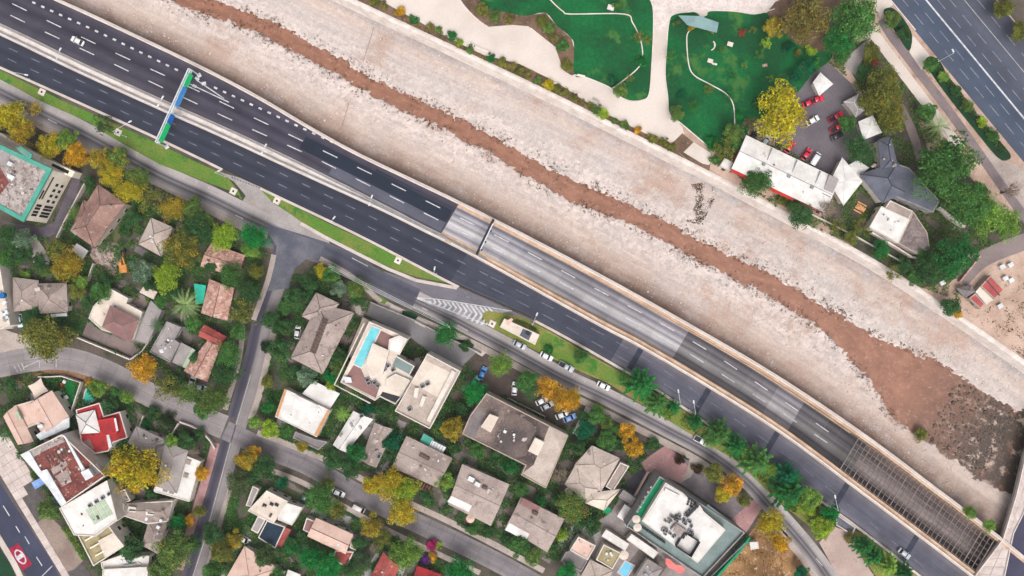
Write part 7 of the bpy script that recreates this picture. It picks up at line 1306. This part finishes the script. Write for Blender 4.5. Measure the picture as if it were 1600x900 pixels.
(1362, 80, 14, T, 'OL', 'brownish olive tree beside the pale footpath'), (1366, 95, 8, 'shrub', 'R', 'red-brown shrub below the footpath olive tree'), (1352, 112, 11, T, 'D', 'dark tree at the yard gate'), (1383, 140, 32, T, 'OL', 'large olive tree left of the footpath', .12), (1397, 182, 24, T, 'OL', 'yellow-olive tree below the large olive one', .25), (1362, 158, 16, T, 'OL', 'olive tree above the grey-white canopy', .1), (1395, 28, 13, T, 'G', 'dark green tree in the upper planting island'), (1412, 52, 11, 'shrub', 'D', 'dark shrub at the tip of the upper planting island'), (1455, 101, 12, T, 'GG', 'green tree at the start of the hedge by second motorway'), (1473, 119, 9, 'shrub', 'LG', 'light green shrub in the motorway hedge'), (1471, 195, 21, 'palm', 'P', 'pale palm beside the bike lane'), (1452, 173, 14, T, 'GG', 'green tree above the pale palm'), (1571, 12, 15, T, 'OL', 'olive tree in the upper right corner'), (1595, 48, 14, T, 'OL', 'olive tree at the right edge of the second motorway', .1), (1512, 165, 9, 'shrub', 'G', 'grey-green shrub halfway along the motorway hedge'), (1533, 190, 8, 'shrub', 'L', 'lime shrub in the lower motorway hedge'), (1552, 212, 10, 'shrub', 'GG', 'green shrub near the end of the motorway hedge'), (1494, 142, 9, 'shrub', 'D', 'dark shrub in the upper motorway hedge'),
(1483, 257, 45, T, 'GG', 'very large round green tree right of the slate roofs'), (1513, 317, 36, T, 'GG', 'large green tree below the very large round one'), (1545, 338, 29, T, 'LG', 'light green tree beside the service road'), (1578, 348, 22, T, 'LG', 'light green tree at the right edge above the service road'), (1497, 399, 33, T, 'E', 'large dense green tree above the service road wall'), (1461, 420, 25, T, 'D', 'dark green tree behind the river wall'), (1432, 432, 14, T, 'GG', 'green bush at the river wall below shingled pavilion'), (1377, 390, 13, T, 'E', 'emerald tree before the white pavilion'), (1487, 478, 14, T, 'D', 'dark tree on the river wall below the grey tent'), (1397, 427, 13, 'open', 'OL', 'olive tree on the river wall'), (1347, 353, 13, 'open', 'OL', 'thin olive tree left of the white pavilion'), (1585, 297, 20, 'bare', 'BR', 'leafless tree at the right edge'), (1253, 336, 20, T, 'D', 'dark green tree at the lower end of the workshop'), (1291, 328, 22, 'bare', 'BR', 'leafless pinkish tree over the workshop roof end'), (1225, 312, 10, 'shrub', 'OL', 'olive shrub under the workshop red trim'), (1310, 352, 12, 'open', 'OL', 'thin olive tree on the river wall below big tent'), (1497, 490, 7, 'shrub', 'O', 'small orange bush at the river wall', .7),
# park
(1049, 84, 9, 'open', 'GG', 'small tree on the kerb between the two lawns'), (1057, 177, 11, T, 'G', 'green tree at the left tip of the right lawn'), (1066, 146, 7, 'shrub', 'T', 'teal bush on the right lawn edge'), (1108, 140, 8, 'open', 'OL', 'olive sapling beside the curved lawn path'), (1140, 150, 7, 'open', 'E', 'emerald sapling right of the curved path'), (1085, 165, 9, 'open', (60, 110, 50), 'pale sapling in the lower right lawn'), (998, 57, 10, 'open', 'OL', 'olive tree on the left lawn path'), (1012, 62, 7, 'open', 'OL', 'little olive tree at the left lawn right kerb'), (1002, 96, 8, 'shrub', 'EB', 'vivid green bush on the left lawn path'), (970, 141, 11, T, 'G', 'grey-green tree at the bottom of the left lawn'), (984, 123, 7, 'open', 'OL', 'olive sapling on the left lawn, lower part'), (956, 124, 6, 'shrub', 'T', 'teal bush on the left lawn, lower part'), (965, 8, 7, 'shrub', 'GG', 'green bush at the top of the left lawn'), (1112, 45, 6, 'shrub', 'YO', 'yellow shrub at the right end of the shelter roof', .5), (1080, 40, 7, 'shrub', 'YO', 'orange-yellow shrub at the left end of the shelter', .6), (1060, 34, 8, 'shrub', 'D', 'dark shrub behind the shelter'),
(753, 14, 10, 'shrub', 'OL', 'olive shrub at the top of the shrub bed'), (773, 26, 10, 'shrub', 'G', 'green shrub in the upper shrub bed'), (795, 30, 8, 'shrub', 'B', 'brown shrub in the upper shrub bed'), (847, 32, 9, 'shrub', 'OL', 'olive shrub in the middle of the shrub bed'), (858, 44, 10, 'shrub', 'G', 'green shrub at the bend of the shrub bed'), (880, 70, 10, 'shrub', 'GG', 'bright green shrub in the lower shrub bed'), (886, 101, 9, 'shrub', 'OL', 'olive shrub at the bottom tip of the shrub bed'), (866, 58, 8, 'shrub', 'B', 'brown shrub near the bed kerb'),
(625, 17, 8, 'shrub', 'O', 'orange shrub on the planting strip at the top', .6), (647, 30, 7, 'shrub', 'E', 'emerald shrub on the upper planting strip'), (706, 56, 8, 'shrub', 'E', 'dark emerald shrub at the left plaza corner'), (718, 66, 6, 'shrub', 'L', 'lime-yellow shrub beside the dark emerald one', .2), (767, 91, 7, 'shrub', 'E', 'emerald shrub beside the plaza benches'), (942, 177, 9, 'shrub', 'L', 'lime-yellow shrub near the plaza middle', .25), (997, 204, 6, 'shrub', 'O', 'orange shrub at the lower plaza edge', .6), (857, 132, 9, 'shrub', 'Y', 'yellow shrub on the planting strip below the bed', .3),
(60, 408, 12, T, 'D', 'dark tree beside the white driveway below the office'),
(70, 425, 9, T, 'G', 'small green tree above the right wing of the grey-tan house'),
(118, 455, 12, T, 'OL', 'olive tree in the gap right of the grey-tan house'),
(135, 472, 10, T, 'D', 'dark bushy tree left of the cream flat roof'),
(165, 436, 11, T, 'D', 'dark tree under the rubble pile'),
(232, 445, 9, T, 'D', 'small dark tree above the small cream shed roof'),
(270, 455, 12, T, 'D', 'dark tree between lime tree and big palm'),
(322, 345, 12, T, 'G', 'green tree above the lime-green tree'),
(330, 415, 10, T, 'D', 'dark tree at the left end of the upper terracotta roof'),
(400, 425, 12, T, 'OL', 'olive tree on the side street bend near the junction'),
(372, 520, 13, T, 'GG', 'green tree right of the darker red cottage roof'),
(305, 560, 8, T, 'D', 'dark tree behind the pale carport'),
(275, 590, 12, T, 'D', 'dark tree below the flat dark grey roof'),
(316, 640, 14, T, 'GG', 'green tree on the curved street close to the crossing'),
(180, 612, 9, T, 'GG', 'small green tree on the curved street above the red house'),
(15, 600, 10, T, 'D', 'dark tree at the left edge by the curved street'),
(145, 690, 8, T, 'D', 'dark tree squeezed between red house and stripped roof'),
(235, 770, 9, T, 'D', 'dark tree below the huge yellow tree'),
(310, 800, 10, T, 'OL', 'olive tree on the pink sidewalk'),
(300, 850, 14, T, 'D', 'dark tree left of the lower side street'),
(480, 462, 10, T, 'D', 'dark tree at the top left of the large hip house'),
(445, 480, 11, T, 'GG', 'green tree left of the white car by the hip house'),
(560, 470, 9, T, 'D', 'dark tree in the corner above the apartment car ramp'),
(545, 595, 9, T, 'D', 'dark tree at the lower corner of the reddish terrace'),
(600, 640, 10, T, 'D', 'dark tree below the apartment light well'),
(575, 640, 9, T, 'T', 'teal tree behind the white gable house'),
(720, 640, 10, T, 'D', 'dark tree at the right of the apartment complex'),
(712, 700, 10, T, 'D', 'dark tree below the olive-yellow tree'),
(745, 705, 12, T, 'GG', 'green tree above the skylight house'),
(760, 690, 8, T, 'R', 'reddish bush below the dark-stained building'),
(665, 775, 9, T, 'D', 'dark tree at the pergola corner'),
(845, 785, 9, T, 'E', 'emerald tree right of the dark-stained building end'),
(870, 780, 9, T, 'D', 'dark tree left of the light tan hips'),
(905, 815, 11, T, 'D', 'dark tree below the green-brown tree'),
(935, 640, 9, T, 'LG', 'lime tree beside the garden path'),
(965, 672, 10, T, 'GG', 'green tree left of the orange forecourt tree'),
(912, 650, 9, T, 'D', 'dark tree right of the large orange tree foot'),
(395, 745, 10, T, 'D', 'dark tree above the pale house grey strip'),
(440, 755, 10, T, 'T', 'teal hedge tree beside brown court'),
(470, 840, 10, T, 'D', 'dark tree between navy roof and pink-beige gable'),
(500, 865, 10, T, 'GG', 'green tree under the pink-beige gable'),
(560, 850, 12, T, 'D', 'dark tree at the right end of the pink-beige gable'),
(545, 890, 10, T, 'D', 'dark tree at the bottom edge left of the red-tiled house'),
(430, 900, 12, T, 'GG', 'green tree at the bottom edge beside the tiny roofs'),
(615, 850, 10, T, 'D', 'dark tree behind the red-tiled house'),
(1155, 225, 10, T, 'GG', 'green tree at the workshop upper corner'),
(1240, 322, 9, T, 'GG', 'green bush below the workshop red trim'),
(1330, 370, 10, T, 'OL', 'olive bush inside the river wall near the pavilion'),
(1415, 415, 12, T, 'D', 'dark tree left of the river wall bush'),
(1445, 400, 12, T, 'GG', 'green tree against the shingled pavilion'),
(1530, 300, 16, T, 'GG', 'green tree joining the two large eastern trees'),
(1110, 690, 9, T, 'LG', 'lime bush between verge conifers'),
(1165, 708, 10, T, 'LG', 'lime conifer bush beside the large light-centred conifer'),
(1205, 735, 12, T, 'LG', 'lime tree left of the dark teal conifer'),
(1040, 645, 8, T, 'LG', 'lime bush by the second verge conifer'),
(975, 590, 9, T, 'GG', 'green bush at the western end of the conifers'),
(1435, 677, 11, 'shrub', 'OL', 'grass tuft island on the river bed'),
]
for t in TREES:
    px, py, r, kd, cl, lb = t[:6]; au = t[6] if len(t) > 6 else 0.0
    if kd == 'conifer': r *= 1.15
    o = plant(px, py, r, kd, cl, lb, au * (.5 if cl in ('Y', 'YO', 'L', 'LG', 'OL') else .9))
    if 'tuft island' in lb: o.location = W(px, py, -4); o['category'] = 'grass tuft'
ORD = 'first second third fourth fifth sixth seventh eighth ninth tenth eleventh twelfth thirteenth fourteenth fifteenth sixteenth seventeenth eighteenth nineteenth twentieth twenty-first'.split()
for oi_, (x, y) in enumerate(((585, 2), (600, 8), (672, 42), (685, 47), (735, 78), (785, 98), (798, 103), (812, 111), (826, 117), (840, 124), (872, 139), (882, 144), (897, 152), (910, 160), (922, 165), (932, 171), (960, 188), (975, 196), (1020, 216), (1037, 222), (1048, 229))):
    plant(x, y, trng.uniform(5, 8), 'shrub', trng.choice(['OL', 'B', 'G', 'OL']), ORD[oi_] + ' small olive shrub from the left along the river-wall planting strip', 0, group='shrubs along the river wall')
# hedges
def hedge(name, label, pts, w, h_, col, dens=9, kind=None, cat='hedge'):
    P = [Vector(p) for p in crom(pts, 6)]; L = []; rg = random.Random(len(label)); cum = [0]
    for a, b in zip(P, P[1:]): cum.append(cum[-1] + (b - a).length)
    o0 = W(*pts[0]); n = int(cum[-1] * S * w * S * dens * 3)
    for i in range(n):
        d = rg.uniform(0, cum[-1]); k = next(j for j in range(len(P) - 1) if cum[j + 1] >= d); q = P[k].lerp(P[k + 1], (d - cum[k]) / (cum[k + 1] - cum[k])); t = (P[k + 1] - P[k]).normalized(); s = rg.uniform(-.5, .5) * w
        g = W(q.x - t.y * s, q.y + t.x * s); z = h_ * (1 - (2 * s / w) ** 4 * .5) * rg.uniform(.3, 1.05) * (.8 + .3 * noise.noise(Vector((g.x * .5, g.y * .5, 3))))
        L.append((Vector((g.x - o0.x, g.y - o0.y, z)), (Vector((0, 0, 1)) + rdir(rg, -1) * .8).normalized(), rg.uniform(.14, .3), 1.0, rg.random() * .7 + .3 * (noise.noise(Vector((g.x * .4, g.y * .4, 8))) * .5 + .5), rg.random()))
    root = thing(name, label, cat, (o0.x, o0.y, 0)); f = mk('foliage', leafmesh('hedge_foliage', L), root); f.color = lin(COL[col])[:3] + (0,); 
    st = [tube((W(*p).x - o0.x, W(*p).y - o0.y, 0), (W(*p).x - o0.x, W(*p).y - o0.y, h_ * .6), .06, .03, 5) for p in pts]; mk('stem', mesh('hedge_stems', *join(*st), BARK), root)
    return root
hedge('hedge', 'lime hedge along the dirt strip beside the olive terraces', [(102, 822), (115, 842), (134, 872)], 11, 1.4, 'LG')
hedge('hedge', 'long dark hedge between bike lane and second motorway', [(1458, 98), (1490, 140), (1525, 185), (1568, 238)], 11, 1.2, 'D')
hedge('hedge', 'dark hedge along the lower curved street front garden', [(228, 640), (250, 650), (278, 668)], 9, 1.3, 'D')
hedge('hedge', 'green hedge in front of the skylight house on the residential street', [(715, 815), (740, 828), (768, 838)], 8, 1.1, 'D')
hedge('hedge', 'green hedge in front of the red-panelled house', [(785, 846), (810, 860), (842, 874)], 9, 1.2, 'GG')
hedge('hedge', 'green hedge between kiosk and motorway kerb', [(806, 500), (822, 506), (838, 515)], 4, .9, 'GG')
hedge('hedge', 'brown-green hedge along the upper side of the frontage sidewalk in the west', [(120, 236), (150, 250), (225, 285), (320, 332)], 6, 1.0, 'D')
hedge('hedge', 'dark hedge before the sunken garden of the dark-stained building', [(785, 618), (815, 632), (850, 650)], 6, 1.0, 'D')
# undergrowth nobody could count
def inpoly(x, y, p):
    r = False; j = len(p) - 1
    for i in range(len(p)):
        if (p[i][1] > y) != (p[j][1] > y) and x < (p[j][0] - p[i][0]) * (y - p[i][1]) / (p[j][1] - p[i][1]) + p[i][0]: r = not r
        j = i
    return r
def cover(name, label, poly, dens, h_, col, z0=0.0, ex=True, size=(.16, .34), cat='undergrowth', bias=0.0):
    rg = random.Random(len(label) + int(poly[0][0])); L = []; xs = [p[0] for p in poly]; ys = [p[1] for p in poly]
    n = int((max(xs) - min(xs)) * (max(ys) - min(ys)) * S * S * dens)
    for i in range(n):
        x, y = rg.uniform(min(xs), max(xs)), rg.uniform(min(ys), max(ys))
        if not inpoly(x, y, poly) or ex and any(a <= x <= b and c <= y <= d and inpoly(x, y, q) for a, b, c, d, q in EXCL): continue
        g = W(x, y, z0); nz = noise.noise(Vector((g.x * .28, g.y * .28, 5)))
        if nz < bias + rg.uniform(-.25, .15): continue
        L.append((Vector((g.x, g.y, z0 + h_ * max(.05, nz + .35) * rg.uniform(.2, 1))), (Vector((0, 0, 1)) + rdir(rg, -1) * .8).normalized(), rg.uniform(*size), 1.0, .6 * rg.random() + .4 * (noise.noise(Vector((g.x * .2, g.y * .2, 9))) * .5 + .5), rg.random()))
    o = mk(name, leafmesh(name, L)); o.color = lin(COL[col] if isinstance(col, str) else col)[:3] + (.02,); o['kind'] = 'stuff'; tag(o, label, cat); return o
cover('undergrowth', 'dark garden undergrowth in the western block of houses', [(0, 355), (60, 350), (110, 310), (140, 285), (330, 345), (420, 395), (395, 480), (365, 560), (330, 640), (250, 600), (200, 560), (120, 520), (0, 510)], 26, 2.4, (76, 124, 68), bias=-.02)
cover('undergrowth', 'dark garden undergrowth in the lower left block', [(0, 590), (60, 580), (180, 610), (330, 690), (318, 740), (290, 850), (270, 900), (150, 900), (100, 800), (0, 690)], 22, 2.0, (70, 118, 66), bias=.02)
cover('undergrowth', 'dark garden undergrowth between the hip house and dark-stained building', [(430, 440), (500, 412), (560, 450), (590, 480), (720, 560), (760, 600), (900, 660), (1000, 690), (1030, 700), (980, 790), (900, 880), (840, 870), (620, 770), (430, 680), (405, 640), (420, 520)], 24, 2.2, (70, 124, 68), bias=0.0)
cover('undergrowth', 'dark garden undergrowth below the residential street', [(360, 740), (410, 735), (560, 800), (690, 875), (740, 905), (600, 930), (330, 930), (320, 900)], 26, 2.4, (74, 130, 66), bias=-.02)
cover('undergrowth', 'wild green ground cover in the north-eastern gardens', [(1120, 245), (1170, 190), (1260, 100), (1330, 60), (1380, 90), (1450, 180), (1560, 330), (1600, 350), (1500, 470), (1440, 450), (1340, 385), (1240, 345), (1130, 262)], 20, 1.8, (92, 128, 70), bias=-.02)
cover('undergrowth', 'low brown and green ground cover in the park shrub bed', [(715, -10), (745, 28), (765, 40), (825, 39), (868, 73), (893, 116), (896, 80), (868, 42), (852, 22), (784, 19), (750, -10)], 12, .6, (128, 116, 66))
cover('undergrowth', 'brown ground cover on the planting strip behind the river wall', [(590, 2), (620, 14), (714, 66), (812, 101), (914, 158), (1045, 222), (1050, 234), (1000, 212), (850, 138), (700, 68), (600, 16)], 12, .5, (122, 110, 64))
cover('undergrowth', 'dry tufts on the brown building lot', [(1170, 840), (1196, 805), (1255, 880), (1280, 920), (1110, 920)], 6, .4, (150, 118, 70))
cover('undergrowth', 'ground cover between the star conifers on the verge', [(985, 592), (1050, 632), (1150, 700), (1300, 805), (1290, 840), (1217, 783), (1150, 719), (1060, 666), (975, 612)], 16, .7, (84, 122, 52), bias=-.2)
cover('undergrowth', 'dark scrub dotted over the pale dirt around the red cabin', [(1500, 480), (1530, 490), (1560, 470), (1600, 440), (1640, 500), (1600, 560)], 3, .5, (104, 92, 70), ex=False, bias=.12)
cover('undergrowth', 'dark brown growth stain on the river bed below the workshop', [(1080, 288), (1112, 284), (1116, 312), (1098, 352), (1070, 346), (1088, 318)], 26, .25, (96, 72, 58), z0=-4.0, ex=False, bias=.02, size=(.12, .26))
# stones and weeds of the river
rg = random.Random(77)
def stones(name, label, n, place, size, m, cat='stones'):
    v, f = [], []
    for i in range(n):
        p = place()
        if p is None: continue
        s = rg.uniform(*size) * (1 + (rg.random() < .06) * .8); k = len(v); a0 = rg.random() * 6
        for j in range(5): a = a0 + j * 1.257; v.append(p + Vector((math.cos(a) * s * rg.uniform(.7, 1.1), math.sin(a) * s * rg.uniform(.7, 1.1), -.05)))
        for j in range(5): a = a0 + j * 1.257; v.append(p + Vector((math.cos(a) * s * .6, math.sin(a) * s * .6, s * rg.uniform(.35, .6))))
        f += [(k + j, k + (j + 1) % 5, k + 5 + (j + 1) % 5, k + 5 + j) for j in range(5)] + [(k + 5, k + 6, k + 7, k + 8, k + 9)]
    o = part(name, v, f, m, kind='stuff'); tag(o, label, cat); return o
def riverpt(spread, lo=-1, hi=1):
    u = rg.uniform(150, 1690); sgn = rg.choice((-1, 1)); d = sgn * (shw(u) + abs(rg.gauss(0, 1)) * spread + 1); q = CS.at(u, d); a, b = NE.at(u, 8), NB.at(u, -1)
    if (q[0] - a[0]) * UY - (q[1] - a[1]) * UX < 3 or (q[0] - b[0]) * UY - (q[1] - b[1]) * UX > -3: return None
    return W(q[0], q[1], -4)
ST = mat('river_stones', (214, 202, 196), (188, 172, 164), 0.6, 0.2, speck=(150, 130, 120), speck_sc=1.0)
stones('river_stones', 'pale loose stones scattered over the river bed', 9000, lambda: riverpt(45), (.10, .28), ST)
def rapid():
    u = rg.uniform(1590, 1700); q = CS.at(u, rg.uniform(-1, 1) * (shw(u) - 2)); return W(q[0], q[1], -4.3)
stones('rapid_stones', 'dark wet boulders in the rapids by the bridge', 420, rapid, (.2, .55), mat('wet_stones', (96, 80, 70), (70, 58, 52), 0.6, 0.2, rough=.4))
def shore(): 
    u = rg.uniform(150, 1560); c = noise.noise(Vector((u * .03, 0, 2)))
    if c < rg.uniform(-.3, .3): return None
    q = CS.at(u, rg.choice((-1, 1)) * (shw(u) + rg.gauss(3, 5))); return W(q[0], q[1], -4.05)
L = []
for i in range(3200):
    p = shore()
    if p is None: continue
    tn = rg.random() * .6
    for k in range(5): L.append((p + Vector((rg.uniform(-.35, .35), rg.uniform(-.35, .35), rg.uniform(.05, .45))), (Vector((0, 0, 1)) + rdir(rg, -1) * .9).normalized(), rg.uniform(.10, .22), 1.1, tn + rg.random() * .4, 1.0))
o = mk('shore_weeds', leafmesh('shore_weeds', L)); o.color = lin((104, 84, 66))[:3] + (-1,); o['kind'] = 'stuff'; tag(o, 'dark weeds fringing both edges of the stream', 'weeds')
def rub(): 
    a, r_ = rg.random() * 6.28, rg.random() ** .7; x, y = 166 + 24 * r_ * math.cos(a) * .9 + 8 * r_ * math.sin(a), 396 + 26 * r_ * math.sin(a); g = W(x, y); return Vector((g.x, g.y, .05 + 1.0 * (1 - r_)))
stones('rubble_pile', 'pile of pale demolition rubble below the brown roof', 1100, rub, (.14, .5), mat('rubble', (178, 160, 152), (140, 118, 110), 0.8, 0.25, speck=(206, 196, 190), speck_sc=1.2), 'rubble')
sheet('rubble_ground', [(140, 398), (158, 376), (190, 382), (196, 410), (186, 436), (160, 425)], 0.03, DIRT)
for lb, v in LABELS.items():
    if len(v) > 1 and not all(g for _, g in v): print('DUP LABEL', lb)

# thin air volume added to lift the shadows and soften the picture
hz = part('shadow_lift_haze', boxv(0, 0, 1400, 1400, -8, 256), BF, None); hz['kind'] = 'stuff'; tag(hz, 'thin pale air volume added over the whole scene to lift the shadows', 'shadow_lift_haze')
m = bpy.data.materials.new('shadow_lift_haze'); m.use_nodes = True; n = m.node_tree.nodes; n.clear(); o_ = n.new('ShaderNodeOutputMaterial'); pvn = n.new('ShaderNodeVolumePrincipled')
pvn.inputs['Color'].default_value = (.92, .93, .95, 1); pvn.inputs['Density'].default_value = 0.00007; m.node_tree.links.new(pvn.outputs[0], o_.inputs['Volume']); hz.data.materials.append(m)
